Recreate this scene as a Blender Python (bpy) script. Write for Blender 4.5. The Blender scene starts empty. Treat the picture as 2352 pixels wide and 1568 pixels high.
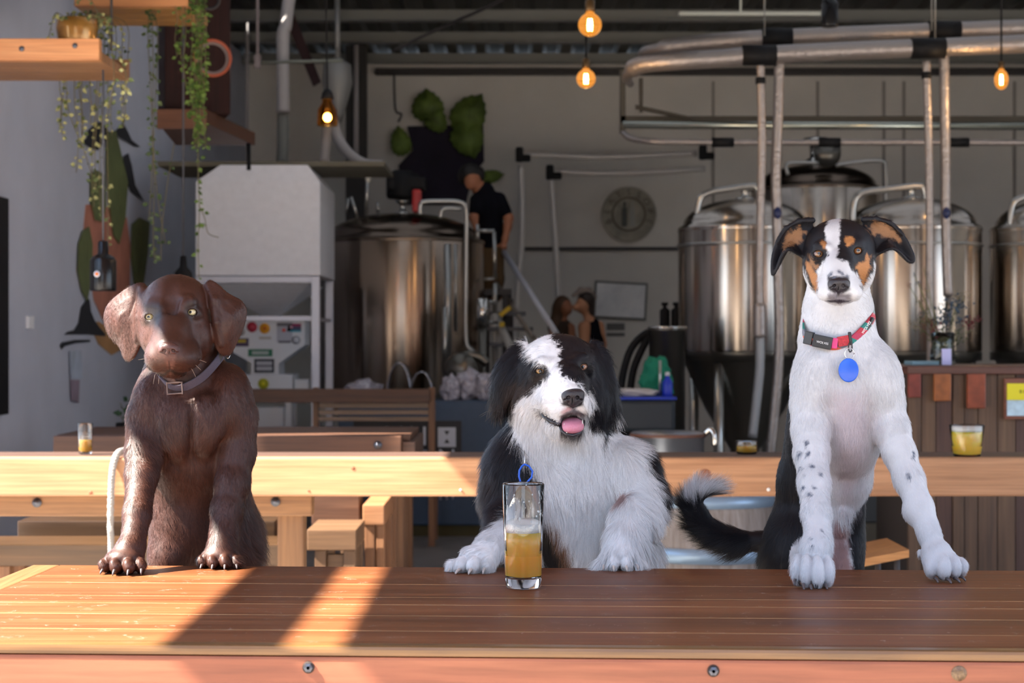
import bpy, bmesh, math, random
import numpy as np
from mathutils import Vector, Matrix, Euler
random.seed(7)
RNG = np.random.default_rng(7)
C = bpy.context.scene.collection
PI = math.pi
R = math.radians
# ---------------------------------------------------------------- camera
CAMZ = 1.122
FPX = 4051.0                       # focal length in pixels of the 2352 px wide frame
TABZ = 0.76
cam_data = bpy.data.cameras.new('camera')
cam = bpy.data.objects.new('camera', cam_data)
C.objects.link(cam)
cam.location = (0, 0, CAMZ)
cam.rotation_euler = (R(90), 0, 0)
cam_data.sensor_width = 36.0
cam_data.lens = FPX * 36.0 / 2352
cam_data.clip_start = 0.05
cam_data.clip_end = 200
cam_data.dof.use_dof = True
cam_data.dof.focus_distance = 2.80
cam_data.dof.aperture_fstop = 8.6
bpy.context.scene.camera = cam
# ---------------------------------------------------------------- view
sc = bpy.context.scene
sc.view_settings.view_transform = 'Standard'
sc.view_settings.look = 'None'
sc.view_settings.exposure = 0.6
sc.view_settings.gamma = 1.0
sc.view_settings.use_curve_mapping = False
sc.cycles.max_bounces = 7
sc.cycles.diffuse_bounces = 3
sc.cycles.glossy_bounces = 4
sc.cycles.transmission_bounces = 7
sc.cycles.transparent_max_bounces = 8
sc.cycles.use_denoising = True
sc.cycles.sample_clamp_indirect = 6
# ---------------------------------------------------------------- sky and sun
world = bpy.data.worlds.new('sky')
sc.world = world
world.use_nodes = True
wn = world.node_tree.nodes; wl = world.node_tree.links
wn.clear()
wo = wn.new('ShaderNodeOutputWorld'); wb = wn.new('ShaderNodeBackground')
wt = wn.new('ShaderNodeTexCoord'); ws = wn.new('ShaderNodeSeparateXYZ'); wr = wn.new('ShaderNodeValToRGB')
wl.new(wt.outputs['Generated'], ws.inputs[0]); wl.new(ws.outputs['Z'], wr.inputs[0])
wr.color_ramp.elements[0].position = 0.0; wr.color_ramp.elements[0].color = (0.72, 0.85, 1.0, 1)
wr.color_ramp.elements[1].position = 0.7; wr.color_ramp.elements[1].color = (0.42, 0.62, 1.0, 1)
wl.new(wr.outputs[0], wb.inputs[0]); wb.inputs[1].default_value = 2.4
wl.new(wb.outputs[0], wo.inputs[0])
SUN_SLOPE = 0.95                   # metres sideways per metre down
SUN_DIR = Vector((-SUN_SLOPE, -0.22, 1.0)).normalized()
sl = bpy.data.lights.new('sun', 'SUN'); sl.energy = 28.0; sl.angle = R(0.53); sl.color = (1.0, 0.93, 0.82)
so = bpy.data.objects.new('sun', sl); C.objects.link(so)
so.rotation_euler = SUN_DIR.to_track_quat('Z', 'Y').to_euler()
so.location = (-6, -2, 6)
# ---------------------------------------------------------------- helpers
def P(u, v, d):
    """photo pixel at distance d -> point"""
    return Vector(((u - 1176) / FPX * d, d, CAMZ - (v - 784) / FPX * d))
def px(n, d): return n * d / FPX
def tag(o, label=None, cat=None, group=None, kind=None):
    if label: o['label'] = label
    if cat: o['category'] = cat
    if group: o['group'] = group
    if kind: o['kind'] = kind
    return o
def thing(name, label, cat, loc=(0, 0, 0), rz=0, group=None):
    o = bpy.data.objects.new(name, None); C.objects.link(o)
    o.empty_display_size = 0.05
    o.location = loc; o.rotation_euler = (0, 0, rz)
    bpy.context.view_layer.update()
    return tag(o, label, cat, group)
def link(name, me, mat=None, parent=None, label=None, smooth=False):
    o = bpy.data.objects.new(name, me); C.objects.link(o)
    if mat is not None and len(me.materials) == 0: me.materials.append(mat)
    if parent is not None:
        o.parent = parent
        M = Matrix.Identity(4); p = parent
        while p is not None:
            M = (Matrix.Translation(p.location) @ p.rotation_euler.to_matrix().to_4x4()) @ M
            p = p.parent
        o.matrix_basis = M.inverted()        # builders work in world coordinates
    if label: o['label'] = label
    if smooth:
        for p in me.polygons: p.use_smooth = True
    return o
class MB:
    """collects shapes, links them as ONE mesh"""
    def __init__(s): s.v = []; s.f = []; s.sm = []
    def add(s, vs, fs, smooth=False):
        b = len(s.v); s.v += [tuple(x) for x in vs]
        s.f += [tuple(b + i for i in f) for f in fs]; s.sm += [smooth] * len(fs); return s
    def box(s, c, size, rot=None, bev=0.0):
        bm = bmesh.new(); bmesh.ops.create_cube(bm, size=1)
        bmesh.ops.scale(bm, vec=size, verts=bm.verts)
        if bev > 0: bmesh.ops.bevel(bm, geom=bm.edges[:], offset=bev, segments=2, affect='EDGES', profile=0.6)
        M = Matrix.Translation(c) @ (Euler(rot).to_matrix().to_4x4() if rot is not None else Matrix.Identity(4))
        bm.verts.index_update()
        s.add([M @ v.co for v in bm.verts], [[v.index for v in f.verts] for f in bm.faces]); bm.free(); return s
    def box2(s, a, b, bev=0.0):
        a = Vector(a); b = Vector(b); d = b - a
        return s.box((a + b) / 2, (abs(d.x), abs(d.y), abs(d.z)), None, bev)
    def tube(s, pts, r, n=10, caps=True):
        pts = [Vector(p) for p in pts]
        rs = r if isinstance(r, (list, tuple)) else [r] * len(pts)
        vs = []; fs = []; ref = None
        for i, p in enumerate(pts):
            t = (pts[min(i + 1, len(pts) - 1)] - pts[max(i - 1, 0)]).normalized()
            if ref is None: ref = Vector((0, 0, 1)) if abs(t.z) < .9 else Vector((1, 0, 0))
            x = (ref - t * ref.dot(t))
            if x.length < 1e-5: x = t.orthogonal()
            x.normalize(); y = t.cross(x); ref = x
            for k in range(n):
                a = 2 * PI * k / n; vs.append(p + (x * math.cos(a) + y * math.sin(a)) * rs[i])
        for i in range(len(pts) - 1):
            for k in range(n):
                k2 = (k + 1) % n; fs.append((i * n + k, i * n + k2, (i + 1) * n + k2, (i + 1) * n + k))
        s.add(vs, fs, True)
        if caps: s.add(vs[:n], [tuple(range(n))[::-1]]); s.add(vs[-n:], [tuple(range(n))])
        return s
    def lathe(s, c, prof, n=32, axis='z', smooth=True):
        vs = []; fs = []; c = Vector(c)
        for (r, h) in prof:
            for k in range(n):
                a = 2 * PI * k / n
                q = Vector((r * math.cos(a), r * math.sin(a), h))
                if axis == 'y': q = Vector((q.x, q.z, q.y))
                if axis == 'x': q = Vector((q.z, q.x, q.y))
                vs.append(c + q)
        m = len(prof)
        for i in range(m - 1):
            for k in range(n):
                k2 = (k + 1) % n; fs.append((i * n + k, i * n + k2, (i + 1) * n + k2, (i + 1) * n + k))
        return s.add(vs, fs, smooth)
    def disc(s, c, r, n=32, axis='z'):
        c = Vector(c); vs = []
        for k in range(n):
            a = 2 * PI * k / n; q = Vector((r * math.cos(a), r * math.sin(a), 0))
            if axis == 'y': q = Vector((q.x, 0, q.y))
            if axis == 'x': q = Vector((0, q.x, q.y))
            vs.append(c + q)
        return s.add(vs, [tuple(range(n))])
    def prism(s, poly, a, b):
        """poly: list of 3D points, extruded by vector b-a"""
        n = len(poly); d = Vector(b) - Vector(a)
        v0 = [Vector(p) for p in poly]; v1 = [p + d for p in v0]
        return s.add(v0 + v1, [tuple(range(n))[::-1], tuple(range(n, 2 * n))] + [(i, (i + 1) % n, n + (i + 1) % n, n + i) for i in range(n)])
    def ball(s, c, r, sc=(1, 1, 1), n=16, m=10):
        vs = []; fs = []; c = Vector(c)
        for i in range(m + 1):
            th = PI * i / m
            for k in range(n):
                a = 2 * PI * k / n
                vs.append(c + Vector((r * sc[0] * math.sin(th) * math.cos(a), r * sc[1] * math.sin(th) * math.sin(a), r * sc[2] * math.cos(th))))
        for i in range(m):
            for k in range(n):
                k2 = (k + 1) % n; fs.append((i * n + k, (i + 1) * n + k, (i + 1) * n + k2, i * n + k2))
        return s.add(vs, fs, True)
    def mesh(s, name):
        me = bpy.data.meshes.new(name); me.from_pydata(s.v, [], s.f)
        bm = bmesh.new(); bm.from_mesh(me)
        bmesh.ops.remove_doubles(bm, verts=bm.verts, dist=1e-6)
        bmesh.ops.recalc_face_normals(bm, faces=bm.faces)
        bm.to_mesh(me); bm.free()
        if len(me.polygons) == len(s.sm):
            me.polygons.foreach_set('use_smooth', s.sm)
        else:
            me.polygons.foreach_set('use_smooth', [any(s.sm)] * len(me.polygons))
            try: me.set_sharp_from_angle(angle=R(40))
            except Exception: pass
        return me
    def build(s, name, mat, parent=None, label=None):
        me = s.mesh(name); me.materials.append(mat)
        return link(name, me, None, parent, label)
# ---------------------------------------------------------------- materials
MATS = {}
def nt(name):
    m = bpy.data.materials.new(name); m.use_nodes = True
    n = m.node_tree.nodes; l = m.node_tree.links
    return m, n, l, n['Principled BSDF']
def pm(name, col, rough=.5, metal=0, spec=.5, noise=0, nscale=20, bump=0, bscale=80, stretch=(1, 1, 1), emit=None, estr=0, trans=0, ior=1.45, alpha=1, coat=0):
    if name in MATS: return MATS[name]
    m, n, l, b = nt(name); MATS[name] = m
    b.inputs['Base Color'].default_value = (*col, 1); b.inputs['Roughness'].default_value = rough
    b.inputs['Metallic'].default_value = metal; b.inputs['Specular IOR Level'].default_value = spec
    b.inputs['IOR'].default_value = ior; b.inputs['Transmission Weight'].default_value = trans
    b.inputs['Coat Weight'].default_value = coat; b.inputs['Coat Roughness'].default_value = .15
    if emit: b.inputs['Emission Color'].default_value = (*emit, 1); b.inputs['Emission Strength'].default_value = estr
    if noise or bump:
        tc = n.new('ShaderNodeTexCoord'); mp = n.new('ShaderNodeMapping'); mp.inputs['Scale'].default_value = stretch
        l.new(tc.outputs['Object'], mp.inputs[0])
    if noise:
        nz = n.new('ShaderNodeTexNoise'); nz.inputs['Scale'].default_value = nscale; nz.inputs['Detail'].default_value = 5
        l.new(mp.outputs[0], nz.inputs['Vector'])
        rp = n.new('ShaderNodeValToRGB'); rp.color_ramp.elements[0].position = .3; rp.color_ramp.elements[1].position = .7
        rp.color_ramp.elements[0].color = (*[c * (1 - noise) for c in col], 1)
        rp.color_ramp.elements[1].color = (*[min(1, c * (1 + noise)) for c in col], 1)
        l.new(nz.outputs[0], rp.inputs[0]); l.new(rp.outputs[0], b.inputs['Base Color'])
    if bump:
        nb = n.new('ShaderNodeTexNoise'); nb.inputs['Scale'].default_value = bscale; nb.inputs['Detail'].default_value = 4
        l.new(mp.outputs[0], nb.inputs['Vector'])
        bp = n.new('ShaderNodeBump'); bp.inputs['Strength'].default_value = bump; bp.inputs['Distance'].default_value = .01
        l.new(nb.outputs[0], bp.inputs['Height']); l.new(bp.outputs[0], b.inputs['Normal'])
    return m
def wood(name, c0, c1, c2, axis=0, rough=.35, spec=.5, gs=1.0, bump=.15, coat=0, scratches=0, coatr=.12, boards=None):
    """grain runs along axis (0 x, 1 y, 2 z)"""
    if name in MATS: return MATS[name]
    m, n, l, b = nt(name); MATS[name] = m
    tc = n.new('ShaderNodeTexCoord'); mp = n.new('ShaderNodeMapping')
    s = [26 * gs] * 3; s[axis] = 1.6 * gs; mp.inputs['Scale'].default_value = s
    l.new(tc.outputs['Object'], mp.inputs[0])
    nz = n.new('ShaderNodeTexNoise'); nz.inputs['Scale'].default_value = 1.0; nz.inputs['Detail'].default_value = 7; nz.inputs['Roughness'].default_value = .6; nz.inputs['Distortion'].default_value = .6
    l.new(mp.outputs[0], nz.inputs['Vector'])
    rp = n.new('ShaderNodeValToRGB'); e = rp.color_ramp.elements
    e[0].position = .28; e[0].color = (*c0, 1); e[1].position = .72; e[1].color = (*c2, 1)
    k = e.new(.5); k.color = (*c1, 1)
    l.new(nz.outputs[0], rp.inputs[0])
    mp2 = n.new('ShaderNodeMapping'); s2 = [150 * gs] * 3; s2[axis] = 4 * gs; mp2.inputs['Scale'].default_value = s2
    l.new(tc.outputs['Object'], mp2.inputs[0])
    n2 = n.new('ShaderNodeTexNoise'); n2.inputs['Scale'].default_value = 1; n2.inputs['Detail'].default_value = 4
    l.new(mp2.outputs[0], n2.inputs['Vector'])
    mx = n.new('ShaderNodeMix'); mx.data_type = 'RGBA'; mx.blend_type = 'MULTIPLY'; mx.inputs['Factor'].default_value = .5
    r2 = n.new('ShaderNodeValToRGB'); r2.color_ramp.elements[0].position = .35; r2.color_ramp.elements[0].color = (.5, .45, .4, 1); r2.color_ramp.elements[1].position = .6
    l.new(n2.outputs[0], r2.inputs[0]); l.new(rp.outputs[0], mx.inputs['A']); l.new(r2.outputs[0], mx.inputs['B'])
    out = mx.outputs['Result']
    if boards:
        # slight colour difference from board to board across the grain
        ax, w, amt = boards
        sp = n.new('ShaderNodeSeparateXYZ'); l.new(tc.outputs['Object'], sp.inputs[0])
        dv = n.new('ShaderNodeMath'); dv.operation = 'DIVIDE'; dv.inputs[1].default_value = w; l.new(sp.outputs[ax], dv.inputs[0])
        fl = n.new('ShaderNodeMath'); fl.operation = 'FLOOR'; l.new(dv.outputs[0], fl.inputs[0])
        wh = n.new('ShaderNodeTexWhiteNoise'); wh.noise_dimensions = '1D'; l.new(fl.outputs[0], wh.inputs['W'])
        mr = n.new('ShaderNodeMapRange'); mr.inputs['To Min'].default_value = 1 - amt; mr.inputs['To Max'].default_value = 1 + amt
        l.new(wh.outputs['Value'], mr.inputs['Value'])
        m3 = n.new('ShaderNodeVectorMath'); m3.operation = 'SCALE'; l.new(out, m3.inputs[0]); l.new(mr.outputs[0], m3.inputs['Scale'])
        out = m3.outputs[0]
    if scratches:
        vr = n.new('ShaderNodeTexVoronoi'); vr.feature = 'DISTANCE_TO_EDGE'; vr.inputs['Scale'].default_value = 26
        mp4 = n.new('ShaderNodeMapping'); mp4.inputs['Scale'].default_value = (.6, 1.6, 1); mp4.inputs['Rotation'].default_value = (0, 0, .5)
        nd = n.new('ShaderNodeTexNoise'); nd.inputs['Scale'].default_value = 9
        l.new(tc.outputs['Object'], mp4.inputs[0]); l.new(mp4.outputs[0], nd.inputs['Vector'])
        va = n.new('ShaderNodeVectorMath'); va.operation = 'ADD'; l.new(mp4.outputs[0], va.inputs[0]); l.new(nd.outputs['Color'], va.inputs[1]); l.new(va.outputs[0], vr.inputs['Vector'])
        lt = n.new('ShaderNodeMath'); lt.operation = 'LESS_THAN'; lt.inputs[1].default_value = .012; l.new(vr.outputs['Distance'], lt.inputs[0])
        ng = n.new('ShaderNodeTexNoise'); ng.inputs['Scale'].default_value = 34; l.new(tc.outputs['Object'], ng.inputs['Vector'])
        gt = n.new('ShaderNodeMath'); gt.operation = 'GREATER_THAN'; gt.inputs[1].default_value = .635; l.new(ng.outputs[0], gt.inputs[0])
        ml = n.new('ShaderNodeMath'); ml.operation = 'MULTIPLY'; l.new(lt.outputs[0], ml.inputs[0]); l.new(gt.outputs[0], ml.inputs[1])
        ms = n.new('ShaderNodeMath'); ms.operation = 'MULTIPLY'; ms.inputs[1].default_value = scratches; l.new(ml.outputs[0], ms.inputs[0])
        m4 = n.new('ShaderNodeMix'); m4.data_type = 'RGBA'; l.new(ms.outputs[0], m4.inputs['Factor']); l.new(out, m4.inputs['A']); m4.inputs['B'].default_value = (.75, .6, .5, 1)
        out = m4.outputs['Result']
    l.new(out, b.inputs['Base Color'])
    rr = n.new('ShaderNodeMapRange'); rr.inputs['To Min'].default_value = rough * .8; rr.inputs['To Max'].default_value = min(1, rough * 1.3)
    l.new(nz.outputs[0], rr.inputs['Value']); l.new(rr.outputs[0], b.inputs['Roughness'])
    b.inputs['Specular IOR Level'].default_value = spec
    b.inputs['Coat Weight'].default_value = coat; b.inputs['Coat Roughness'].default_value = coatr
    bp = n.new('ShaderNodeBump'); bp.inputs['Strength'].default_value = bump; bp.inputs['Distance'].default_value = .002
    l.new(n2.outputs[0], bp.inputs['Height']); l.new(bp.outputs[0], b.inputs['Normal'])
    return m
def glassm(name, col=(1, 1, 1), rough=0.0, ior=1.45):
    if name in MATS: return MATS[name]
    m = pm(name, col, rough=rough, trans=1, ior=ior)
    return m
def text(body, size, loc, rot, mat, parent, name='lettering', ext=.0003, align='CENTER'):
    cu = bpy.data.curves.new(name, 'FONT'); cu.body = body; cu.size = size; cu.extrude = ext; cu.align_x = align; cu.align_y = 'CENTER'
    t = bpy.data.objects.new(name, cu); me_ = bpy.data.meshes.new_from_object(t); bpy.data.objects.remove(t)
    Mx = Matrix.Translation(loc) @ Euler(rot).to_matrix().to_4x4(); me_.transform(Mx); me_.materials.clear(); me_.materials.append(mat)
    return link(name, me_, None, parent)
# ---------------------------------------------------------------- the place: ground, hall, awning
LWX = -2.35; BWY = 15.6; CEZ = 3.62; FAY = 6.6
def struct(name, mb, mat, parent=None):
    o = mb.build(name, mat, parent)
    if parent is None: o['kind'] = 'structure'
    return o
wall_grey = pm('left_wall_paint', (.50, .515, .59), rough=.8, noise=.05, nscale=3, bump=.1, bscale=60)
wall_back_m = pm('back_wall_paint', (.74, .70, .64), rough=.85, noise=.06, nscale=2, bump=.1, bscale=40)
conc_in = pm('indoor_concrete', (.16, .15, .145), rough=.55, noise=.2, nscale=4)
conc_out = pm('outdoor_paving', (.42, .37, .32), rough=.85, noise=.15, nscale=5, bump=.3, bscale=60)
zinc = pm('ceiling_sheet', (.035, .036, .034), rough=.5, metal=.2)
darksteel = pm('dark_steel', (.05, .045, .045), rough=.6)
m = MB(); m.box2((-2.5, FAY, -.1), (7.2, BWY + .15, 0)); struct('floor', m, conc_in)
m = MB(); m.box2((-14, -14, -.1), (14, FAY, 0)); struct('ground', m, conc_out)
m = MB(); m.box2((LWX - .15, FAY, 0), (LWX, BWY + .15, CEZ)); struct('wall_left', m, wall_grey)
m = MB(); m.box2((LWX, BWY, 0), (7.2, BWY + .15, CEZ)); struct('wall_back', m, wall_back_m)
m = MB(); m.box2((7.05, FAY, 0), (7.2, BWY, CEZ)); struct('wall_right', m, wall_back_m)
m = MB(); m.box2((6.2, FAY, 0), (7.05, FAY + .15, CEZ)); m.box2((-2.5, FAY, 2.50), (6.2, FAY + .15, CEZ)); struct('wall_front', m, wall_back_m)
# roof sheet with ribs running away from the camera
m = MB(); vs = []; fs = []
nx = 240; xs = np.linspace(-2.5, 7.2, nx)
for i, x in enumerate(xs):
    z = CEZ + .035 * (1 if (i // 3) % 2 else 0)
    vs += [(x, FAY, z), (x, BWY + .15, z)]
added_panel_x = ((-1.9, .2), (1.0, 3.4), (4.2, 6.4)); cut = lambda i: any(a <= xs[i] and xs[i + 1] <= b for a, b in added_panel_x)
fs = [(2 * i, 2 * i + 2, 2 * i + 3, 2 * i + 1) for i in range(nx - 1) if not cut(i)]
m.add(vs, fs); v2 = [(x, 7.0 if y < 8 else y, z) for x, y, z in vs]
m.add([(x, (7.0 if y > 8 else y), z) for x, y, z in vs], [(2 * i, 2 * i + 2, 2 * i + 3, 2 * i + 1) for i in range(nx - 1) if cut(i)])
m.add([(x, (12.3 if y < 8 else y), z) for x, y, z in vs], [(2 * i, 2 * i + 2, 2 * i + 3, 2 * i + 1) for i in range(nx - 1) if cut(i)]); struct('ceiling', m, zinc)
# translucent polycarbonate roof panels, unseen and added to brighten the hall
mt, n_, l_, b_ = nt('polycarbonate'); n_.remove(b_)
tr = n_.new('ShaderNodeBsdfTranslucent'); tr.inputs[0].default_value = (.19, .195, .205, 1); l_.new(tr.outputs[0], [q for q in n_ if q.type == 'OUTPUT_MATERIAL'][0].inputs[0])
for i, (x0, x1) in enumerate(((-1.9, .2), (1.0, 3.4), (4.2, 6.4))):
    m = MB(); m.box2((x0, 7.0, CEZ + .0), (x1, 12.3, CEZ + .01)); tag(m.build('hall_panel_%d' % (i + 2), mt), kind='structure')
purl = pm('purlin_galvanised', (.22, .22, .205), rough=.45, metal=.3)
for i, y in enumerate((13.3, 14.25, 15.3)):
    m = MB(); m.box2((LWX + .02, y - .03, CEZ - .08), (7.0, y + .03, CEZ - .002)); m.box2((LWX + .02, y - .09, CEZ - .09), (7.0, y + .03, CEZ - .08))
    tag(m.build('purlin', purl), ['grey steel purlin under the roof nearest the open front', 'grey steel purlin crossing under the middle of the roof sheets', 'grey steel purlin under the roof closest to the back wall'][i], 'purlin', 'roof purlins')
m = MB(); m.box2((-1.2, BWY - .12, 3.47), (7.0, BWY - .002, 3.52)); tag(m.build('trim_1', darksteel), kind='structure')
m = MB(); m.box2((.1, BWY - .05, 1.925), (1.55, BWY - .002, 1.955)); tag(m.build('trim_2', darksteel), kind='structure')
# seams between the wall panels
m = MB()
for u in (1638, 1878, 2030, 2076, 2330): 
    x = (u - 1176) / FPX * BWY; m.box2((x - .012, BWY - .012, 2.3), (x + .012, BWY - .001, 3.42))
tag(m.build('trim_3', pm('seam_dark', (.34, .31, .28), rough=.8)), kind='structure')
# timber awning over the tables: the roof that throws the shade, one rafter beyond its left edge
AWZ = 2.58
off = SUN_SLOPE * (AWZ - TABZ)
offy = 0
timb = wood('awning_timber', (.10, .05, .03), (.16, .08, .045), (.22, .12, .06), 1, rough=.7)
m = MB(); m.box2((-.205 - off, .9, AWZ), (3.8, 6.598, AWZ + .05)); aw = m.build('awning', timb); tag(aw, kind='structure')
m = MB(); m.box2((-.402 - off, .9, AWZ - .02), (-.317 - off, 2.55, AWZ + .05)); m.build('rafter', timb, aw)
for x in (-.5 - off, 3.7):
    for y in (1.0, 6.45):
        m = MB(); m.box2((x - .05, y - .05, 0), (x + .05, y + .05, AWZ)); m.build('post', timb, aw)
m = MB(); m.box2((-.55 - off, .9, AWZ + .05), (3.8, 1.0, AWZ + .13)); m.box2((-.55 - off, 6.4, AWZ + .05), (3.8, 6.5, AWZ + .13)); m.build('beam', timb, aw)
# unseen backdrop walls added behind the camera to darken the tank reflections
backdrop_m = wood('backdrop_timber', (.07, .04, .025), (.13, .075, .045), (.2, .12, .07), 2, rough=.8)
def far_block(name, a, b, mat):
    m = MB(); m.box2(a, b); return tag(m.build(name, mat), kind='structure')
far_block('wall_backdrop_left', (-13, -9.2, 0), (-2.2, -9, 5.6), backdrop_m)
far_block('wall_backdrop_right', (1.9, -9.2, 0), (13, -9, 5.6), pm('backdrop_brown', (.20, .10, .07), rough=.9, noise=.3, nscale=30))
far_block('wall_backdrop_rear', (-2.6, -13.2, 0), (2.6, -13, 1.3), pm('backdrop_green', (.05, .08, .03), rough=.9))
# ---------------------------------------------------------------- front table, bench, pint
TYAW = R(-2.6)
deck = wood('table_top_wood', (.115, .037, .014), (.17, .058, .021), (.225, .084, .033), 0, rough=.42, spec=.18, gs=.8, bump=.05, coat=.0, scratches=.55, coatr=.16, boards=(1, .1233, .12))
apron_m = wood('table_apron_wood', (.19, .054, .026), (.26, .08, .037), (.32, .11, .052), 0, rough=.55, gs=.7, bump=.15, boards=None)
def TL(x, y, z=0): # table local: x along, y from far edge towards camera negative
    c = math.cos(TYAW); s_ = math.sin(TYAW)
    return Vector((x * c - y * s_, 2.826 + x * s_ + y * c, TABZ + z))
table = thing('wooden_table', 'long varnished brown plank table the three dogs lean on', 'table', (0, 2.826, 0), TYAW)
LX0 = -.778; LX1 = 1.75; DEP = .74
ys = [0, -.203, -.335, -.405, -.502, -.624, -.712]
def rotm(mb):
    for i, v in enumerate(mb.v):
        x, y, z = v; p = TL(x, y - 2.826, z - TABZ); mb.v[i] = tuple(p)
    return mb
m = MB()
for i in range(6):
    m.box2((LX0 + .045, 2.826 + ys[i + 1] + .0009, TABZ - .034), (LX1, 2.826 + ys[i] - .0009, TABZ), .0018)
rotm(m).build('tabletop', deck, table)
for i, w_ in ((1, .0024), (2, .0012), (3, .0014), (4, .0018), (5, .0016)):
    m = MB(); m.box2((LX0 + .046, 2.826 + ys[i] - w_ / 2, TABZ - .01), (LX1 - .001, 2.826 + ys[i] + w_ / 2, TABZ - .0001)); rotm(m).build('seam_strip', pm('seam_strip', (.50, .30, .14), rough=.5, noise=.5, nscale=9), table)  # thin cream strips added to draw the pale lines between boards
m = MB(); m.box2((LX0, 2.826 - .712, TABZ - .034), (LX0 + .0445, 2.826, TABZ), .003)
rotm(m).build('end_board', wood('end_board_wood', (.18, .07, .026), (.24, .10, .04), (.30, .13, .055), 1, rough=.42, spec=.2, coat=.05), table)
m = MB(); m.box2((LX0 - .002, 2.826 - DEP, TABZ - .012), (LX1, 2.826 - .7135, TABZ + .0005), .0045)
rotm(m).build('edge_strip', wood('edge_wood', (.12, .055, .016), (.17, .08, .025), (.21, .105, .035), 0, rough=.35, coat=.15), table)
m = MB(); m.box2((LX0, 2.826 - DEP + .003, TABZ - .17), (LX1, 2.826 - DEP + .045, TABZ - .0125), .004)
ap = rotm(m).build('apron', apron_m, table)
m = MB(); m.box2((LX0, 2.826 - .05, TABZ - .13), (LX1, 2.826 - .012, TABZ - .035), .004); rotm(m).build('apron', apron_m, table)
boltm = pm('bolt_steel', (.10, .105, .125), rough=.35, metal=.8); cup = pm('bolt_recess', (.035, .02, .015), rough=.8)
for (u, v) in ((763, 1532), (1711, 1540)):
    p = P(u, v, 2.05); yy = 2.826 - DEP; x = p.x
    q = TL(x, -DEP + .003, 0); zz = CAMZ - (v - 784) / FPX * q.y
    m = MB(); m.lathe((q.x, q.y - .0005, zz), [(0, -.001), (.0072, -.001), (.0072, .0)], 24, 'y'); b_ = m.build('bolt_recess', cup, table)
    m = MB(); m.lathe((q.x, q.y - .001, zz), [(0.0018, -.0015), (.0022, -.004), (.0055, -.003), (.006, 0)], 6, 'y', False); m.disc((q.x, q.y - .0015, zz), .0024, 12, 'y'); m.build('bolt', boltm, table)
q = TL(.555, -DEP + .003, 0); q = TL((2275 - 1176) / FPX * 2.055, -DEP + .003, 0)
m = MB(); zz = CAMZ - (1546 - 784) / FPX * q.y
m.lathe((q.x, q.y, zz), [(.0, -.0012), (.0085, -.0012), (.0095, .0005)], 24, 'y'); m.build('knot', wood('knot_wood', (.06, .03, .015), (.16, .09, .04), (.26, .16, .08), 1, gs=6), table)
for i, (x, y) in enumerate(((-.6, -.62), (-.6, -.12), (1.4, -.62), (1.4, -.12))):
    m = MB(); m.box2((x - .045, 2.826 + y - .045, 0), (x + .045, 2.826 + y + .045, TABZ - .036), .004); rotm(m).build('leg', apron_m, table)
# bench the dogs sit on
bench = thing('wooden_bench', 'long timber bench hidden behind the table that the three dogs sit on', 'bench', (0, 3.18, 0))
for i in range(3):
    m = MB(); m.box2((-1.2, 2.98 + i * .135, .405), (1.5, 3.11 + i * .135, .45), .003); m.build('seat_board', timb, bench)
for x in (-1.0, 0.1, 1.3):
    m = MB(); m.box2((x - .03, 3.0, 0), (x + .03, 3.36, .404), .003); m.build('leg', timb, bench)
# ---- pint
def glass_of_beer(loc, h, r0, r1, fill, foam, label, name='beer_glass', beercol=(1.0, .46, .07), base=.016, wall=.0024, cat='glass', group=None, smear=True):
    root = thing(name, label, cat, loc, group=group); x, y, z = loc; n = 64
    rr = lambda t: r0 + (r1 - r0) * t
    m = MB()
    prof = [(0, .0005), (r0 - .003, 0), (r0, .003), (rr(.12), h * .12), (rr(.5), h * .5), (r1, h - .001), (r1 - wall * .4, h + .0008), (r1 - wall * .9, h - .001)]
    prof += [(rr(.5) - wall, h * .5), (rr(base / h) - wall * 1.3, base + .004), (rr(base / h) - wall * 3, base + .0008), (0, base)]
    m.lathe(loc, prof, n); g = m.build('glass', glassm('clear_glass', (.97, .98, .98), 0.0, 1.48), root)
    b0 = base + .0011; b1 = h * fill; e = .0004
    ri = lambda hh: rr(hh / h) - wall - e
    m = MB(); m.lathe(loc, [(0, b0), (ri(base) - wall * 1.8, b0 + .0004), (ri(base + .004), base + .0052), (ri(h * .4), h * .4), (ri(b1), b1), (0, b1)], n)
    mb_ = MATS.get('beer%s' % (beercol,)) 
    if mb_ is None:
        mt, nn, ll, bs = nt('beer'); MATS['beer%s' % (beercol,)] = mb_ = mt
        bs.inputs['Base Color'].default_value = (*beercol, 1); bs.inputs['Roughness'].default_value = .12
        bs.inputs['Subsurface Weight'].default_value = 1.0; bs.inputs['Subsurface Radius'].default_value = (1, .55, .12); bs.inputs['Subsurface Scale'].default_value = .03
        bs.inputs['IOR'].default_value = 1.34
    m.build('beer', mb_, root)
    if foam:
        m = MB(); m.lathe(loc, [(0, b1 + .0002), (ri(b1 + .001), b1 + .0002), (ri(b1 + foam), b1 + foam), (ri(b1 + foam) * .6, b1 + foam * .93), (0, b1 + foam * .9)], n)
        m.build('foam', pm('beer_foam', (.86, .84, .80), rough=.7, bump=.4, bscale=600), root)
    return root
gl = glass_of_beer(tuple(P(1202, 1352, 2.592).xy) + (TABZ + .0006,), .1525, .0262, .0312, .535, .0125, 'tall straight glass half full of golden beer on the front table', smear=False, base=.0135)
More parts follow.
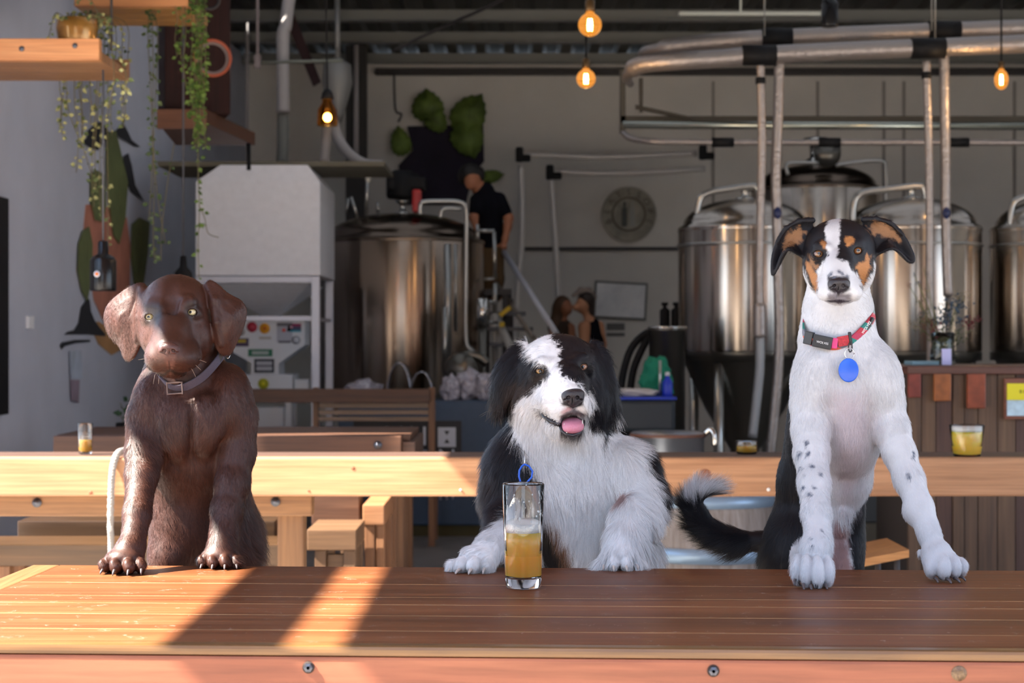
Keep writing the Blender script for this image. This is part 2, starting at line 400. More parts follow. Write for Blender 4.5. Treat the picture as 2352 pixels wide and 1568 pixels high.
# dried foam clinging inside the upper part of the pint
m = MB(); rg = random.Random(8); c = gl.location
for i in range(46):
    a = rg.uniform(PI * .9, PI * 2.1); hh = rg.uniform(.098, .140); t = hh / .1525; r = .0262 + .005 * t - .0030
    s_ = rg.uniform(.0006, .0016) * (1.3 if hh < .115 else .8)
    m.ball(c + Vector((math.cos(a) * r, math.sin(a) * r, hh)), s_, (1, .35, rg.uniform(.8, 2.2)), 8, 6)
o = m.build('foam_lace', pm('foam_smear', (.8, .8, .78), rough=.6), gl)
# ---------------------------------------------------------------- implicit-surface modelling for animals and people
F4 = np.float32
def smin(a, b, k):
    if k <= 0: return np.minimum(a, b)
    h = np.clip(0.5 + 0.5 * (b - a) / k, 0, 1)
    return b * (1 - h) + a * h - k * h * (1 - h)
def smax(a, b, k): return -smin(-a, -b, k)
class Body:
    def __init__(s, D): s.D = D; s.s = D / FPX; s.prims = []
    def pt(s, q):
        u, v, w = q; return np.array(P(u, v, s.D + w * s.s), dtype=np.float64)
    def E(s, c, r, rot=(0, 0, 0), k=12, op='+', tagname=None):
        """ellipsoid; r = (across, deep, high) in px; rot euler deg about world x,y,z"""
        M = np.array(Euler([R(a) for a in rot]).to_matrix())
        s.prims.append(('E', s.pt(c), np.array(r) * s.s, M, k * s.s, op, max(r) * s.s)); return s
    def Cn(s, pts, k=10, op='+'):
        """chain of round cones, points (u, v, w, r)"""
        for a, b in zip(pts[:-1], pts[1:]):
            s.prims.append(('C', s.pt(a[:3]), s.pt(b[:3]), a[3] * s.s, b[3] * s.s, k * s.s, op)); 
        return s
    def sheet(s, center, rim, r, k=8, rings=3, dome=2.0, closed=True, sub=3):
        """smooth thin patch (an ear): rim points round a centre"""
        q = [s.pt(p) for p in rim]; n = len(q); c = s.pt(center); rr = []
        for i in range(n):
            p0, p1, p2, p3 = q[i - 1], q[i], q[(i + 1) % n], q[(i + 2) % n]
            for j in range(sub):
                t = j / sub; rr.append(.5 * ((2 * p1) + (p2 - p0) * t + (2 * p0 - 5 * p1 + 4 * p2 - p3) * t * t + (3 * p1 - p0 - 3 * p2 + p3) * t ** 3))
        m = len(rr); G = []
        for g in range(1, rings + 1):
            f = g / rings; ring = []
            for p in rr:
                x = c + (p - c) * f; x[1] = c[1] + (p[1] - c[1]) * f ** dome; ring.append(x)
            G.append(ring)
        tri = []
        for i in range(m):
            j = (i + 1) % m; tri.append((c, G[0][i], G[0][j]))
            for g in range(rings - 1):
                tri.append((G[g][i], G[g + 1][i], G[g + 1][j])); tri.append((G[g][i], G[g + 1][j], G[g][j]))
        A = np.array(tri); s.prims.append(('G', A, A.reshape(-1, 3).min(0), A.reshape(-1, 3).max(0), r * s.s, k * s.s, '+')); return s
    def bounds(s):
        lo = np.full(3, 1e9); hi = -lo
        for p in s.prims:
            if p[0] == 'E': pts = [(p[1], p[6])]
            elif p[0] == 'C': pts = [(p[1], p[3]), (p[2], p[4])]
            else: pts = [(q, p[4]) for q in p[2:4]]
            if p[5 if p[0] == 'E' else 6] == '-' : continue
            for c, r in pts: lo = np.minimum(lo, c - r); hi = np.maximum(hi, c + r)
        return lo - .02, hi + .02
    def one(s, p, X):
        if p[0] == 'E':
            q = (X - p[1].astype(F4)) @ p[3].astype(F4)
            rr = p[2].astype(F4)
            k0 = np.sqrt(((q / rr) ** 2).sum(1)); k1 = np.sqrt(((q / rr ** 2) ** 2).sum(1))
            return k0 * (k0 - 1) / np.maximum(k1, 1e-6)
        if p[0] == 'C':
            a = p[1].astype(F4); ba = (p[2] - p[1]).astype(F4); pa = X - a
            h = np.clip(pa @ ba / max(1e-12, float(ba @ ba)), 0, 1)
            d = np.sqrt(((pa - h[:, None] * ba) ** 2).sum(1))
            return d - (p[3] + (p[4] - p[3]) * h).astype(F4)
        out = None
        for t in p[1]:
            e = s.tri(t, X); out = e if out is None else np.minimum(out, e)
        return out - p[4]
    def tri(s, t, X):
        a, b, c = [q.astype(F4) for q in t]
        if np.linalg.norm(np.cross(b - a, c - a)) < 1e-10: return np.linalg.norm(X - a, axis=1)
        ba = b - a; cb = c - b; ac = a - c; nor = np.cross(ba, ac)
        pa = X - a; pb = X - b; pc = X - c
        side = (np.sign(pa @ np.cross(ba, nor)) + np.sign(pb @ np.cross(cb, nor)) + np.sign(pc @ np.cross(ac, nor))) < 2
        def seg(e, q):
            h = np.clip(q @ e / float(e @ e), 0, 1); return ((e * h[:, None] - q) ** 2).sum(1)
        dd = np.where(side, np.minimum(np.minimum(seg(ba, pa), seg(cb, pb)), seg(ac, pc)), (pa @ nor) ** 2 / float(nor @ nor))
        return np.sqrt(np.maximum(dd, 0))
    def f(s, X):
        d = np.full(len(X), 1.0, F4)
        for p in s.prims:
            op = p[6] if p[0] != 'E' else p[5]; k = p[5] if p[0] != 'E' else p[4]
            if p[0] == 'E': lo = p[1] - p[6]; hi = p[1] + p[6]
            elif p[0] == 'C':
                r = max(p[3], p[4]); lo = np.minimum(p[1], p[2]) - r; hi = np.maximum(p[1], p[2]) + r
            else:
                lo = p[2] - p[4]; hi = p[3] + p[4]
            mgn = k + (.022 if p[0] != 'G' else .014) if op == '+' else k + .002
            m = ((X > (lo - mgn).astype(F4)) & (X < (hi + mgn).astype(F4))).all(1)
            if not m.any(): continue
            idx = np.nonzero(m)[0]; e = s.one(p, X[idx])
            if op == '+': d[idx] = smin(d[idx], e, k)
            else: d[idx] = smax(d[idx], -e, k)
        return d
    def grad(s, X, e=.0008):
        g = np.empty_like(X)
        for i in range(3):
            o = np.zeros(3, F4); o[i] = e
            g[:, i] = s.f(X + o) - s.f(X - o)
        return g / np.maximum(np.linalg.norm(g, axis=1, keepdims=True), 1e-9)
    def mesh(s, h=.002, blk=6, zmin=None):
        lo, hi = s.bounds()
        if zmin is not None: lo[2] = max(lo[2], zmin)
        nb = np.ceil((hi - lo) / (h * blk)).astype(int) + 1
        ax = [lo[i] + (np.arange(nb[i]) + .5) * h * blk for i in range(3)]
        G = np.stack(np.meshgrid(*ax, indexing='ij'), -1).reshape(-1, 3).astype(F4)
        cv = s.f(G).reshape(nb)
        act = np.abs(cv) < h * blk * 1.15
        N = nb * blk
        V = np.where(np.repeat(np.repeat(np.repeat(cv, blk, 0), blk, 1), blk, 2) < 0, F4(-.01), F4(.01)).astype(F4)
        bi = np.argwhere(act)
        oo = np.stack(np.meshgrid(*[np.arange(blk)] * 3, indexing='ij'), -1).reshape(-1, 3)
        for ch in np.array_split(bi, max(1, len(bi) // 3000)):
            I = (ch[:, None, :] * blk + oo[None]).reshape(-1, 3)
            X = (lo + (I + .5) * h).astype(F4)
            V[I[:, 0], I[:, 1], I[:, 2]] = s.f(X)
        ins = V < 0
        # surface nets
        c = np.zeros(np.array(V.shape) - 1, np.uint8)
        for dx in (0, 1):
            for dy in (0, 1):
                for dz in (0, 1):
                    c += ins[dx:dx + c.shape[0], dy:dy + c.shape[1], dz:dz + c.shape[2]]
        cells = np.argwhere((c > 0) & (c < 8))
        vid = np.full(c.shape, -1, np.int64); vid[tuple(cells.T)] = np.arange(len(cells))
        acc = np.zeros((len(cells), 3)); cnt = np.zeros(len(cells))
        for a in range(3):
            o1, o2 = [i for i in range(3) if i != a]
            for p1 in (0, 1):
                for p2 in (0, 1):
                    q0 = cells.copy(); q0[:, o1] += p1; q0[:, o2] += p2; q1 = q0.copy(); q1[:, a] += 1
                    v0 = V[tuple(q0.T)]; v1 = V[tuple(q1.T)]; m = (v0 < 0) != (v1 < 0)
                    t = np.where(m, v0 / np.where(m, v0 - v1, 1), 0)
                    pos = q0.astype(float); pos[:, a] += t
                    acc[m] += pos[m]; cnt[m] += 1
        verts = lo + (acc / cnt[:, None] + .5) * h
        faces = []
        for a in range(3):
            sh = [slice(None)] * 3; s0 = list(sh); s1 = list(sh); s0[a] = slice(0, -1); s1[a] = slice(1, None)
            e = np.argwhere(ins[tuple(s0)] != ins[tuple(s1)])
            o1, o2 = [(a + 1) % 3, (a + 2) % 3]
            ok = (e[:, o1] > 0) & (e[:, o2] > 0) & (e[:, o1] < c.shape[o1]) & (e[:, o2] < c.shape[o2]); e = e[ok]
            q = []
            for (p1, p2) in ((1, 1), (0, 1), (0, 0), (1, 0)):
                t = e.copy(); t[:, o1] -= p1; t[:, o2] -= p2; q.append(vid[tuple(t.T)])
            q = np.stack(q, 1)
            flip = ~ins[tuple(e.T)]
            q[flip] = q[flip][:, ::-1]
            faces.append(q[(q >= 0).all(1)])
        faces = np.concatenate(faces)
        # two projection steps on the true surface
        for _ in range(2):
            X = verts.astype(F4); g = s.grad(X); d = s.f(X)
            verts = verts - g * np.clip(d, -h * .5, h * .5)[:, None]
        return verts, faces
def mesh_from_arrays(name, verts, faces):
    me = bpy.data.meshes.new(name)
    me.vertices.add(len(verts)); me.vertices.foreach_set('co', verts.astype(F4).ravel())
    me.loops.add(faces.size); me.loops.foreach_set('vertex_index', faces.ravel().astype(np.int32))
    me.polygons.add(len(faces)); me.polygons.foreach_set('loop_start', np.arange(0, faces.size, faces.shape[1], dtype=np.int32))
    me.polygons.foreach_set('use_smooth', np.ones(len(faces), bool))
    me.update(calc_edges=True); me.validate()
    return me
def set_color(me, cols, name='coat'):
    a = me.color_attributes.new(name, 'FLOAT_COLOR', 'POINT')
    a.data.foreach_set('color', np.concatenate([cols, np.ones((len(cols), 1))], 1).astype(F4).ravel())
# value noise, vectorised
def vnoise(X, scale, seed=0):
    q = X * scale + seed * 17.31; i = np.floor(q).astype(np.int64); fr = q - i; fr = fr * fr * (3 - 2 * fr); out = 0
    for dx in (0, 1):
        for dy in (0, 1):
            for dz in (0, 1):
                h = ((i[:, 0] + dx) * 73856093 ^ (i[:, 1] + dy) * 19349663 ^ (i[:, 2] + dz) * 83492791 ^ seed * 2654435) & 0x7fffffff
                h = ((h ^ (h >> 13)) * 1274126177) & 0x7fffffff
                r = (h % 100003) / 100003.
                out = out + r * (fr[:, 0] if dx else 1 - fr[:, 0]) * (fr[:, 1] if dy else 1 - fr[:, 1]) * (fr[:, 2] if dz else 1 - fr[:, 2])
    return out
def to_uv(X):
    return np.stack([1176 + X[:, 0] / X[:, 1] * FPX, 784 + (CAMZ - X[:, 2]) / X[:, 1] * FPX], 1)
def polysd(uv, poly):
    """signed distance in px to a closed outline, negative inside"""
    p = np.array(poly, float); d = np.full(len(uv), 1e12); ins = np.zeros(len(uv), bool)
    for i in range(len(p)):
        a = p[i]; b = p[(i + 1) % len(p)]; e = b - a; w = uv - a
        t = np.clip((w @ e) / max(1e-9, e @ e), 0, 1)
        d = np.minimum(d, ((w - t[:, None] * e) ** 2).sum(1))
        c = ((a[1] > uv[:, 1]) != (b[1] > uv[:, 1]))
        xx = a[0] + (uv[:, 1] - a[1]) / (e[1] if abs(e[1]) > 1e-9 else 1e-9) * e[0]
        ins ^= c & (uv[:, 0] < xx)
    return np.where(ins, -1, 1) * np.sqrt(d)
def paint(X, layers, base, jit=1.0, seed=3):
    """layers: (outline, colour, feather px, wobble px)"""
    uv = to_uv(X); col = np.tile(np.array(base, float), (len(X), 1))
    n1 = vnoise(X, 160, seed) - .5; n2 = vnoise(X, 420, seed + 1) - .5
    for ly in layers:
        poly, c, fe, wob = ly[:4]
        d = polysd(uv, poly) if len(poly) > 3 or not isinstance(poly, tuple) else np.sqrt(((uv - np.array(poly[:2])) ** 2).sum(1)) - poly[2]
        d = d + (n1 * 1.4 + n2) * wob * jit
        if len(ly) > 4: d = np.where(ly[4](X), d, 1e3)
        m = np.clip(.5 - d / max(fe, .1), 0, 1)[:, None]
        col = col * (1 - m) + np.array(c) * m
    return col
def flow(uv, guides, power=2.5):
    """guides: (u, v, du, dv, length_mm, lift) -> direction in picture plane, length, lift"""
    g = np.array(guides, float); a = g[:, 2:4] / np.maximum(np.linalg.norm(g[:, 2:4], axis=1, keepdims=True), 1e-6)
    W = 0; D = 0; L = 0; U = 0
    for i in range(len(g)):
        w = 1 / (((uv - g[i, :2]) ** 2).sum(1) + 60) ** (power / 2)
        W = W + w; D = D + w[:, None] * a[i]; L = L + w * g[i, 4]; U = U + w * g[i, 5]
    return D / W[:, None], L / W, U / W
HAIR_MATS = {}
def hair_mat(name, rough=.42, spec=.5, nmix=.75, sheen=0.0):
    if name in HAIR_MATS: return HAIR_MATS[name]
    m, n, l, b = nt(name); HAIR_MATS[name] = m
    a = n.new('ShaderNodeAttribute'); a.attribute_name = 'coat'; l.new(a.outputs['Color'], b.inputs['Base Color'])
    b.inputs['Roughness'].default_value = rough; b.inputs['Specular IOR Level'].default_value = spec
    b.inputs['Sheen Weight'].default_value = sheen
    an = n.new('ShaderNodeAttribute'); an.attribute_name = 'nrm'
    ge = n.new('ShaderNodeNewGeometry')
    mx = n.new('ShaderNodeMix'); mx.data_type = 'VECTOR'; mx.inputs['Factor'].default_value = nmix
    l.new(ge.outputs['Normal'], mx.inputs['A']); l.new(an.outputs['Vector'], mx.inputs['B'])
    nn = n.new('ShaderNodeVectorMath'); nn.operation = 'NORMALIZE'; l.new(mx.outputs['Result'], nn.inputs[0]); l.new(nn.outputs[0], b.inputs['Normal'])
    return m
def coat_mat(name, rough=.6, spec=.25):
    m, n, l, b = nt(name)
    a = n.new('ShaderNodeAttribute'); a.attribute_name = 'coat'; l.new(a.outputs['Color'], b.inputs['Base Color'])
    b.inputs['Roughness'].default_value = rough; b.inputs['Specular IOR Level'].default_value = spec
    return m
def sample_mesh(verts, faces, n, rng, wt=None):
    q = verts[faces]; a = np.linalg.norm(np.cross(q[:, 1] - q[:, 0], q[:, 2] - q[:, 0]), axis=1) + np.linalg.norm(np.cross(q[:, 2] - q[:, 0], q[:, 3] - q[:, 0]), axis=1)
    ctr = q.mean(1)
    if wt is not None: a = a * wt(ctr)
    fi = rng.choice(len(faces), n, p=a / a.sum())
    s, t = rng.random((2, n))[:, :, None]
    qq = q[fi]
    return (qq[:, 0] * (1 - s) * (1 - t) + qq[:, 1] * s * (1 - t) + qq[:, 2] * s * t + qq[:, 3] * (1 - s) * t)
def grow_fur(name, body, verts, faces, count, guides, colfn, parent, mat, rng, wt=None, rad=.16, seg=4, droop=.0, clump=.25, lenjit=.3, skip=None, colj=.12, curl=0.0, zfloor=None):
    X = sample_mesh(verts, faces, count, rng, wt)
    if skip is not None: X = X[~skip(X)]
    n = len(X); Nn = body.grad(X.astype(F4)).astype(float); uv = to_uv(X)
    d2, L, lift = flow(uv, guides)
    dirv = np.stack([d2[:, 0], -.0 * d2[:, 0], -d2[:, 1]], 1)
    cl = np.stack([vnoise(X, 90, 11), vnoise(X, 90, 12), vnoise(X, 90, 13)], 1) - .5
    cl2 = np.stack([vnoise(X, 260, 14), vnoise(X, 260, 15), vnoise(X, 260, 16)], 1) - .5
    dirv = dirv + clump * (1.5 * cl + cl2) * 2 + rng.normal(0, .07, (n, 3))
    tang = dirv - (dirv * Nn).sum(1, keepdims=True) * Nn
    tl = np.linalg.norm(tang, axis=1, keepdims=True); tang = tang / np.maximum(tl, .25)
    L = L * .001 * (1 + lenjit * (rng.random(n) * 2 - 1.2))
    lift = np.clip(lift + rng.normal(0, .08, n), .05, 1.2)
    d0 = tang * np.cos(lift)[:, None] + Nn * np.sin(lift)[:, None]
    pts = np.empty((n, seg + 1, 3)); pts[:, 0] = X - Nn * .0006
    step = (L / seg)[:, None]; d = d0.copy()
    gz = np.array([0, 0, -1.0]); cv = (cl[:, [1, 2, 0]]) * curl
    for k in range(seg):
        pts[:, k + 1] = pts[:, k] + d * step
        d = d - Nn * (.16 * lift[:, None] / seg * 4 * .5) + gz * droop / seg + cv / seg
        d /= np.maximum(np.linalg.norm(d, axis=1, keepdims=True), 1e-6)
    if zfloor is not None: 
        m = (pts[:, :, 1] < zfloor[0]); pts[:, :, 2] = np.where(m & (pts[:, :, 2] < zfloor[1]), zfloor[1] + .0004, pts[:, :, 2])
    col = colfn(X) * (1 + colj * (rng.random((n, 1)) * 2 - 1))
    hc = bpy.data.hair_curves.new(name); hc.add_curves([seg + 1] * n)
    hc.position_data.foreach_set('vector', pts.astype(F4).ravel())
    rr = (rad * .001) * np.linspace(1, .18, seg + 1) ** .8
    ra = hc.attributes.get('radius') or hc.attributes.new('radius', 'FLOAT', 'POINT')
    ra.data.foreach_set('value', np.tile(rr, n).astype(F4))
    a = hc.attributes.new('coat', 'FLOAT_COLOR', 'CURVE')
    a.data.foreach_set('color', np.concatenate([np.clip(col, 0, 1), np.ones((n, 1))], 1).astype(F4).ravel())
    b = hc.attributes.new('nrm', 'FLOAT_VECTOR', 'CURVE'); b.data.foreach_set('vector', Nn.astype(F4).ravel())
    hc.materials.append(mat)
    return link(name, hc, None, parent)
# ---------------------------------------------------------------- second row: ledge table, rope, stacked benches
pine = wood('pale_pine', (.33, .15, .068), (.42, .21, .10), (.49, .26, .135), 0, rough=.5, gs=.8, bump=.15)
pine_z = wood('pine_upright', (.15, .068, .025), (.2, .095, .036), (.24, .12, .05), 2, rough=.5, gs=.8)
brown_x = wood('brown_board', (.065, .026, .013), (.10, .042, .021), (.135, .06, .03), 0, rough=.5)
brown_z = wood('brown_post', (.15, .065, .03), (.22, .10, .045), (.29, .14, .06), 2, rough=.5)
dbrown_x = wood('dark_brown_board', (.055, .03, .022), (.085, .045, .032), (.12, .065, .045), 0, rough=.5)
t2 = thing('pine_table', 'pale pine beam-fronted table right behind the dogs', 'table', (0, 5.55, 0))
m = MB(); m.box2((-2.05, 5.4, .648), (2.6, 5.46, .766), .006); m.build('front_beam', pine, t2)
m = MB(); m.box2((-2.05, 5.461, .735), (2.6, 5.72, .764), .003); m.build('tabletop', dbrown_x, t2)
m = MB(); m.box2((-2.05, 5.47, .58), (P(716, 0, 5.47).x, 5.55, .646), .005); m.build('lower_beam', wood('pine_lower', (.18, .08, .028), (.23, .11, .04), (.27, .135, .055), 0, rough=.5), t2)
for u in (670, 2700, -240):
    x = P(u, 0, 5.56).x; m = MB(); m.box2((x - .041, 5.53, 0), (x + .041, 5.61, .578 if u == 670 else .64), .004); m.build('leg', pine_z, t2)
for (u, v) in ((85, 1154), (633, 1152)):
    p = P(u, v, 5.468); m = MB(); m.lathe(p, [(0, -.012), (.006, -.012), (.007, -.005), (.0145, -.004), (.0145, .002)], 20, 'y'); m.build('bolt', boltm, t2)
for (u, v, r, c_) in ((1765, 1124, .0055, (.75, .72, .66)), (2126, 1129, .006, (.75, .72, .66)), (1058, 1125, .004, (.45, .45, .45))):
    p = P(u, v, 5.399); m = MB(); m.lathe(p, [(0, -.002), (r * .7, -.0018), (r, 0)], 14, 'y'); m.build('plug', pm('plug%.2f' % c_[0], c_, rough=.5), t2)
for (u, v, r) in ((1620, 1090, .018), (811, 1075, .006), (709, 1127, .004), (208, 1131, .006)):
    p = P(u, v, 5.3995); m = MB(); m.lathe(p, [(0, -.0009), (r * .75, -.0008), (r, .0)], 18, 'y'); m.build('knot', pm('knot_red', (.22, .08, .035), rough=.6, noise=.3, nscale=200), t2)
# rope over the beam
m = MB(); base = [(-.001, 5.72, .775), (0, 5.60, .790), (-.001, 5.48, .786)]
x0 = P(283, 0, 5.39).x
ctrl = [Vector(p) for p in [(x0 + .01, 5.62, .773), (x0 + .004, 5.56, .777), (x0 - .010, 5.48, .783), (x0 - .022, 5.415, .778), (x0 - .030, 5.386, .74), (x0 - .034, 5.380, .67), (x0 - .036, 5.378, .58), (x0 - .034, 5.378, .46), (x0 - .03, 5.38, .30), (x0 - .02, 5.36, .12), (x0 + .02, 5.33, .012), (x0 + .2, 5.3, .011), (x0 + .35, 5.36, .011)]]
def cat(ctrl, sub=6):
    out = []; n = len(ctrl)
    for i in range(n - 1):
        p0, p1, p2, p3 = ctrl[max(i - 1, 0)], ctrl[i], ctrl[i + 1], ctrl[min(i + 2, n - 1)]
        for j in range(sub):
            t = j / sub; out.append(.5 * ((2 * p1) + (p2 - p0) * t + (2 * p0 - 5 * p1 + 4 * p2 - p3) * t * t + (3 * p1 - p0 - 3 * p2 + p3) * t ** 3))
    out.append(ctrl[-1]); return out
cp = cat(ctrl, 14); cum = 0
for s3 in range(3):
    pts = []; cum = 0
    for i, p in enumerate(cp):
        if i: cum += (p - cp[i - 1]).length
        t = (cp[min(i + 1, len(cp) - 1)] - cp[max(i - 1, 0)]).normalized(); a = t.orthogonal().normalized() if abs(t.x) > .9 else Vector((1, 0, 0)); a = (a - t * a.dot(t)).normalized(); b_ = t.cross(a)
        ph = cum / .028 * 2 * PI + s3 * 2 * PI / 3; pts.append(p + (a * math.cos(ph) + b_ * math.sin(ph)) * .0052)
    m.tube(pts, .0062, 8)
tag(m.build('rope', pm('rope_fibre', (.30, .28, .26), rough=.9, bump=.4, bscale=300)), 'thick twisted pale rope looped over the pine table edge', 'rope')
# glasses on it
glass_of_beer(tuple(P(196, 1040, 5.60).xy) + (.7645,), .098, .020, .024, .46, 0, 'slender glass with a little amber beer at the left end of the pine table', name='small_beer_glass', beercol=(.55, .33, .03), base=.006, wall=.0015)
glass_of_beer(tuple(P(1715, 1050, 5.62).xy) + (.7645,), .040, .032, .036, .55, 0, 'low tumbler with a finger of amber beer behind the black and white tail', name='tumbler', beercol=(.50, .30, .03), base=.003, wall=.0015)
glass_of_beer(tuple(P(2221, 1050, 5.48).xy) + (.7645,), .098, .041, .054, .80, .014, 'wide glass brimming with yellow beer on the right of the pine table', name='full_beer_glass', beercol=(.88, .60, .07), base=.005, wall=.0018)
# third table
t3 = thing('brown_table', 'dark brown plank table with bolted end between the brown puppy and the navy crate', 'table', (-.9, 7.1, 0))
X0 = P(122, 0, 6.8).x; X1 = P(922, 0, 6.8).x
m = MB(); m.box2((X0, 6.8, .685), (X1, 6.86, .758), .004); m.build('front_beam', brown_x, t3)
m = MB(); m.box2((X0, 6.862, .735), (X1 + .03, 7.5, .76), .003); m.build('tabletop', brown_x, t3)
m = MB(); m.box2((X1 + .002, 6.83, .66), (X1 + .05, 7.5, .734), .003); m.build('end_board', dbrown_x, t3)
p = P(868, 1022, 6.799); m = MB(); m.lathe(p, [(0, -.012), (.008, -.012), (.009, -.004), (.016, -.003), (.016, .001)], 18, 'y'); m.build('bolt', boltm, t3)
for x in (X0 + .3, X1 - .06):
    for y in (6.92, 7.42):
        m = MB(); m.box2((x - .035, y - .035, 0), (x + .035, y + .035, .733), .003); m.build('leg', brown_z, t3)
# benches and trestles stacked under and behind the pine table
def bench_end(lbl, u0, u1, vtop, vbot, d, legs, deep, mat, matz, rail=None):
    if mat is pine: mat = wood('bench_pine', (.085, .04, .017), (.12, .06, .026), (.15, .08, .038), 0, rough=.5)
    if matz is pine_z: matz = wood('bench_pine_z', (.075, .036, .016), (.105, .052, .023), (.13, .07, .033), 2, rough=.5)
    r = thing('bench', lbl, 'bench', (P((u0 + u1) / 2, 0, d).x, d + deep / 2, 0), group='wooden benches under the tables')
    a = P(u0, vtop, d); b_ = P(u1, vbot, d)
    m = MB(); m.box2((a.x, d, b_.z), (b_.x, d + deep, a.z), .004); m.build('seat', mat, r)
    for (l0, l1) in legs:
        q0 = P(l0, 0, d).x; q1 = P(l1, 0, d).x
        for yy in (d + .012, d + deep - .07):
            m = MB(); m.box2((q0, yy, 0), (q1, yy + .055, b_.z - .001), .003); m.build('leg', matz, r)
    if rail:
        z = P(0, rail, d).z; m = MB(); m.box2((P(legs[0][1], 0, d).x + .001, d + .03, z - .06), (P(legs[-1][0], 0, d).x - .001, d + .06, z), .003); m.build('stretcher', mat, r)
    return r
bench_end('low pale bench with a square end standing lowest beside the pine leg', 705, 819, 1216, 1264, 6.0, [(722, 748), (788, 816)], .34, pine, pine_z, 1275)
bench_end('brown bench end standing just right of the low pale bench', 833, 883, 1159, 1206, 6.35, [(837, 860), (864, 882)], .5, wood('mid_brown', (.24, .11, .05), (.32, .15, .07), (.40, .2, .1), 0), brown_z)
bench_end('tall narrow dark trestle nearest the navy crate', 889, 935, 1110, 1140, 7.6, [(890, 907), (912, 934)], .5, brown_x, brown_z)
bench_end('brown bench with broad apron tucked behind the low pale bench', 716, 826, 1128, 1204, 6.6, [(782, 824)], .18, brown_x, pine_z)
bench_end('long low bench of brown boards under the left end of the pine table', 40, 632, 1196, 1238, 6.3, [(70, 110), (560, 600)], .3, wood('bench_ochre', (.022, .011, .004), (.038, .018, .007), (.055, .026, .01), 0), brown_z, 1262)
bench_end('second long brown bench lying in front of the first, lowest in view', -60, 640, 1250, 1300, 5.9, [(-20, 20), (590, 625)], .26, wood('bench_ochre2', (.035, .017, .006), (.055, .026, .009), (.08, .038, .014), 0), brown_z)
# slatted bench with tall posts
d = 9.6; sb = thing('slatted_bench', 'high brown bar bench with slatted back in front of the crumpled bags', 'bench', (P(780, 0, d).x, d + .2, 0))
m = MB(); a = P(540, 893, d); b_ = P(988, 924, d); m.box2((a.x, d - .03, b_.z), (b_.x, d + .05, a.z), .004); m.build('top_rail', brown_x, sb)
for (u0, u1) in ((983, 998), (716, 728), (545, 558)):
    m = MB(); m.box2((P(u0, 0, d).x, d + .051, 0), (P(u1, 0, d).x, d + .1, P(0, 890, d).z), .003); m.build('post', brown_z, sb)
for (v0, v1) in ((926, 938), (942, 953), (958, 968)):
    m = MB(); m.box2((P(729, 0, d).x, d + .06, P(0, v1, d).z), (P(983, 0, d).x, d + .08, P(0, v0, d).z), .002); m.build('slat', wood('slat_brown', (.17, .10, .055), (.24, .14, .08), (.31, .19, .11), 0), sb)
m = MB(); m.box2((P(545, 0, d).x, d + .11, .46), (P(998, 0, d).x, d + .45, .50), .004); m.build('seat', brown_x, sb)
for u in (550, 720, 990):
    x = P(u, 0, d).x; m = MB(); m.box2((x - .018, d + .4, 0), (x + .018, d + .44, .459), .003); m.build('leg', brown_z, sb)
# navy crate with stencilled sign
d = 10.15; cr = thing('navy_crate', 'large navy blue crate carrying a black and white stencilled sign', 'crate', (P(1020, 0, d).x, d + .4, 0))
navy = pm('navy_paint', (.035, .065, .115), rough=.5, noise=.08)
a = P(776, 921, d); b_ = P(1190, 1206, d)
m = MB(); m.box2((a.x, d, b_.z), (b_.x, d + .5, a.z), .01); m.build('body', navy, cr)
m = MB(); m.box2((a.x + .02, d + .02, .0), (b_.x - .02, d + .48, b_.z - .001)); m.build('pallet', pm('pallet_olive', (.07, .055, .02), rough=.8), cr)
sa = P(812, 966, d - .004); sb_ = P(1060, 1128, d - .004)
m = MB(); m.box2((sa.x, d - .006, sb_.z), (sb_.x, d - .0005, sa.z)); sg = m.build('sign', pm('sign_black', (.012, .012, .016), rough=.5), cr)
wpt = pm('sign_white', (.55, .58, .66), rough=.6)
for (ch, u, v, h) in (('N', 905, 1003, 46), ('A', 946, 1003, 46), ('I', 975, 1003, 46), ('L', 915, 1052, 40), ('I', 939, 1052, 40), ('O', 976, 1054, 40), ('N', 1026, 1052, 40)):
    text(ch, px(h, d) * 1.35, Vector((P(u, 0, d).x, d - .0075, P(0, v, d).z)), (R(90), 0, 0), wpt, sg, 'letter', .0008)
m = MB(); qa = P(1006, 981, d); qb = P(1047, 1026, d); m.box2((qa.x, d - .009, qb.z), (qb.x, d - .0065, qa.z)); m.build('symbol', wpt, sg)
m = MB(); y_ = d - .0095
for (v0, v1) in ((989, 999), (1017, 1007)):
    t = [Vector((P(1020, 0, d).x, y_, P(0, v0, d).z)), Vector((P(1033, 0, d).x, y_, P(0, v0, d).z)), Vector((P(1026.5, 0, d).x, y_, P(0, v1, d).z))]
    m.prism(t, (0, 0, 0), (0, .0006, 0))
m.build('hourglass', pm('sign_black', (.012, .012, .016)), sg)
for i, (ch, u) in enumerate(zip('EST', (1012, 1026, 1040))): text(ch, .03, Vector((P(u, 0, d).x, d - .0075, P(0, 1143, d).z)), (R(90), 0, 0), wpt, sg, 'letter', .0008)
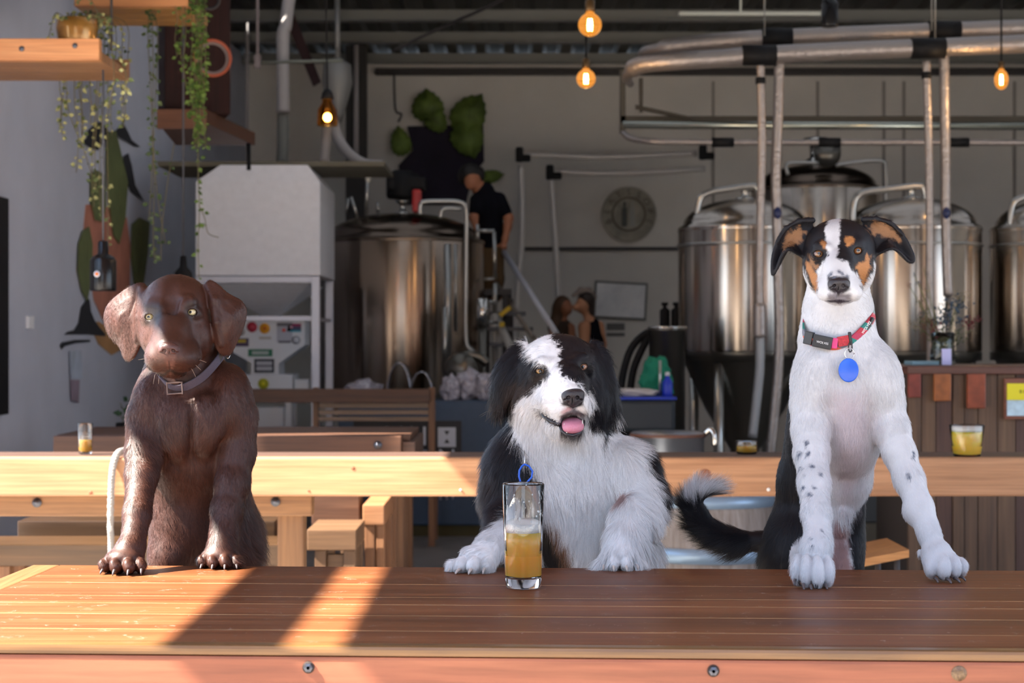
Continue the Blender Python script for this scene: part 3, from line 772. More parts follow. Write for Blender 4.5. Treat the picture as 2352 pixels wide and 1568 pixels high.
# crumpled clear bags and steel scoops on top of the crate
def crumple(c, r, seed, n=3):
    v = []; f = []; bm = bmesh.new(); bmesh.ops.create_icosphere(bm, subdivisions=n, radius=1)
    A = np.array([tuple(x.co) for x in bm.verts]); nn = vnoise(A + seed, 2.6, seed) + .6 * vnoise(A + seed, 6, seed + 1)
    for x, k in zip(bm.verts, nn): x.co = x.co * (.55 + .62 * k)
    bm.verts.index_update()
    vs = [(c[0] + x.co.x * r[0], c[1] + x.co.y * r[1], c[2] + max(-.75, x.co.z) * r[2]) for x in bm.verts]; fs = [[q.index for q in g.verts] for g in bm.faces]; bm.free(); return vs, fs
bagm = pm('crumpled_film', (.40, .38, .43), rough=.22, spec=.8, noise=.35, nscale=40)
zt = P(0, 921, d).z
for i, (u, v, ru, rv, dd, lb, grp) in enumerate(((1035, 898, 26, 26, 10.40, 'crumpled clear bag of cups at the left of the crate top', 0), (1075, 890, 34, 34, 10.45, 'largest crumpled clear bag, in the middle of the crate top', 0), (1120, 893, 28, 30, 10.40, 'crumpled clear bag on the crate behind the fluffy dog ear', 0))):
    m = MB(); q = P(u, v, dd); r_ = px(rv, dd); vs, fs = crumple((q.x, dd, zt + r_ * .82), (px(ru, dd) * .92, .13, r_ * 1.2), i + 3); m.add(vs, fs, False)
    tag(m.build('plastic_bag', bagm), lb, 'bag', 'clear bags on the navy crate')
d2 = 10.2; zt2 = zt
m = MB(); q = P(832, 870, d2 + .2); vs, fs = crumple((q.x, d2 + .2, zt2 + px(22, d2) * .82), (px(44, d2), .15, px(25, d2)), 9); m.add(vs, fs, False); tag(m.build('plastic_bag', bagm), 'crumpled clear bag beside the silver hopper legs', 'bag', 'clear bags')
steelm = pm('scoop_steel', (.42, .42, .46), rough=.22, metal=.9)
for i, (u0, u1, vt, lb) in enumerate(((890, 948, 832, 'bright bent steel scoop lying on the crate beside the clear bag'), (942, 998, 852, 'darker steel scoop overlapping the bright one'))):
    m = MB(); xa = P(u0, 0, d2 + .25).x; xb = P(u1, 0, d2 + .25).x; ht = P(0, vt, d2 + .25).z - zt2 - .001; n_ = 14; vs = []; fs = []
    for k in range(n_ + 1):
        a = PI * (k / n_) * .92 + .1; x = (xa + xb) / 2 - math.cos(a) * (xb - xa) / 2; z = zt2 + .001 + math.sin(a) * ht
        for yy in (d2 + .1, d2 + .42): vs += [(x, yy, max(z, zt2 + .001)), ((x - (xa + xb) / 2) * .93 + (xa + xb) / 2, yy, max(zt2 + .001, z - .006))]
    for k in range(n_):
        b0 = k * 4; b1 = b0 + 4; fs += [(b0, b1, b1 + 2, b0 + 2), (b0 + 1, b0 + 3, b1 + 3, b1 + 1), (b0, b0 + 1, b1 + 1, b1), (b0 + 2, b1 + 2, b1 + 3, b0 + 3)]
    m.add(vs, fs, True); tag(m.build('scoop', steelm), lb, 'scoop', 'steel scoops')
# ---- right-hand bar
d = 6.8; bar = thing('bar_counter', 'dark timber bar counter with upright boards on the right', 'counter', (P(2330, 0, d).x, d + .35, 0))
bx0 = P(2080, 0, d).x; zt = P(0, 840, d).z
barw = wood('bar_top_wood', (.06, .022, .016), (.09, .035, .025), (.13, .05, .035), 0, rough=.35)
m = MB(); m.box2((bx0, d - .03, zt - .032), (3.6, d + .65, zt), .005); m.build('worktop', barw, bar)
m = MB(); rg = random.Random(3); x = bx0 + .01; mats = [wood('bar_board_a', (.055, .03, .018), (.10, .055, .03), (.15, .085, .045), 2, rough=.55), wood('bar_board_b', (.07, .038, .02), (.11, .06, .032), (.15, .088, .046), 2, rough=.55), wood('bar_board_c', (.05, .022, .016), (.075, .035, .024), (.10, .05, .03), 2, rough=.55)]
k = 0
while x < 3.5:
    w = rg.uniform(.045, .075); m = MB(); m.box2((x, d - rg.uniform(0, .006), .02), (x + w - .003, d + .02, zt - .033), .002); m.build('board', mats[(0, 1, 2, 1, 0)[k % 5]], bar); x += w; k += 1
m = MB(); m.box2((bx0 + .012, d + .022, 0), (3.5, d + .6, zt - .033)); m.build('carcass', pm('carcass_dark', (.03, .02, .015), rough=.8), bar)
for i, (u0, u1, v0, v1, c_) in enumerate(((2083, 2112, 856, 912, (.16, .03, .02)), (2142, 2181, 852, 920, (.24, .075, .02)), (2218, 2260, 856, 937, (.20, .045, .018)))):
    m = MB(); m.box2((P(u0, 0, d).x, d - .028, P(0, v1, d).z), (P(u1, 0, d).x, d - .0065, P(0, v0, d).z), .004); m.build('panel', pm('bar_panel%d' % i, c_, rough=.45, noise=.25, nscale=30), bar, 'reddish wooden block under the bar top')
sg = thing('framed_notice', 'yellow and pale blue framed notice fixed to the bar front', 'sign', (P(2335, 0, d).x, d - .03, P(0, 915, d).z))
m = MB(); m.box2((P(2304, 0, d).x, d - .022, P(0, 962, d).z), (P(2385, 0, d).x, d - .0065, P(0, 868, d).z), .003); m.build('frame', wood('frame_red', (.15, .05, .03), (.2, .07, .04), (.25, .1, .05), 0), sg)
m = MB(); m.box2((P(2309, 0, d).x, d - .026, P(0, 918, d).z), (P(2380, 0, d).x, d - .0225, P(0, 880, d).z)); pa = m.build('paper', pm('yellow_paper', (.70, .62, .02), rough=.6), sg)
m = MB(); m.box2((P(2309, 0, d).x, d - .026, P(0, 954, d).z), (P(2380, 0, d).x, d - .0225, P(0, 918.5, d).z)); m.build('picture', pm('pale_blue_paper', (.45, .6, .68), rough=.6, noise=.3, nscale=20), sg)
for i, u in enumerate((2340, 2349)): text('B' if i else 'B', .018, Vector((P(u, 0, d).x, d - .0265, P(0, 899, d).z)), (R(90), 0, 0), pm('ink_olive', (.10, .09, .01)), pa, 'letter', .0004)
# things on the bar
dd = 7.05
m = MB(); m.box2((P(2088, 0, dd).x, dd - .05, zt + .0005), (P(2150, 0, dd).x, dd + .09, zt + .016), .003); tag(m.build('menu_book', pm('teal_cover', (.22, .36, .42), rough=.5)), 'thin pale teal booklet lying on the bar by the vase', 'book')
m = MB(); m.box((P(2174, 0, 6.95).x, 6.95, zt + .0335), (px(21, dd), .004, .064), (R(-12), 0, R(-8)), .001); tag(m.build('table_card', pm('lilac_card', (.55, .55, .85), rough=.5)), 'small upright lilac card leaning in front of the vase', 'card')
vz = thing('vase_of_dried_flowers', 'glass vase holding a loose bouquet of dried blue and dusky pink flowers', 'flowers', (P(2165, 0, 7.2).x, 7.2, zt))
m = MB(); m.lathe(vz.location + Vector((0, 0, .001)), [(0, 0), (.05, 0), (.052, .01), (.045, .08), (.05, .13), (.047, .13), (.042, .08), (.046, .012), (0, .01)], 28); m.build('vase', glassm('vase_glass', (.8, .9, .85), .02), vz)
rg = random.Random(12); stems = MB(); cols = {'dusky': [MB(), (.10, .018, .02)], 'blue': [MB(), (.045, .07, .10)], 'sage': [MB(), (.075, .08, .035)], 'straw': [MB(), (.22, .17, .10)]}
org = vz.location + Vector((0, 0, .04))
def flower(kind, u, v, r, dy=0, n=26):
    c = P(u, v, 7.2 + dy); mid = org * .45 + c * .55 + Vector((0, 0, .02)); stems.tube([org, mid, c], .0016, 5)
    mb = MB()
    for _ in range(n):
        q = c + Vector((rg.gauss(0, r * .5), rg.gauss(0, r * .5), rg.gauss(0, r * .5))); a = Vector((rg.uniform(-1, 1), rg.uniform(-1, 1), rg.uniform(-1, 1))).normalized(); b_ = a.orthogonal().normalized(); L = r * .35
        mb.add([q, q + a * L + b_ * L * .4, q + a * L * 1.6, q + a * L - b_ * L * .4], [(0, 1, 2, 3)])
    mb.build('flower_head', pm('petal_' + kind, cols[kind][1], rough=.8), vz)
for a_ in [('blue', 2180, 722, .05, 0, 60), ('blue', 2165, 735, .04, .03, 40), ('blue', 2200, 700, .035, 0, 30), ('dusky', 2228, 738, .034, 0, 40), ('dusky', 2145, 752, .03, -.03, 36), ('straw', 2205, 680, .025), ('straw', 2213, 684, .022), ('sage', 2170, 705, .03), ('sage', 2150, 775, .04, 0, 40), ('sage', 2200, 775, .035), ('sage', 2120, 735, .03), ('straw', 2100, 745, .02), ('straw', 2112, 700, .014), ('blue', 2110, 650, .012), ('straw', 2122, 618, .010), ('dusky', 2088, 655, .012), ('blue', 2100, 630, .010), ('straw', 2128, 665, .014), ('sage', 2112, 690, .014), ('blue', 2118, 720, .016), ('sage', 2136, 760, .03), ('straw', 2148, 795, .02), ('sage', 2178, 795, .03), ('straw', 2232, 758, .014)]: flower(*a_)
stems.build('stems', pm('dry_stem', (.12, .12, .05), rough=.8), vz)
# grey appliance and stool right of the slim dog
d = 7.4; ch = thing('drinks_chest', 'low slate grey drinks chest partly hidden by the slim dog', 'chest', (P(2030, 0, d).x, d + .3, 0))
m = MB(); a = P(1880, 1096, d); b_ = P(2108, 1200, d); m.box2((a.x, d, b_.z), (b_.x, d + .55, a.z), .01); m.build('lid', pm('slate_paint', (.045, .055, .065), rough=.5), ch)
m = MB(); m.box2((a.x + .01, d + .01, 0.02), (b_.x - .01, d + .54, b_.z - .001), .01); m.build('body', pm('olive_grey', (.085, .08, .065), rough=.6), ch)
d = 5.0; stl = thing('stool', 'small stool with a tilted orange wooden seat and black legs', 'stool', (P(2010, 0, d).x, d + .15, 0))
m = MB(); a = P(1960, 1290, d); b_ = P(2088, 1262, d); m.add([], [])
sx0, sx1 = a.x, b_.x; z0, z1 = P(0, 1288, d).z, P(0, 1262, d).z
m.prism([Vector((sx0, d, z0 - .022)), Vector((sx1, d, z1 - .022)), Vector((sx1, d, z1)), Vector((sx0, d, z0))], (0, 0, 0), (0, .3, 0)); m.build('seat', wood('stool_orange', (.38, .16, .05), (.48, .22, .07), (.55, .28, .1), 0), stl)
for (x, z) in ((sx0 + .02, z0 - .022), (sx1 - .03, z1 - .029)):
    for yy in (d + .02, d + .28): m = MB(); m.tube([(x, yy, 0), (x, yy, z - .001)], .009, 8); m.build('leg', darksteel, stl)
# barrel behind the tail
d = 7.0; bl = thing('wooden_barrel', 'weathered grey barrel with pale blue hoops behind the curled tail', 'barrel', (P(1640, 0, d).x, d + .32, 0))
c = Vector((P(1640, 0, d).x, d + .32, 0)); st2 = wood('weathered_stave', (.20, .17, .15), (.30, .26, .24), (.40, .36, .34), 2, rough=.7)
zb = lambda v: P(0, v, d).z
rad = lambda z: .325 - .05 * ((z - .28) / .36) ** 2
H = zb(1125); zs = [0, .03] + list(np.linspace(.06, H, 10)); m = MB(); bl_top = H - .02; m.lathe(c, [(0, .001)] + [(rad(z), max(z, .001)) for z in zs] + [(rad(H) - .02, H), (rad(H) - .02, H - .02), (0, H - .02)], 40); m.build('staves', st2, bl)
hoop = pm('blue_hoop', (.30, .42, .56), rough=.35, metal=.35)
for (v0, v1) in ((1143, 1170), (1262, 1297), (1400, 1420)):
    z1_, z0_ = zb(v0), zb(v1); m = MB(); m.lathe(c, [(rad(z0_) + .001, z0_), (rad(z0_) + .006, z0_ + .001), (rad(z1_) + .006, z1_ - .001), (rad(z1_) + .001, z1_), (rad(z1_) - .002, z1_), (rad(z0_) - .002, z0_), (rad(z0_) + .001, z0_)], 40); m.build('hoop', hoop, bl)
# ---------------------------------------------------------------- brewery at the back
inox = pm('polished_steel', (.62, .60, .56), rough=.13, metal=1)
def brushed(name, col, rough=.22, rot=0.25):
    m = pm(name, col, rough=rough, metal=1); n = m.node_tree.nodes; b = n['Principled BSDF']; b.inputs['Anisotropic'].default_value = .92; b.inputs['Anisotropic Rotation'].default_value = rot
    t = n.new('ShaderNodeTangent'); t.direction_type = 'RADIAL'; t.axis = 'Z'; m.node_tree.links.new(t.outputs[0], b.inputs['Tangent']); return m
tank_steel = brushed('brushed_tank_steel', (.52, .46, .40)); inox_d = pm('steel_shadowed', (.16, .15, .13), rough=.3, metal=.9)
inox_b = pm('brushed_tube', (.42, .42, .40), rough=.28, metal=.9)
foil = pm('foil_insulation', (.34, .30, .28), rough=.36, metal=.7, bump=.5, bscale=60)
foil2 = pm('foil_wall', (.66, .62, .58), rough=.5, metal=.3)
blackp = pm('black_rubber', (.006, .006, .007), rough=.6, spec=.25)
white_p = pm('white_powder_coat', (.72, .72, .76), rough=.4, noise=.04)
galv = pm('galvanised_frame', (.46, .47, .53), rough=.35, metal=.5)
olive = pm('olive_duct', (.13, .115, .08), rough=.7)
def tube(name, pts, r, mat, label=None, cat=None, group=None, n=12, d=None, parent=None, sub=5):
    """pts (u, v, depth) when d is None"""
    P3 = [P(u, v, dd) for (u, v, dd) in pts] if d is None else [P(u, v, d) for (u, v) in pts]
    if len(P3) > 2: P3 = cat_(P3, sub)
    m = MB(); rr = r; m.tube(P3, rr, n); return tag(m.build(name, mat, parent), label, cat, group)
def cat_(c, s=5): return cat(c, s)
# -- grain silo
d = 10.5; si = thing('grain_silo', 'white square grain silo with chamfered shoulders on a galvanised frame', 'silo', (P(600, 0, d).x, d + .6, 0))
X0 = P(450, 0, d).x; X1 = P(735, 0, d).x; D2 = d + .86
zt = P(0, 378, d).z; zs_ = P(0, 417, d).z; zb_ = P(0, 632, d).z; ch_ = px(55, d)
m = MB(); rim0 = [(X0, d), (X1, d), (X1, D2), (X0, D2)]; top = [(X0 + ch_, d + .02), (X1 - px(30, d), d + .02), (X1 - px(30, d), D2 - ch_), (X0 + ch_, D2 - ch_)]
v = [(x, y, zb_) for x, y in rim0] + [(x, y, zs_) for x, y in rim0] + [(x, y, zt) for x, y in top]
v += [((X0 + X1) / 2 - px(22, d), d + .5, P(0, 722, d).z), ((X0 + X1) / 2 + px(22, d), d + .5, P(0, 722, d).z), ((X0 + X1) / 2 + px(22, d), d + .6, P(0, 722, d).z), ((X0 + X1) / 2 - px(22, d), d + .6, P(0, 722, d).z)]
f = [(i, (i + 1) % 4, 4 + (i + 1) % 4, 4 + i) for i in range(4)] + [(4 + i, 4 + (i + 1) % 4, 8 + (i + 1) % 4, 8 + i) for i in range(4)] + [(8, 9, 10, 11)]
m.add(v[:12], f, False); m.build('bin', white_p, si)
m = MB(); hz = P(0, 651, d).z; hv = [(X0 + .08, d + .04, hz), (X1 - .06, d + .04, hz), (X1 - .06, D2 - .1, hz), (X0 + .08, D2 - .1, hz)] + v[12:]
m.add(hv, f[:4] + [(0, 3, 2, 1), (4, 5, 6, 7)]); m.build('hopper', white_p, si)
m = MB(); m.box2((X0 - .25, d + .1, zt + .002), (P(880, 0, d).x, D2, zt + .03)); m.build('lid', olive, si)
za, zb2 = P(0, 634, d).z, P(0, 650, d).z
m = MB(); m.box2((X0, d - .02, zb2), (X1, d + .03, za), .004); m.build('rail', galv, si)
m = MB(); m.box2((X0, d - .01, P(0, 737, d).z), (X1 - .03, d + .03, P(0, 725, d).z), .003); m.build('rail', galv, si)
for (x, y) in ((X1 - .05, d - .025), (X0, d - .025), (X1 - .05, D2 - .1), (X0, D2 - .1)):
    m = MB(); m.box2((x, y, 0), (x + .05, y + .05, za), .004); m.build('leg', galv, si)
m = MB(); m.box2((X1 - .04, d + .03, P(0, 733, d).z - .01), (X1 - .01, D2 - .1, P(0, 733, d).z + .01)); m.build('rail', galv, si)
# -- mill with stickers
d = 10.9; ml = thing('grain_mill', 'white grain mill covered in round and square stickers below the silo', 'mill', (P(610, 0, d).x, d + .15, 0))
mw = pm('mill_white', (.66, .69, .74), rough=.4)
out = [(520, 738), (700, 738), (700, 792), (640, 834), (640, 859), (577, 859), (577, 833), (520, 800)]
m = MB(); m.prism([P(u, v_, d) for u, v_ in out], (0, 0, 0), (0, .28, 0)); m.build('hopper', mw, ml)
m = MB(); a = P(540, 859, d); b_ = P(673, 893, d); m.box2((a.x, d - .02, b_.z), (b_.x, d + .3, a.z - .001), .003); bb = m.build('base', mw, ml)
m = MB(); a = P(676, 871, d); b_ = P(708, 895, d); m.box2((a.x, d, b_.z), (b_.x, d + .1, a.z), .003); m.build('control_box', mw, ml)
for u in (548, 662):
    x = P(u, 0, d).x
    for yy in (d, d + .24): m = MB(); m.box2((x - .02, yy, 0), (x + .02, yy + .03, P(0, 893.5, d).z), .002); m.build('leg', mw, ml)
m = MB(); a = P(590, 935, d); b_ = P(650, 990, d); m.box2((a.x, d + .05, b_.z), (b_.x, d + .2, a.z), .004); m.build('tray', mw, ml)
def sticker(kind, u, v_, w, h, c_, lb, extra=None):
    m = MB(); q = P(u, v_, d); y = d - (.0225 if v_ > 860 else .0025)
    if kind == 'o': m.lathe((q.x, y, q.z), [(0, -.0008), (px(w, d) / 2, -.0008), (px(w, d) / 2, .002)], 24, 'y')
    else: m.box2((q.x - px(w, d) / 2, y - .0008, q.z - px(h, d) / 2), (q.x + px(w, d) / 2, y + .002, q.z + px(h, d) / 2))
    o = m.build('sticker', pm('ink%.2f%.2f%.2f' % c_, c_, rough=.5), ml, lb)
    if extra:
        for e in extra:
            m = MB(); q = P(e[1], e[2], d)
            if e[0] == 'o': m.lathe((q.x, y - .001, q.z), [(0, -.0008), (px(e[3], d) / 2, -.0008), (px(e[3], d) / 2, .0005)], 20, 'y')
            elif e[0] == 't': text(e[5], px(e[4], d) * 1.3, Vector((q.x, y - .0012, q.z)), (R(90), 0, 0), pm('ink%.2f%.2f%.2f' % e[3], e[3], rough=.5), o, 'letter', .0004); continue
            else: m.box2((q.x - px(e[3], d) / 2, y - .0018, q.z - px(e[4], d) / 2), (q.x + px(e[3], d) / 2, y - .0005, q.z + px(e[4], d) / 2))
            m.build('print', pm('ink%.2f%.2f%.2f' % e[5], e[5], rough=.5), o)
sticker('o', 579, 751, 24, 24, (.42, .02, .05), 'red round sticker', [('o', 579, 751, 12, 0, (.5, .06, .1))])
sticker('o', 608, 754, 24, 24, (.80, .36, .02), 'orange round sticker', [('o', 608, 754, 8, 0, (.6, .12, .02))])
sticker('b', 609, 776, 28, 6, (.45, .42, .40), 'grey lettered sticker')
sticker('b', 654, 763, 36, 46, (.40, .42, .50), 'large pale grey sticker', [('b', 654, 745, 36, 7, (.12, .12, .14)), ('b', 654, 785, 28, 5, (.10, .10, .13))])
sticker('b', 676, 752, 32, 19, (.06, .06, .14), 'dark flag sticker', [('b', 680, 746, 24, 7, (.25, .02, .1)), ('b', 679, 760, 24, 4, (.02, .3, .42)), ('o', 669, 751, 7, 0, (.7, .4, .5)), ('o', 652, 758, 8, 0, (.7, .08, .05))])
sticker('o', 680, 781, 20, 20, (.28, .30, .36), 'grey ring sticker', [('o', 680, 781, 13, 0, (.62, .64, .7))])
sticker('o', 554, 762, 18, 18, (.34, .32, .32), 'grey round sticker')
sticker('b', 554, 786, 35, 19, (.06, .035, .09), 'purple sticker with yellow letters', [('b', 555, 783, 20, 7, (.5, .36, .01))])
sticker('b', 598, 810, 56, 17, (.02, .16, .09), 'green banner sticker', [('b', 598, 810, 38, 8, (.38, .46, .44))])
sticker('b', 607, 840, 46, 32, (.012, .02, .035), 'navy square sticker', [('b', 607, 834, 36, 9, (.42, .44, .5)), ('b', 607, 846, 36, 9, (.42, .44, .5))])
sticker('o', 606, 881, 25, 23, (.42, .42, .02), 'yellow green round sticker', [('o', 606, 881, 8, 0, (.7, .65, .02))])
# -- middle tank
def tank(name, label, u, v_sh, v_top, v_bot, d, r, legs=True, dome=None, group='steel brewing tanks', rim=True, body=inox, domem=None, handle=0, skirt=True):
    if body is inox: body = tank_steel
    c = Vector((P(u, 0, d).x, d + r, 0)); t = thing(name, label, 'tank', (c.x, c.y, 0), group=group)
    zs = P(0, v_sh, d).z; ztp = P(0, v_top, d + r).z; zb = P(0, v_bot, d).z
    m = MB(); m.lathe(c, [(r * .99, zb), (r, zb + .01), (r, zs - .01), (r * .99, zs)], 72); m.build('shell', body, t)
    m = MB(); pr = [(r * 1.005, zs - .015), (r * 1.012, zs), (r * .99, zs + .014), (r * .93, zs + .022)]
    hh = ztp - zs - .022
    for i in range(1, 11): a = i / 10 * PI / 2; pr.append((r * .93 * math.cos(a) if i < 10 else .0, zs + .022 + hh * math.sin(a) ** 1.0))
    m.lathe(c, pr, 64); m.build('dome', domem or body, t)
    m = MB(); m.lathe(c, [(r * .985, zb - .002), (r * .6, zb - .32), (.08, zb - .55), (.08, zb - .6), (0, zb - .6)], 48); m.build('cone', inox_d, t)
    if legs:
        for k in range(4):
            a = PI / 4 + k * PI / 2 + .2; m = MB(); m.tube([c + Vector((math.cos(a) * r * .86, math.sin(a) * r * .86, 0)), c + Vector((math.cos(a) * r * .86, math.sin(a) * r * .86, zb - .06))], .028, 12); m.build('leg', inox_b, t)
    if skirt:
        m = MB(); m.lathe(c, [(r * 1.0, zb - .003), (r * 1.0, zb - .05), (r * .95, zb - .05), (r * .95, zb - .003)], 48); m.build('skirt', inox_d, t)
    return t, c, zs, ztp
domed = pm('bronzed_dome', (.17, .13, .10), rough=.25, metal=1)
tm, c, zs, ztp = tank('brewing_tank', 'wide steel mash tank with dark dome right of the white silo', 912, 545, 490, 905, 11.4, .555, dome=None, domem=domed, body=brushed('warm_steel', (.40, .31, .24)))
m = MB(); m.lathe(c + Vector((0, 0, ztp - .012)), [(.045, 0), (.05, .02), (.02, .03), (.018, .07), (.045, .085), (.05, .10), (0, .10)], 24); m.build('manway_neck', inox, tm)
mo = MB(); mo.lathe(c + Vector((0, 0, ztp + .10)), [(0, 0), (.10, 0), (.11, .02), (.11, .16), (.06, .19), (0, .19)], 24); mo.box(c + Vector((.03, 0, ztp + .2)), (.26, .2, .09), None, .02); mo.build('agitator_motor', blackp, tm)
m = MB(); m.box(P(958, 462, 11.6), (.06, .1, .15), None, .015); m.build('valve_box', pm('red_plastic', (.40, .02, .02), rough=.4), tm, 'red valve actuator')
for (a0, a1, r_) in (((845, 392, 11.7), (841, 495, 11.7), .012), ((806, 452, 11.7), (822, 500, 11.7), .012), ((800, 455, 11.8), (795, 490, 11.8), .01), ((868, 465, 11.9), (868, 490, 11.9), .012)):
    m = MB(); m.tube([P(*a0), P(*a1)], r_, 10); m.build('pipe_stub', inox_b, tm)
m = MB(); m.ball(P(845, 407, 11.7), .02, (1, 1, 2.2)); m.build('pressure_valve', pm('cream', (.7, .66, .55), rough=.4), tm)
m = MB(); m.tube(cat_([P(965, 492, 11.2), P(965, 475, 11.2), P(972, 464, 11.2), (P(1010, 462, 11.2)), P(1055, 464, 11.2), P(1070, 480, 11.2), P(1071, 560, 11.2), P(1070, 700, 11.2), P(1071, 780, 11.2), P(1078, 800, 11.2), P(1090, 812, 11.2), P(1092, 852, 11.2)], 5), .014, 12); m.build('handrail_pipe', inox_b, tm)
m = MB(); m.tube(cat_([P(1012, 500, 11.25), P(1014, 484, 11.25), P(1028, 478, 11.25), P(1060, 480, 11.25)], 4), .012, 10); m.build('handle', inox_b, tm)
for (u, v0, v1, r_, dd) in ((1028, 560, 870, .024, 11.2), (1046, 560, 760, .012, 11.35), (1022, 705, 870, .018, 11.15)):
    m = MB(); m.tube([P(u, v0, dd), P(u, v1, dd)], r_, 12); m.build('riser_pipe', inox_b, tm)
# -- platform, railing and ladder
d = 11.8; pf = thing('platform_ladder', 'steel platform with handrails and slanting ladder where a person stands', 'ladder', (P(1165, 0, d).x, d + .2, 0))
def rail(a, b_, r_, nm='rail', mt=None): m = MB(); m.tube([P(*a), P(*b_)], r_, 10); m.build(nm, mt or inox_b, pf)
rail((1094, 530, d), (1136, 530, d), .013); rail((1097, 515, d), (1097, 560, d), .013, 'post'); rail((1135, 532, d), (1137, 640, d), .013, 'post'); rail((1137, 640, d), (1112, 641, d), .011)
rail((1137, 650, d), (1136, 720, d), .016, 'post'); rail((1150, 566, 12.6), (1278, 766, 11.2), .02, 'handrail', pm('rail_white', (.5, .51, .56), rough=.35)); rail((1140, 652, 12.4), (1225, 775, 11.6), .018, 'handrail', pm('rail_olive', (.22, .19, .16), rough=.5))
rail((1140, 730, 11.9), (1182, 818, 11.5), .03, 'stringer', pm('rail_cream', (.42, .41, .38), rough=.5)); rail((1136, 720, 11.8), (1138, 900, 11.8), .022, 'post', pm('rail_cream', (.42, .41, .38)))
zp = P(0, 668, 12.5).z
m = MB(); m.box2((P(1108, 0, d).x, 12.0, zp - .04), (P(1175, 0, d).x, 13.2, zp)); m.build('deck', darksteel, pf)
for (x, y) in ((P(1112, 0, d).x, 12.05), (P(1112, 0, d).x, 13.1), (P(1172, 0, d).x, 13.1), (P(1160, 0, d).x, 12.05)):
    m = MB(); m.box2((x - .02, y - .02, 0), (x + .02, y + .02, zp - .041)); m.build('leg', darksteel, pf)
yel = pm('safety_yellow', (.55, .36, .01), rough=.5)
for i in range(6):
    t = i / 5; q = P(1150, 720, 12.0) * (1 - t) + P(1235, 905, 11.3) * t; m = MB(); m.box(q, (.34, .2, .025), None, .003); m.build('tread', pm('tread_grey', (.10, .10, .11), rough=.6), pf)
m = MB(); m.box(P(1160, 715, 11.7), (.09, .02, .03), (0, R(-38), 0), .004); m.box(P(1153, 745, 11.7), (.035, .02, .035), None, .004); m.build('warning_label', yel, pf)
sgls = thing('sight_glass', 'bright steel sight glass cylinder on the pipes before the ladder', 'gauge', P(1108, 705, 11.0))
m = MB(); m.tube([P(1108, 686, 11.0), P(1108, 748, 11.0)], [px(14, 11)] * 2, 20); m.build('body', inox, sgls)
m = MB(); m.tube([P(1122, 694, 11.0), P(1140, 694, 11.1)], .012, 10); m.tube([P(1122, 740, 11.0), P(1140, 740, 11.1)], .012, 10); m.build('arm', inox_b, sgls)
m = MB(); m.tube([P(1108, 748.5, 11.0), P(1108, 960, 11.0), Vector((P(1108, 0, 11).x, 11.0, 0))], [.03, .02, .02], 10); m.build('stand', inox_d, sgls)
pu = thing('pump', 'dark steel pump and pipework at the foot of the mash tank', 'pump', (P(1060, 0, 10.9).x, 10.9, 0))
m = MB(); m.lathe(P(1060, 850, 10.9), [(0, -.08), (.09, -.08), (.11, -.03), (.11, .05), (.05, .12), (0, .12)], 20, 'y'); m.build('housing', inox_d, pu)
m = MB(); m.tube(cat_([P(1050, 830, 10.9), P(1075, 815, 10.9), P(1100, 820, 10.9), P(1120, 835, 10.9)], 4), .03, 12); m.build('pipe', inox_d, pu)
m = MB(); m.box2((P(1040, 0, 10.9).x, 10.8, 0), (P(1085, 0, 10.9).x, 11.0, P(0, 882, 10.9).z)); m.build('base', blackp, pu)
# -- right-hand tanks
ta = tank('fermenting_tank', 'tall steel tank with low dome behind the two insulated pipes', 1732, 517, 457, 808, 9.5, .372)
tb = tank('fermenting_tank', 'steel tank directly behind the slim dog and dried flowers', 2130, 517, 455, 808, 9.5, .385)
tc_ = tank('fermenting_tank', 'dim steel tank standing further back between two nearer ones', 1900, 423, 378, 640, 12.2, .46, legs=True, domem=domed)
td = tank('fermenting_tank', 'steel tank cut by the edge of the view on the far right', 2490, 517, 455, 808, 9.5, .39)
for (t, c, zs, zt_), (hu0, hv0, hu1, hv1) in ((ta, (1603, 478, 1728, 427)), (tb, (1960, 478, 2110, 427)), (td, (2322, 490, 2460, 430))):
    m = MB(); dd = 9.75; m.tube(cat_([P(hu0, hv0 + 30, dd), P(hu0, hv0, dd), P(hu0 + 8, hv0 - 26, dd), P(hu0 + 32, hv0 - 38, dd), P((hu0 + hu1) / 2, hv1 + 8, dd), P(hu1, hv1, dd), P(hu1 + 14, hv1 + 12, dd), P(hu1 + 16, hv1 + 34, dd)], 5), .019, 12); m.build('vent_pipe', inox_b, t)
    m = MB(); m.lathe(c + Vector((0, 0, zt_ - .01)), [(.05, 0), (.055, .015), (.02, .02), (.02, .05), (.035, .06), (.035, .08), (0, .08)], 20); m.build('fitting', inox, t)
    m = MB(); m.lathe((c.x, c.y - .36, zs - .35), [(0, -.03), (.04, -.028), (.045, 0)], 20, 'y') if False else m.lathe(c, [(.374 if t is ta[0] else .388, zs - .10), (.380 if t is ta[0] else .394, zs - .10), (.380 if t is ta[0] else .394, zs - .085), (.374, zs - .085)], 48); m.build('band', inox_b, t)
t, c, zs, zt_ = tc_
m = MB(); m.lathe(c + Vector((0, 0, zt_ - .01)), [(.07, 0), (.075, .04), (.04, .06), (.05, .15), (.09, .17), (.09, .2), (0, .2)], 20); m.build('manway', inox, t)
m = MB(); m.tube(cat_([P(1810, 402, 12), P(1806, 378, 12), P(1830, 374, 12), P(1880, 374, 12)], 4), .013, 10); m.tube(cat_([P(1920, 380, 12), P(1970, 372, 12), P(2025, 370, 12), P(2034, 390, 12), P(2034, 470, 12)], 4), .013, 10); m.build('vent_pipe', inox_b, t)
m = MB(); q = P(1900, 355, 12.2); m.lathe(q, [(0, -.03), (.09, -.03), (.09, .03), (0, .03)], 16, 'y'); m.tube([P(1870, 345, 12.2), P(1930, 345, 12.2)], .03, 10); m.build('valve', inox_d, t)
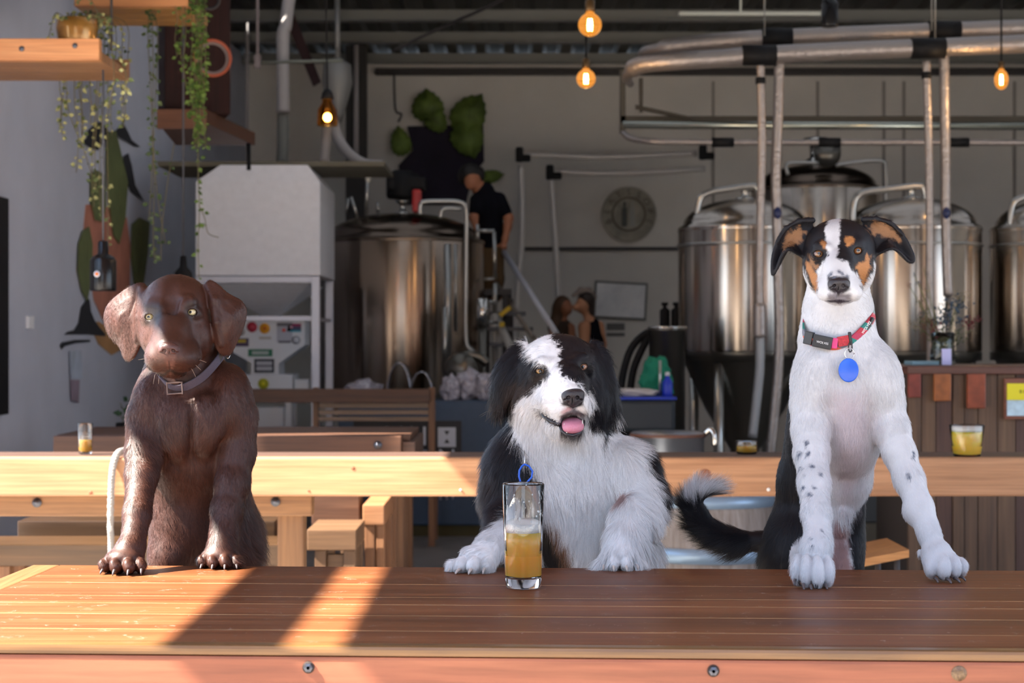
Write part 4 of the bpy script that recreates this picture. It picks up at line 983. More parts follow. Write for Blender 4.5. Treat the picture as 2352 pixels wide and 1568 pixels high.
# -- kettle, hoses, tubs near the middle
d = 9.2; kt = thing('brew_kettle', 'tall dull steel kettle beside the curved black hoses', 'kettle', (P(1536, 0, d).x, d + .1, 0)); c = Vector((P(1536, 0, d).x, d + .1, 0))
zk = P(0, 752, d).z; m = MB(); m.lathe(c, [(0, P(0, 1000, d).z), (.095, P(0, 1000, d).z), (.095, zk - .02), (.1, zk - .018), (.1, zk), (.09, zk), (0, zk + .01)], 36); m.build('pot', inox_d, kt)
m = MB(); m.lathe(c, [(.101, zk - .006), (.103, zk - .006), (.103, zk + .006), (.101, zk + .006)], 36); m.build('rim', inox, kt)
for a in (.5, 2.1, 3.7, 5.3): m = MB(); m.tube([c + Vector((math.cos(a) * .08, math.sin(a) * .08, 0)), c + Vector((math.cos(a) * .08, math.sin(a) * .08, P(0, 1000, d).z - .001))], .012, 8); m.build('leg', inox_d, kt)
for i, (u, lb) in enumerate(((1527, 'left one of two squat black canisters behind the steel kettle'), (1553, 'right one of two squat black canisters behind the steel kettle'))):
    t = thing('canister', lb, 'canister', (P(u, 0, 10.3).x, 10.3, 0), group='black canisters'); c = Vector((P(u, 0, 10.3).x, 10.3, 0)); zz = P(0, 745, 10.3).z
    m = MB(); m.lathe(c, [(0, 0), (.028, 0), (.03, .01), (.03, zz), (.03, P(0, 712, 10.3).z), (.012, P(0, 706, 10.3).z), (.012, P(0, 702, 10.3).z), (.02, P(0, 701, 10.3).z), (.02, P(0, 694, 10.3).z), (0, P(0, 694, 10.3).z)], 20); m.build('body', blackp, t)
for i, (off_, lb) in enumerate(((0, 'outer of the two black hoses arching down beside the kettle'), (22, 'inner of the two black hoses arching down beside the kettle'))):
    tube('hose', [(1508 + off_ * .3, 757 + off_ * .3, 9.5), (1480 + off_ * .5, 768 + off_ * .3, 9.45), (1450 + off_, 800 + off_ * .3, 9.4), (1433 + off_, 850, 9.4), (1425 + off_, 905, 9.4), (1424 + off_, 960, 9.4), (1424 + off_, 1120, 9.4), (1424 + off_, 1262, 9.4)], .02, blackp, lb, 'hose', 'black hoses')
d = 8.6; tu = thing('storage_tub', 'dark storage tub with a bright blue rim right of the fluffy dog', 'tub', (P(1488, 0, d).x, d + .25, 0))
a = P(1418, 918, d); b_ = P(1552, 992, d); m = MB(); m.box2((a.x, d, b_.z), (b_.x, d + .5, a.z - .001), .02); m.build('body', pm('tub_dark', (.022, .03, .038), rough=.4), tu)
m = MB(); m.box2((a.x - .01, d - .012, a.z), (b_.x + .005, d + .51, a.z + .014), .005); m.build('rim', pm('bright_blue_plastic', (.02, .05, .42), rough=.4), tu)
m = MB(); m.box2((a.x + .02, d + .03, 0), (b_.x - .02, d + .47, b_.z - .001)); m.build('plinth', blackp, tu)
zt = a.z + .0145
m = MB(); q = P(1478, 905, d + .15); vs, fs = crumple((q.x - .02, d + .15, zt + .016), (.10, .09, .022), 5); m.add(vs, fs, True); tag(m.build('cloth', pm('cream_cloth', (.5, .46, .44), rough=.9)), 'crumpled cream rag lying on the blue-rimmed tub', 'cloth')
m = MB(); q = P(1508, 868, d + .2); vs, fs = crumple((q.x, d + .2, zt + .085), (.075, .06, .105), 21, 4); m.add(vs, fs, True); tag(m.build('cloth', pm('green_cloth', (.004, .17, .10), rough=.8)), 'bright green cloth draped over a steel post on the tub', 'cloth')
m = MB(); m.tube([(P(1516, 0, d + .1).x, d + .1, zt), (P(1516, 0, d + .1).x, d + .1, P(0, 828, d).z)], .007, 10); tag(m.build('post', inox_b), 'short thin steel post standing in front of the green cloth', 'post')
bt = thing('spray_bottle', 'blue plastic bottle standing on the tub beside the green cloth', 'bottle', (P(1533, 0, d + .1).x, d + .1, zt)); c = bt.location
m = MB(); m.lathe(c, [(0, 0), (.024, 0), (.026, .006), (.026, .07), (.012, .09), (.011, .1), (0, .1)], 24); m.build('body', pm('blue_bottle', (.012, .035, .42), rough=.3), bt)
m = MB(); m.lathe(c, [(0, .1005), (.012, .1005), (.012, .118), (0, .12)], 16); m.build('cap', pm('cap_white', (.6, .6, .62)), bt)
d = 7.15; kg = thing('steel_pot', 'wide shallow steel pot with rolled brown rim in front of the tub', 'pot', (P(1530, 0, d).x, d + .15, 0)); c = Vector((P(1542, 0, d).x, d + .16, 0)); zk = P(0, 992, d).z
H0 = bl_top + .001
m = MB(); m.lathe(c, [(0, H0), (.14, H0), (.15, H0 + .02), (.15, zk - .03), (.155, zk - .028), (.155, zk - .012), (.145, zk - .006), (0, zk)], 40); m.build('body', pm('pot_blue_steel', (.30, .33, .38), rough=.3, metal=.85), kg)
m = MB(); m.lathe(c, [(.156, zk - .026), (.160, zk - .02), (.156, zk - .012)], 40); m.build('rim_band', pm('brown_band', (.12, .05, .03), rough=.5), kg)
m = MB(); m.tube(cat_([c + Vector((.15, -.05, zk - .01)), c + Vector((.17, -.06, zk + .005)), c + Vector((.185, -.07, zk - .02)), c + Vector((.186, -.07, zk - .06))], 4), .012, 10); m.build('spout', inox, kg)
# -- insulated pipes on the right
gp = 'foil insulated pipes'
def clamp(u, v_, w, h, dd, lb): m = MB(); q = P(u, v_, dd); m.tube([q - Vector((px(w, dd) / 2, 0, 0)), q + Vector((px(w, dd) / 2, 0, 0))], px(h, dd) / 2, 16); return tag(m.build('pipe_joint', blackp), lb, 'pipe joint', 'black pipe joints')
tube('duct', [(1448, 192, 9.6), (1441, 182, 9.4), (1446, 166, 9.2), (1475, 148, 9.1), (1560, 140, 9.0), (1650, 135, 9.0), (1745, 127, 9), (1950, 117, 9), (2130, 110, 9), (2420, 98, 9)], [px(9, 9)] * 6 + [px(13, 9)] * 6 + [px(21, 9)] * 34, foil, 'lower foil wrapped duct curving in from the left below the ceiling', 'duct', gp, 16)
tube('duct', [(1476, 128, 9.9), (1490, 116, 9.7), (1560, 104, 9.6), (1690, 92, 9.5), (1785, 86, 9.5), (2170, 70, 9.5), (2420, 62, 9.5)], [px(13, 9.5)] * 8 + [px(19, 9.5)] * 23, foil, 'upper foil wrapped duct running just under the ceiling', 'duct', gp, 16)
clamp(1743, 127, 78, 48, 9, 'black joint on the lower duct above the first insulated drop pipe'); clamp(2131, 111, 78, 48, 9, 'black joint on the lower duct above the third drop pipe')
clamp(1784, 86, 70, 44, 9.5, 'black joint on the upper duct, the left one'); clamp(2168, 70, 74, 44, 9.5, 'black joint on the upper duct, the right one')
for i, (pts, rr, lb, con) in enumerate((
    ([(1747, 150), (1748, 190), (1750, 330), (1747, 480), (1744, 640), (1745, 700)], .024, 'first insulated drop pipe from the left, thickening low down', (1747, 152, 190)),
    ([(1790, 108), (1788, 240), (1782, 400), (1784, 480), (1787, 640), (1790, 760), (1787, 860), (1778, 960), (1770, 1040), (1764, 1130)], .024, 'second drop pipe, with a blue valve above the slim dog', None),
    ([(2128, 140), (2129, 190), (2133, 330), (2135, 480), (2135, 640), (2136, 740)], .024, 'third drop pipe, the slimmer of the right pair', (2128, 142, 178)),
    ([(2168, 90), (2170, 240), (2172, 400), (2172, 480), (2175, 600), (2178, 680)], .026, 'fourth drop pipe, with a blue valve above the flowers', None))):
    dd = 9.0 if i in (0, 2) else 9.05; t = thing('drop_pipe', lb, 'pipe', P(pts[0][0], pts[0][1], dd), group=gp)
    m = MB(); m.tube(cat_([P(u, v_, dd) for u, v_ in pts], 5), px(9.5, 9) if i in (0, 2) else px(12, 9), 14); m.build('pipe', foil, t)
    if con: m = MB(); m.tube([P(con[0], con[1], dd), P(con[0], con[2] - 12, dd)], px(7, 9) + .002, 12); m.build('coupling', pm('amber_tape', (.30, .13, .02), rough=.5), t); m = MB(); m.tube([P(con[0], con[2] - 12, dd), P(con[0], con[2] + 3, dd)], px(9, 9) + .006, 12); m.build('collar', blackp, t)
    if i == 0:
        m = MB(); m.tube(cat_([P(1745, 695, dd), P(1745, 712, dd), P(1745, 760, dd), P(1746, 778, dd)], 4), [px(10, 9)] * 2 + [px(15, 9)] * 9 + [px(10, 9)] * 2, 14); m.build('sleeve', foil, t)
        m = MB(); m.tube(cat_([P(1746, 775, dd), P(1745, 850, dd), P(1738, 920, dd), P(1728, 1005, dd)], 5), px(11, 9), 14); m.build('lower_pipe', pm('braided_steel', (.36, .37, .38), rough=.45, metal=.6, bump=.5, bscale=120), t)
    if i in (1, 3):
        m = MB(); q = P(pts[3][0] + 2, 489, dd - .035); m.ball(q, .028, (.75, .6, 1.1)); m.build('valve', pm('navy_valve', (.008, .016, .075), rough=.4), t, 'dark blue valve')
    if i > 1:
        m = MB(); a = P(pts[-1][0], pts[-1][1], dd); m.tube([a, Vector((a.x, a.y, .3))], px(8, 9), 12); m.build('lower_pipe', foil, t)
for (u, v0, v1, lb) in ((1756, 0, 82, 'thin rod hanging the upper duct joint on the left'), (2140, 0, 70, 'thin rod hanging the upper duct joint on the right'), (2148, 0, 110, 'thin rod hanging the lower duct on the right')):
    a = P(u, v1, 9.3); m = MB(); m.tube([a, Vector((a.x, a.y, CEZ))], .004, 6); tag(m.build('hanger_rod', pm('rod_pale', (.4, .4, .38), rough=.4, metal=.6)), lb, 'rod', 'hanger rods')
tube('steel_pipe', [(1430, 287), (2420, 290)], px(9, 10), pm('greenish_steel', (.40, .42, .36), rough=.25, metal=.9), 'long straight steel pipe across the right half at the height of the jar lamp', 'pipe', 'straight pipes', d=10)
m = MB(); a = P(1425, 276, 10.4); b_ = P(2420, 268, 10.4); m.box2((a.x, 10.36, a.z - .02), (b_.x, 10.44, a.z + .02)); m.box2((P(1424, 0, 10.4).x, 10.36, P(0, 305, 10.4).z), (P(1436, 0, 10.4).x, 10.44, P(0, 160, 10.4).z)); tag(m.build('cable_tray', pm('tray_brown', (.06, .05, .035), rough=.6)), 'dark brown cable tray running just above the long steel pipe', 'tray')
m = MB(); m.box2((P(1466, 0, 10.4).x, 10.3, P(0, 262, 10.4).z), (P(1474, 0, 10.4).x, 10.34, P(0, 185, 10.4).z)); m.prism([P(1460, 240, 10.3), P(1588, 268, 10.3), P(1588, 275, 10.3), P(1460, 250, 10.3)], (0, 0, 0), (0, .03, 0)); tag(m.build('bracket', pm('bracket_olive', (.045, .035, .022), rough=.6)), 'dark angled bracket left of the right-hand pipes', 'bracket')
tube('steel_pipe', [(1432, 305, 10.2), (1450, 318, 10.1), (1500, 325, 10), (1560, 326, 10), (1650, 327, 10), (1900, 327, 10), (2200, 327, 10), (2420, 328, 10)], px(7, 10), foil, 'foil wrapped pipe sagging below the long steel pipe', 'pipe', 'straight pipes')
for (u, lb) in ((1660, 'black joint on the sagging pipe, leftmost'), (1905, 'black joint on the sagging pipe above the rear tank'), (2200, 'black joint on the sagging pipe, rightmost')): clamp(u, 327, 50, 22, 10, lb)
tube('wall_pipe', [(1205, 355), (1250, 356), (1380, 361), (1500, 357), (1600, 352)], .026, foil2, 'upper of two sagging foil pipes high on the back wall', 'pipe', 'wall pipes', d=14.6)
tube('wall_pipe', [(1280, 394), (1360, 398), (1480, 397), (1620, 387)], .026, foil2, 'lower of two sagging foil pipes on the back wall above the round plaque', 'pipe', 'wall pipes', d=14.6)
tube('wall_pipe', [(1196, 378), (1199, 480), (1198, 560), (1190, 650), (1182, 790), (1182, 900)], .028, foil2, 'left upright foil pipe between the ladder and the plaque', 'pipe', 'wall pipes', d=14.5)
tube('wall_pipe', [(1266, 412), (1271, 480), (1276, 560), (1283, 700), (1284, 900)], .026, foil2, 'right upright foil pipe running down behind the long-haired person', 'pipe', 'wall pipes', d=14.5)
for (u, v_, lb) in ((1193, 355, 'black pipe elbow on the left upright wall pipe'), (1263, 396, 'black pipe elbow on the right upright wall pipe'), (1614, 350, 'black pipe elbow at the right end of the upper wall pipe')):
    m = MB(); m.box(P(u, v_, 14.5), (px(18, 14.5), .09, px(34, 14.5)), None, .02); m.box(P(u + 10, v_ + 8, 14.5), (px(34, 14.5), .08, px(16, 14.5)), None, .02); tag(m.build('pipe_elbow', blackp), lb, 'pipe joint', 'black pipe joints')
# wall plaque
d = BWY - .03; pq = thing('round_plaque', 'large round carved wooden plaque with two bottle shapes in its centre', 'plaque', P(1444, 492, d))
m = MB(); q = P(1444, 492, d); R_ = px(63, d)
m.lathe(q, [(0, -.012), (R_ * .93, -.014), (R_ * .95, -.028), (R_, -.028), (R_, .025), (0, .025)], 64, 'y'); m.build('disc', pm('plaque_wood', (.42, .39, .32), rough=.8, noise=.25, nscale=9), pq)
m = MB(); m.lathe(q, [(R_ * .56, -.014), (R_ * .58, -.028), (R_ * .62, -.028), (R_ * .63, -.014)], 48, 'y'); m.build('ring', pm('plaque_dark', (.20, .175, .13), rough=.8), pq)
for i in range(9):
    a = R(200) - R(27.5) * i; text('BEATSSOPE'[i], R_ * .34, q + Vector((math.cos(a) * R_ * .78, -.0165, math.sin(a) * R_ * .78)), (R(90), -(a - PI / 2), 0), pm('plaque_dark', (.20, .175, .13)), pq, 'letter', .002)
for (u, c_) in ((1434, (.10, .11, .10)), (1452, (.42, .42, .38))):
    m = MB(); m.box2((P(u - 6, 0, d).x, d - .03, P(0, 520, d).z), (P(u + 6, 0, d).x, d - .015, P(0, 478, d).z), .005); m.box2((P(u - 3, 0, d).x, d - .028, P(0, 478, d).z), (P(u + 3, 0, d).x, d - .016, P(0, 464, d).z), .003); m.build('bottle_shape', pm('bottle%.2f' % c_[0], c_, rough=.6), pq)
# whiteboard and notes
wb = thing('whiteboard', 'glossy white board hung slightly crooked on the back wall', 'whiteboard', P(1425, 690, BWY - .03)); q = P(1425, 690, BWY - .03)
m = MB(); m.box(q, (px(122, BWY), .02, px(86, BWY)), (0, R(3), 0), .01); m.build('frame', pm('board_frame', (.14, .14, .13), rough=.5), wb)
m = MB(); m.box(q + Vector((0, -.012, 0)), (px(112, BWY), .006, px(76, BWY)), (0, R(3), 0), .002); m.build('surface', pm('board_white', (.80, .82, .86), rough=.35, noise=.25, nscale=4), wb)
for i, (v_, h, lb) in enumerate(((750, 16, 'upper small grey notice under the whiteboard'), (768, 8, 'thin grey notice below the other, under the whiteboard'))):
    m = MB(); m.box(P(1414, v_, BWY - .008), (px(42, BWY), .008, px(h, BWY))); tag(m.build('wall_notice', pm('notice_grey', (.16, .155, .15), rough=.7)), lb, 'notice', 'notices under the whiteboard')
# leaf picture: dark banner with four big leaves
lf = thing('leaf_wall_art', 'dark purple wall banner crowned with big green leaves', 'wall art', P(1015, 350, BWY - .05))
m = MB(); dA = BWY - .04; m.prism([P(u, v_, dA) for u, v_ in [(935, 290), (1110, 285), (1112, 370), (1085, 400), (1070, 470), (930, 470), (915, 380), (948, 345)]], (0, 0, 0), (0, .03, 0)); m.build('banner', pm('banner_purple', (.022, .017, .032), rough=.8, noise=.4, nscale=3), lf)
def leaf(u, v_, w, h, ang, nm='leaf'):
    c_ = P(u, v_, dA - .05); m = MB(); n_ = 30; vs = [tuple(c_ + Vector((0, -.05, 0)))]; fs = []
    for k in range(n_):
        a = 2 * PI * k / n_; rr = 1 + .09 * (k % 2) + (.22 if k == 0 else 0); x = math.cos(a) * px(h, 15) / 2 * rr; y = math.sin(a) * px(w, 15) / 2 * rr * (1 - .25 * math.cos(a))
        vs.append(tuple(c_ + Vector((x * math.cos(ang) - y * math.sin(ang), .02 * math.sin(5 * a), x * math.sin(ang) + y * math.cos(ang)))))
    fs = [(0, 1 + k, 1 + (k + 1) % n_) for k in range(n_)]
    b0 = len(vs); vs += [(x, y + .012, z) for x, y, z in vs]; fs += [(b0, b0 + 1 + (k + 1) % n_, b0 + 1 + k) for k in range(n_)] + [(1 + k, b0 + 1 + k, b0 + 1 + (k + 1) % n_, 1 + (k + 1) % n_) for k in range(n_)]
    m.add(vs, fs, True); m.build(nm, pm('hop_leaf', (.15, .22, .045), rough=.6, noise=.5, nscale=7), lf)
leaf(982, 243, 72, 70, R(95)); leaf(1078, 262, 78, 95, R(58)); leaf(1075, 320, 74, 80, R(-70)); leaf(920, 325, 46, 66, R(100)); leaf(1130, 405, 30, 50, R(10)); leaf(1000, 275, 60, 50, R(200))
# -- ducts and pipes top left of the back wall
m = MB(); tube('air_duct', [(668, -20, 12.4), (662, 10, 12.4), (656, 60, 12.4), (650, 85, 12.4), (650, 200, 12.4), (650, 258, 12.4)], px(15, 12.4), pm('pvc_white', (.42, .39, .38), rough=.5), 'fat off-white air pipe bending down left of the amber jar lamp', 'pipe', sub=5, n=16)
tube('air_duct', [(650, 262, 12.45), (650, 330, 12.45), (648, 372, 12.45)], px(14, 12.45), pm('grey_hose', (.2, .2, .18), rough=.6), 'grey hose end continuing below the fat off-white pipe', 'hose', n=14)
tube('conduit', [(568, -30), (568, 348)], px(4.5, 14), pm('conduit_pale', (.45, .42, .42), rough=.4), 'thin pale conduit running down the left wall corner', 'conduit', d=14)
tube('brace_rod', [(585, 144), (788, 139)], px(3.5, 13), pm('rod_green', (.22, .23, .19), rough=.5), 'thin horizontal rod crossing the fat off-white pipe', 'rod', d=12.2)
m = MB(); m.box(P(592, 142, 12.2), (px(14, 12.2), .05, px(32, 12.2)), None, .005); m.box2((P(592, 0, 12.2).x - .008, 12.19, P(0, 130, 12.2).z), (P(592, 0, 12.2).x + .008, 12.21, CEZ)); tag(m.build('rod_bracket', pm('pinkish_block', (.30, .24, .23), rough=.6)), 'small pinkish block at the left end of the thin rod', 'bracket')
m = MB(); a = P(816, 100, 14.8); m.box2((P(795, 0, 14.8).x, 14.75, 0), (P(842, 0, 14.8).x, 14.9, CEZ - .02), .01); tag(m.build('steel_column', pm('column_dark', (.04, .038, .036), rough=.6)), 'dark steel column standing left of the leaf art', 'column')
tube('conduit', [(818, 95), (818, 362)], px(6, 14.6), pm('conduit_pale', (.45, .42, .42), rough=.4), 'pale conduit clipped to the dark steel column', 'conduit', d=14.6)
m = MB(); m.prism([P(u, v_, 13.2) for u, v_ in [(628, -20), (655, -20), (735, 185), (718, 195)]], (0, 0, 0), (0, .08, 0)); tag(m.build('roof_brace', pm('oxblood_steel', (.04, .012, .012), rough=.6)), 'dark red diagonal roof brace behind the fat pipe', 'brace')
tube('grain_chute', [(752, 280, 11.6), (748, 330, 11.6), (744, 378, 11.3)], px(11, 11.6), pm('chute_tan', (.32, .26, .22), rough=.6), 'tan flexible chute dropping from behind the amber jar lamp', 'chute', n=14)
tube('auger_hose', [(765, 280, 11.9), (778, 320, 11.9), (800, 352, 11.8), (835, 376, 11.7), (880, 380, 11.7)], px(13, 11.8), pm('hose_offwhite', (.36, .33, .31), rough=.6), 'fat off-white hose curving right above the mash tank', 'hose', n=14)
m = MB(); m.lathe(P(775, 165, 12.6), [(.02, .1), (.10, .05), (.11, -.08), (.05, -.30), (.03, -.36), (0, -.36)], 20); m.tube([P(775, 165, 12.6) + Vector((0, 0, .04)), Vector((P(775, 0, 12.6).x, 12.6, CEZ))], .02, 8); tag(m.build('cyclone', pm('cyclone_grey', (.26, .25, .235), rough=.5, metal=.3)), 'dull grey cyclone funnel behind the amber jar lamp', 'funnel')
tube('roof_cable', [(900, 118, 13.0), (1000, 70, 12.9), (1150, 2, 12.6), (1200, -25, 12.5)], .012, darksteel, 'slack dark cable slanting across the roof sheets', 'cable', n=8)
tube('roof_cable', [(905, 165, 15.4), (908, 250, 15.4), (922, 262, 15.4), (915, 280, 15.4)], .01, darksteel, 'thin dark cable looping down the wall beside the leaf art', 'cable', n=8)
m = MB(); m.box2((P(1560, 0, 11).x, 11, P(0, 35, 11).z), (P(1885, 0, 11).x, 11.05, P(0, 27, 11).z)); m.box2((P(1700, 0, 11).x, 11.01, P(0, 28, 11).z), (P(1704, 0, 11).x, 11.03, CEZ)); tag(m.build('light_tube', pm('pale_strip', (.55, .56, .48), rough=.4)), 'thin pale fluorescent batten under the ceiling at the top', 'light')
# -- people
skin = pm('skin_tan', (.36, .14, .07), rough=.6); skin2 = pm('skin_light', (.50, .23, .12), rough=.6)
def fig(name, label, D, build, loc):
    t = thing(name, label, 'person', loc); build(t, D); return t
def part(t, D, nm, fn, mat, h=.012):
    b = Body(D); fn(b); vs, fs = b.mesh(h, 5); return link(nm, mesh_from_arrays(nm, vs, fs), mat, t)
def p1(t, D):
    def body(b):
        b.E((1083, 408, 0), (21, 24, 28), (0, -20, 0), 4); b.E((1081, 424, -14), (12, 10, 12), (0, 0, 0), 5)
        b.E((1081, 420, -23), (2.5, 4, 4), (0, 0, 0), 2)
        b.Cn([(1092, 425, 4, 11), (1104, 444, 10, 12)], 6)
        b.Cn([(1110, 440, 10, 22), (1122, 480, 14, 30), (1124, 530, 14, 27), (1126, 560, 14, 27)], 14)
        b.Cn([(1146, 460, 5, 14), (1168, 500, -5, 11), (1166, 520, -8, 9.5), (1160, 548, -14, 7), (1158, 558, -16, 6)], 6)
        for k in range(5): b.Cn([(1152 + k * 3, 560, -18, 2.4), (1151 + k * 3.2, 567, -22, 2.2), (1152 + k * 3, 571, -18, 2)], 1)
        b.Cn([(1095, 465, -4, 13), (1088, 500, -16, 10), (1094, 525, -26, 7)], 6)
        b.Cn([(1112, 570, 12, 20), (1114, 640, 8, 17), (1114, 680, 12, 13)], 8); b.Cn([(1138, 570, 14, 20), (1140, 640, 14, 17), (1140, 680, 14, 13)], 8)
    part(t, D, 'body', body, skin)
    part(t, D, 'hair', lambda b: (b.E((1080, 398, 4), (27, 28, 24), (0, -10, 0), 4), b.E((1066, 408, 6), (14, 18, 16), (0, 0, 0), 8), b.E((1104, 402, 6), (10, 16, 18), (0, 0, 0), 6)), pm('black_hair', (.012, .01, .009), rough=.6))
    part(t, D, 't_shirt', lambda b: (b.Cn([(1112, 442, 10, 25), (1122, 480, 14, 32.5), (1124, 530, 14, 30), (1124, 556, 14, 30)], 14), b.Cn([(1146, 458, 5, 17), (1162, 488, -3, 14)], 8), b.Cn([(1094, 460, -4, 15), (1090, 486, -12, 13)], 8)), pm('black_tee', (.004, .004, .007), rough=.9, spec=.15))
    part(t, D, 'trousers', lambda b: (b.E((1126, 572, 14), (31, 26, 18), (0, 0, 0), 6), b.Cn([(1112, 580, 12, 21), (1114, 640, 8, 18), (1114, 670, 12, 15)], 8), b.Cn([(1138, 580, 14, 21), (1140, 640, 14, 18), (1140, 670, 14, 15)], 8)), pm('mustard_trousers', (.10, .055, .02), rough=.8))
    part(t, D, 'shoes', lambda b: (b.Cn([(1113, 680, 14, 9), (1112, 683, -14, 8)], 3), b.Cn([(1140, 680, 14, 9), (1141, 683, -14, 8)], 3)), blackp)
fig('person', 'person with short black hair in a black tee bending down on the platform', 12.5, p1, (P(1125, 0, 12.5).x, 12.5, zp))
def p2(t, D):
    def body(b):
        b.E((1338, 700, 0), (16, 18, 20), (0, 10, 0), 4); b.E((1322, 706, -8), (6, 8, 8), (0, 0, 0), 5); b.E((1315, 703, -10), (3, 3, 3), (0, 0, 0), 2)
        b.Cn([(1342, 712, 4, 8), (1350, 730, 6, 9)], 5)
        b.Cn([(1358, 740, 6, 14), (1364, 780, 9, 16), (1363, 850, 9, 18), (1363, 900, 9, 19)], 8)
        b.Cn([(1342, 752, -6, 15), (1342, 784, -10, 12), (1330, 808, -20, 9), (1316, 814, -26, 6)], 6)
        b.Cn([(1376, 748, 6, 12), (1384, 790, 6, 9), (1380, 820, -4, 7)], 6)
        b.Cn([(1354, 910, 8, 16), (1354, 1060, 8, 12), (1354, 1119, 8, 10)], 6); b.Cn([(1374, 910, 8, 16), (1376, 1060, 8, 12), (1376, 1119, 8, 10)], 6)
        for k in range(5): b.Cn([(1314, 810 + k * 2.6, -27, 2.2), (1306, 812 + k * 2.4, -29, 1.8)], 1)
    part(t, D, 'body', body, skin2)
    part(t, D, 'hair', lambda b: (b.E((1346, 688, 6), (20, 22, 20), (0, 20, 0), 6), b.E((1356, 712, 12), (10, 12, 20), (0, 0, 0), 8)), pm('dark_brown_hair', (.03, .02, .016), rough=.6))
    part(t, D, 'headband', lambda b: b.Cn([(1318, 678, -8, 5), (1334, 666, -4, 7), (1352, 668, 4, 8), (1364, 682, 10, 7)], 5), pm('taupe_scarf', (.26, .21, .18), rough=.8))
    part(t, D, 'vest', lambda b: (b.Cn([(1362, 752, 8, 21), (1364, 790, 9, 24), (1363, 900, 8, 27)], 12), b.Cn([(1366, 736, 2, 6), (1364, 752, 0, 8)], 6)), pm('black_tee', (.004, .004, .007), rough=.9, spec=.15))
    part(t, D, 'trousers', lambda b: (b.E((1363, 905, 8), (28, 24, 20), (0, 0, 0), 6), b.Cn([(1354, 915, 8, 17), (1354, 1090, 8, 13)], 6), b.Cn([(1374, 915, 8, 17), (1376, 1090, 8, 13)], 6)), pm('dark_jeans', (.02, .025, .04), rough=.8))
fig('person', 'person in sleeveless black top with bare shoulder and tied headscarf', 13.2, p2, (P(1362, 0, 13.2).x, 13.2, 0))
def p3(t, D):
    def body(b):
        b.E((1300, 706, -4), (15, 16, 19), (0, -10, 0), 4); b.E((1308, 710, -12), (5, 6, 7), (0, 0, 0), 4)
        b.Cn([(1296, 722, 2, 8), (1292, 740, 4, 9)], 5)
        b.Cn([(1292, 748, 6, 17), (1292, 800, 8, 18), (1292, 890, 8, 18)], 8)
        b.Cn([(1310, 752, -4, 11), (1316, 785, -10, 9), (1314, 806, -22, 7)], 6); b.Cn([(1272, 752, 0, 11), (1268, 790, -6, 9), (1280, 812, -20, 7)], 6)
        b.Cn([(1284, 900, 8, 15), (1284, 1112, 8, 10)], 6); b.Cn([(1302, 900, 8, 15), (1302, 1112, 8, 10)], 6)
    part(t, D, 'body', body, skin)
    part(t, D, 'hair', lambda b: (b.E((1292, 700, 6), (20, 22, 22), (0, -10, 0), 6), b.Cn([(1284, 712, 8, 16), (1278, 750, 8, 18), (1282, 790, 4, 16), (1290, 812, 2, 8)], 12)), pm('auburn_hair', (.085, .042, .02), rough=.6))
    part(t, D, 'dress', lambda b: (b.Cn([(1293, 756, 6, 24), (1293, 800, 8, 26), (1292, 900, 8, 27), (1292, 980, 8, 30)], 12)), pm('brown_dress', (.05, .03, .02), rough=.8))
fig('person', 'person with long loose auburn hair standing behind the ladder rail', 13.5, p3, (P(1292, 0, 13.5).x, 13.5, 0))
# -- bulbs
glow = pm('filament_glow', (1, .6, .2), emit=(1, .50, .12), estr=60)
amber = glassm('amber_bulb_glass', (1.0, .72, .36), 0.0, 1.02); bn = amber.node_tree.nodes['Principled BSDF']; bn.inputs['Emission Color'].default_value = (1, .38, .06, 1); bn.inputs['Emission Strength'].default_value = .28
def bulb(u, v_, d, r, label, long=1.0, top=True):
    c_ = P(u, v_, d); t = thing('pendant_bulb', label, 'bulb', c_, group='pendant filament bulbs'); rr = px(r, d)
    m = MB(); pr = [(0, -rr * long)]
    for i in range(1, 13):
        a = -PI / 2 + i / 12 * (PI * .86); pr.append((rr * math.cos(a), rr * long * math.sin(a)))
    pr += [(rr * .36, rr * long * 1.02), (rr * .34, rr * long * 1.12)]
    m.lathe(c_, pr, 32); m.build('bulb_glass', amber, t)
    m = MB()
    for k in (-1, 1): m.tube([c_ + Vector((k * rr * .13, 0, -rr * .5 * long)), c_ + Vector((k * rr * .16, 0, 0)), c_ + Vector((k * rr * .10, 0, rr * .5 * long))], rr * .07, 8)
    m.build('filament', glow, t)
    m = MB(); zc = rr * long * 1.1; m.lathe(c_ + Vector((0, 0, zc)), [(0, 0), (rr * .38, 0), (rr * .42, rr * .2), (rr * .42, rr * .9), (rr * .2, rr * 1.1), (0, rr * 1.1)], 20); m.build('lamp_holder', pm('brass_dark', (.12, .07, .03), rough=.4, metal=.7), t)
    m = MB(); m.tube([c_ + Vector((0, 0, zc + rr)), Vector((c_.x, c_.y, CEZ))], .005, 6); m.build('cord', blackp, t)
    pl = bpy.data.lights.new('bulb_light', 'POINT'); pl.energy = 3; pl.color = (1, .6, .25); pl.shadow_soft_size = .02; lo = bpy.data.objects.new('bulb_light', pl); C.objects.link(lo); lo.location = (0, 0, -rr * 1.4 * long); lo.parent = t
bulb(1355, 57, 7.2, 27, 'upper globe filament bulb glowing orange at the top centre'); bulb(1346, 181, 8.8, 22, 'lower globe filament bulb hanging below the upper one'); bulb(2300, 183, 8.8, 16, 'slim pear-shaped filament bulb hanging at the far right', 1.45)
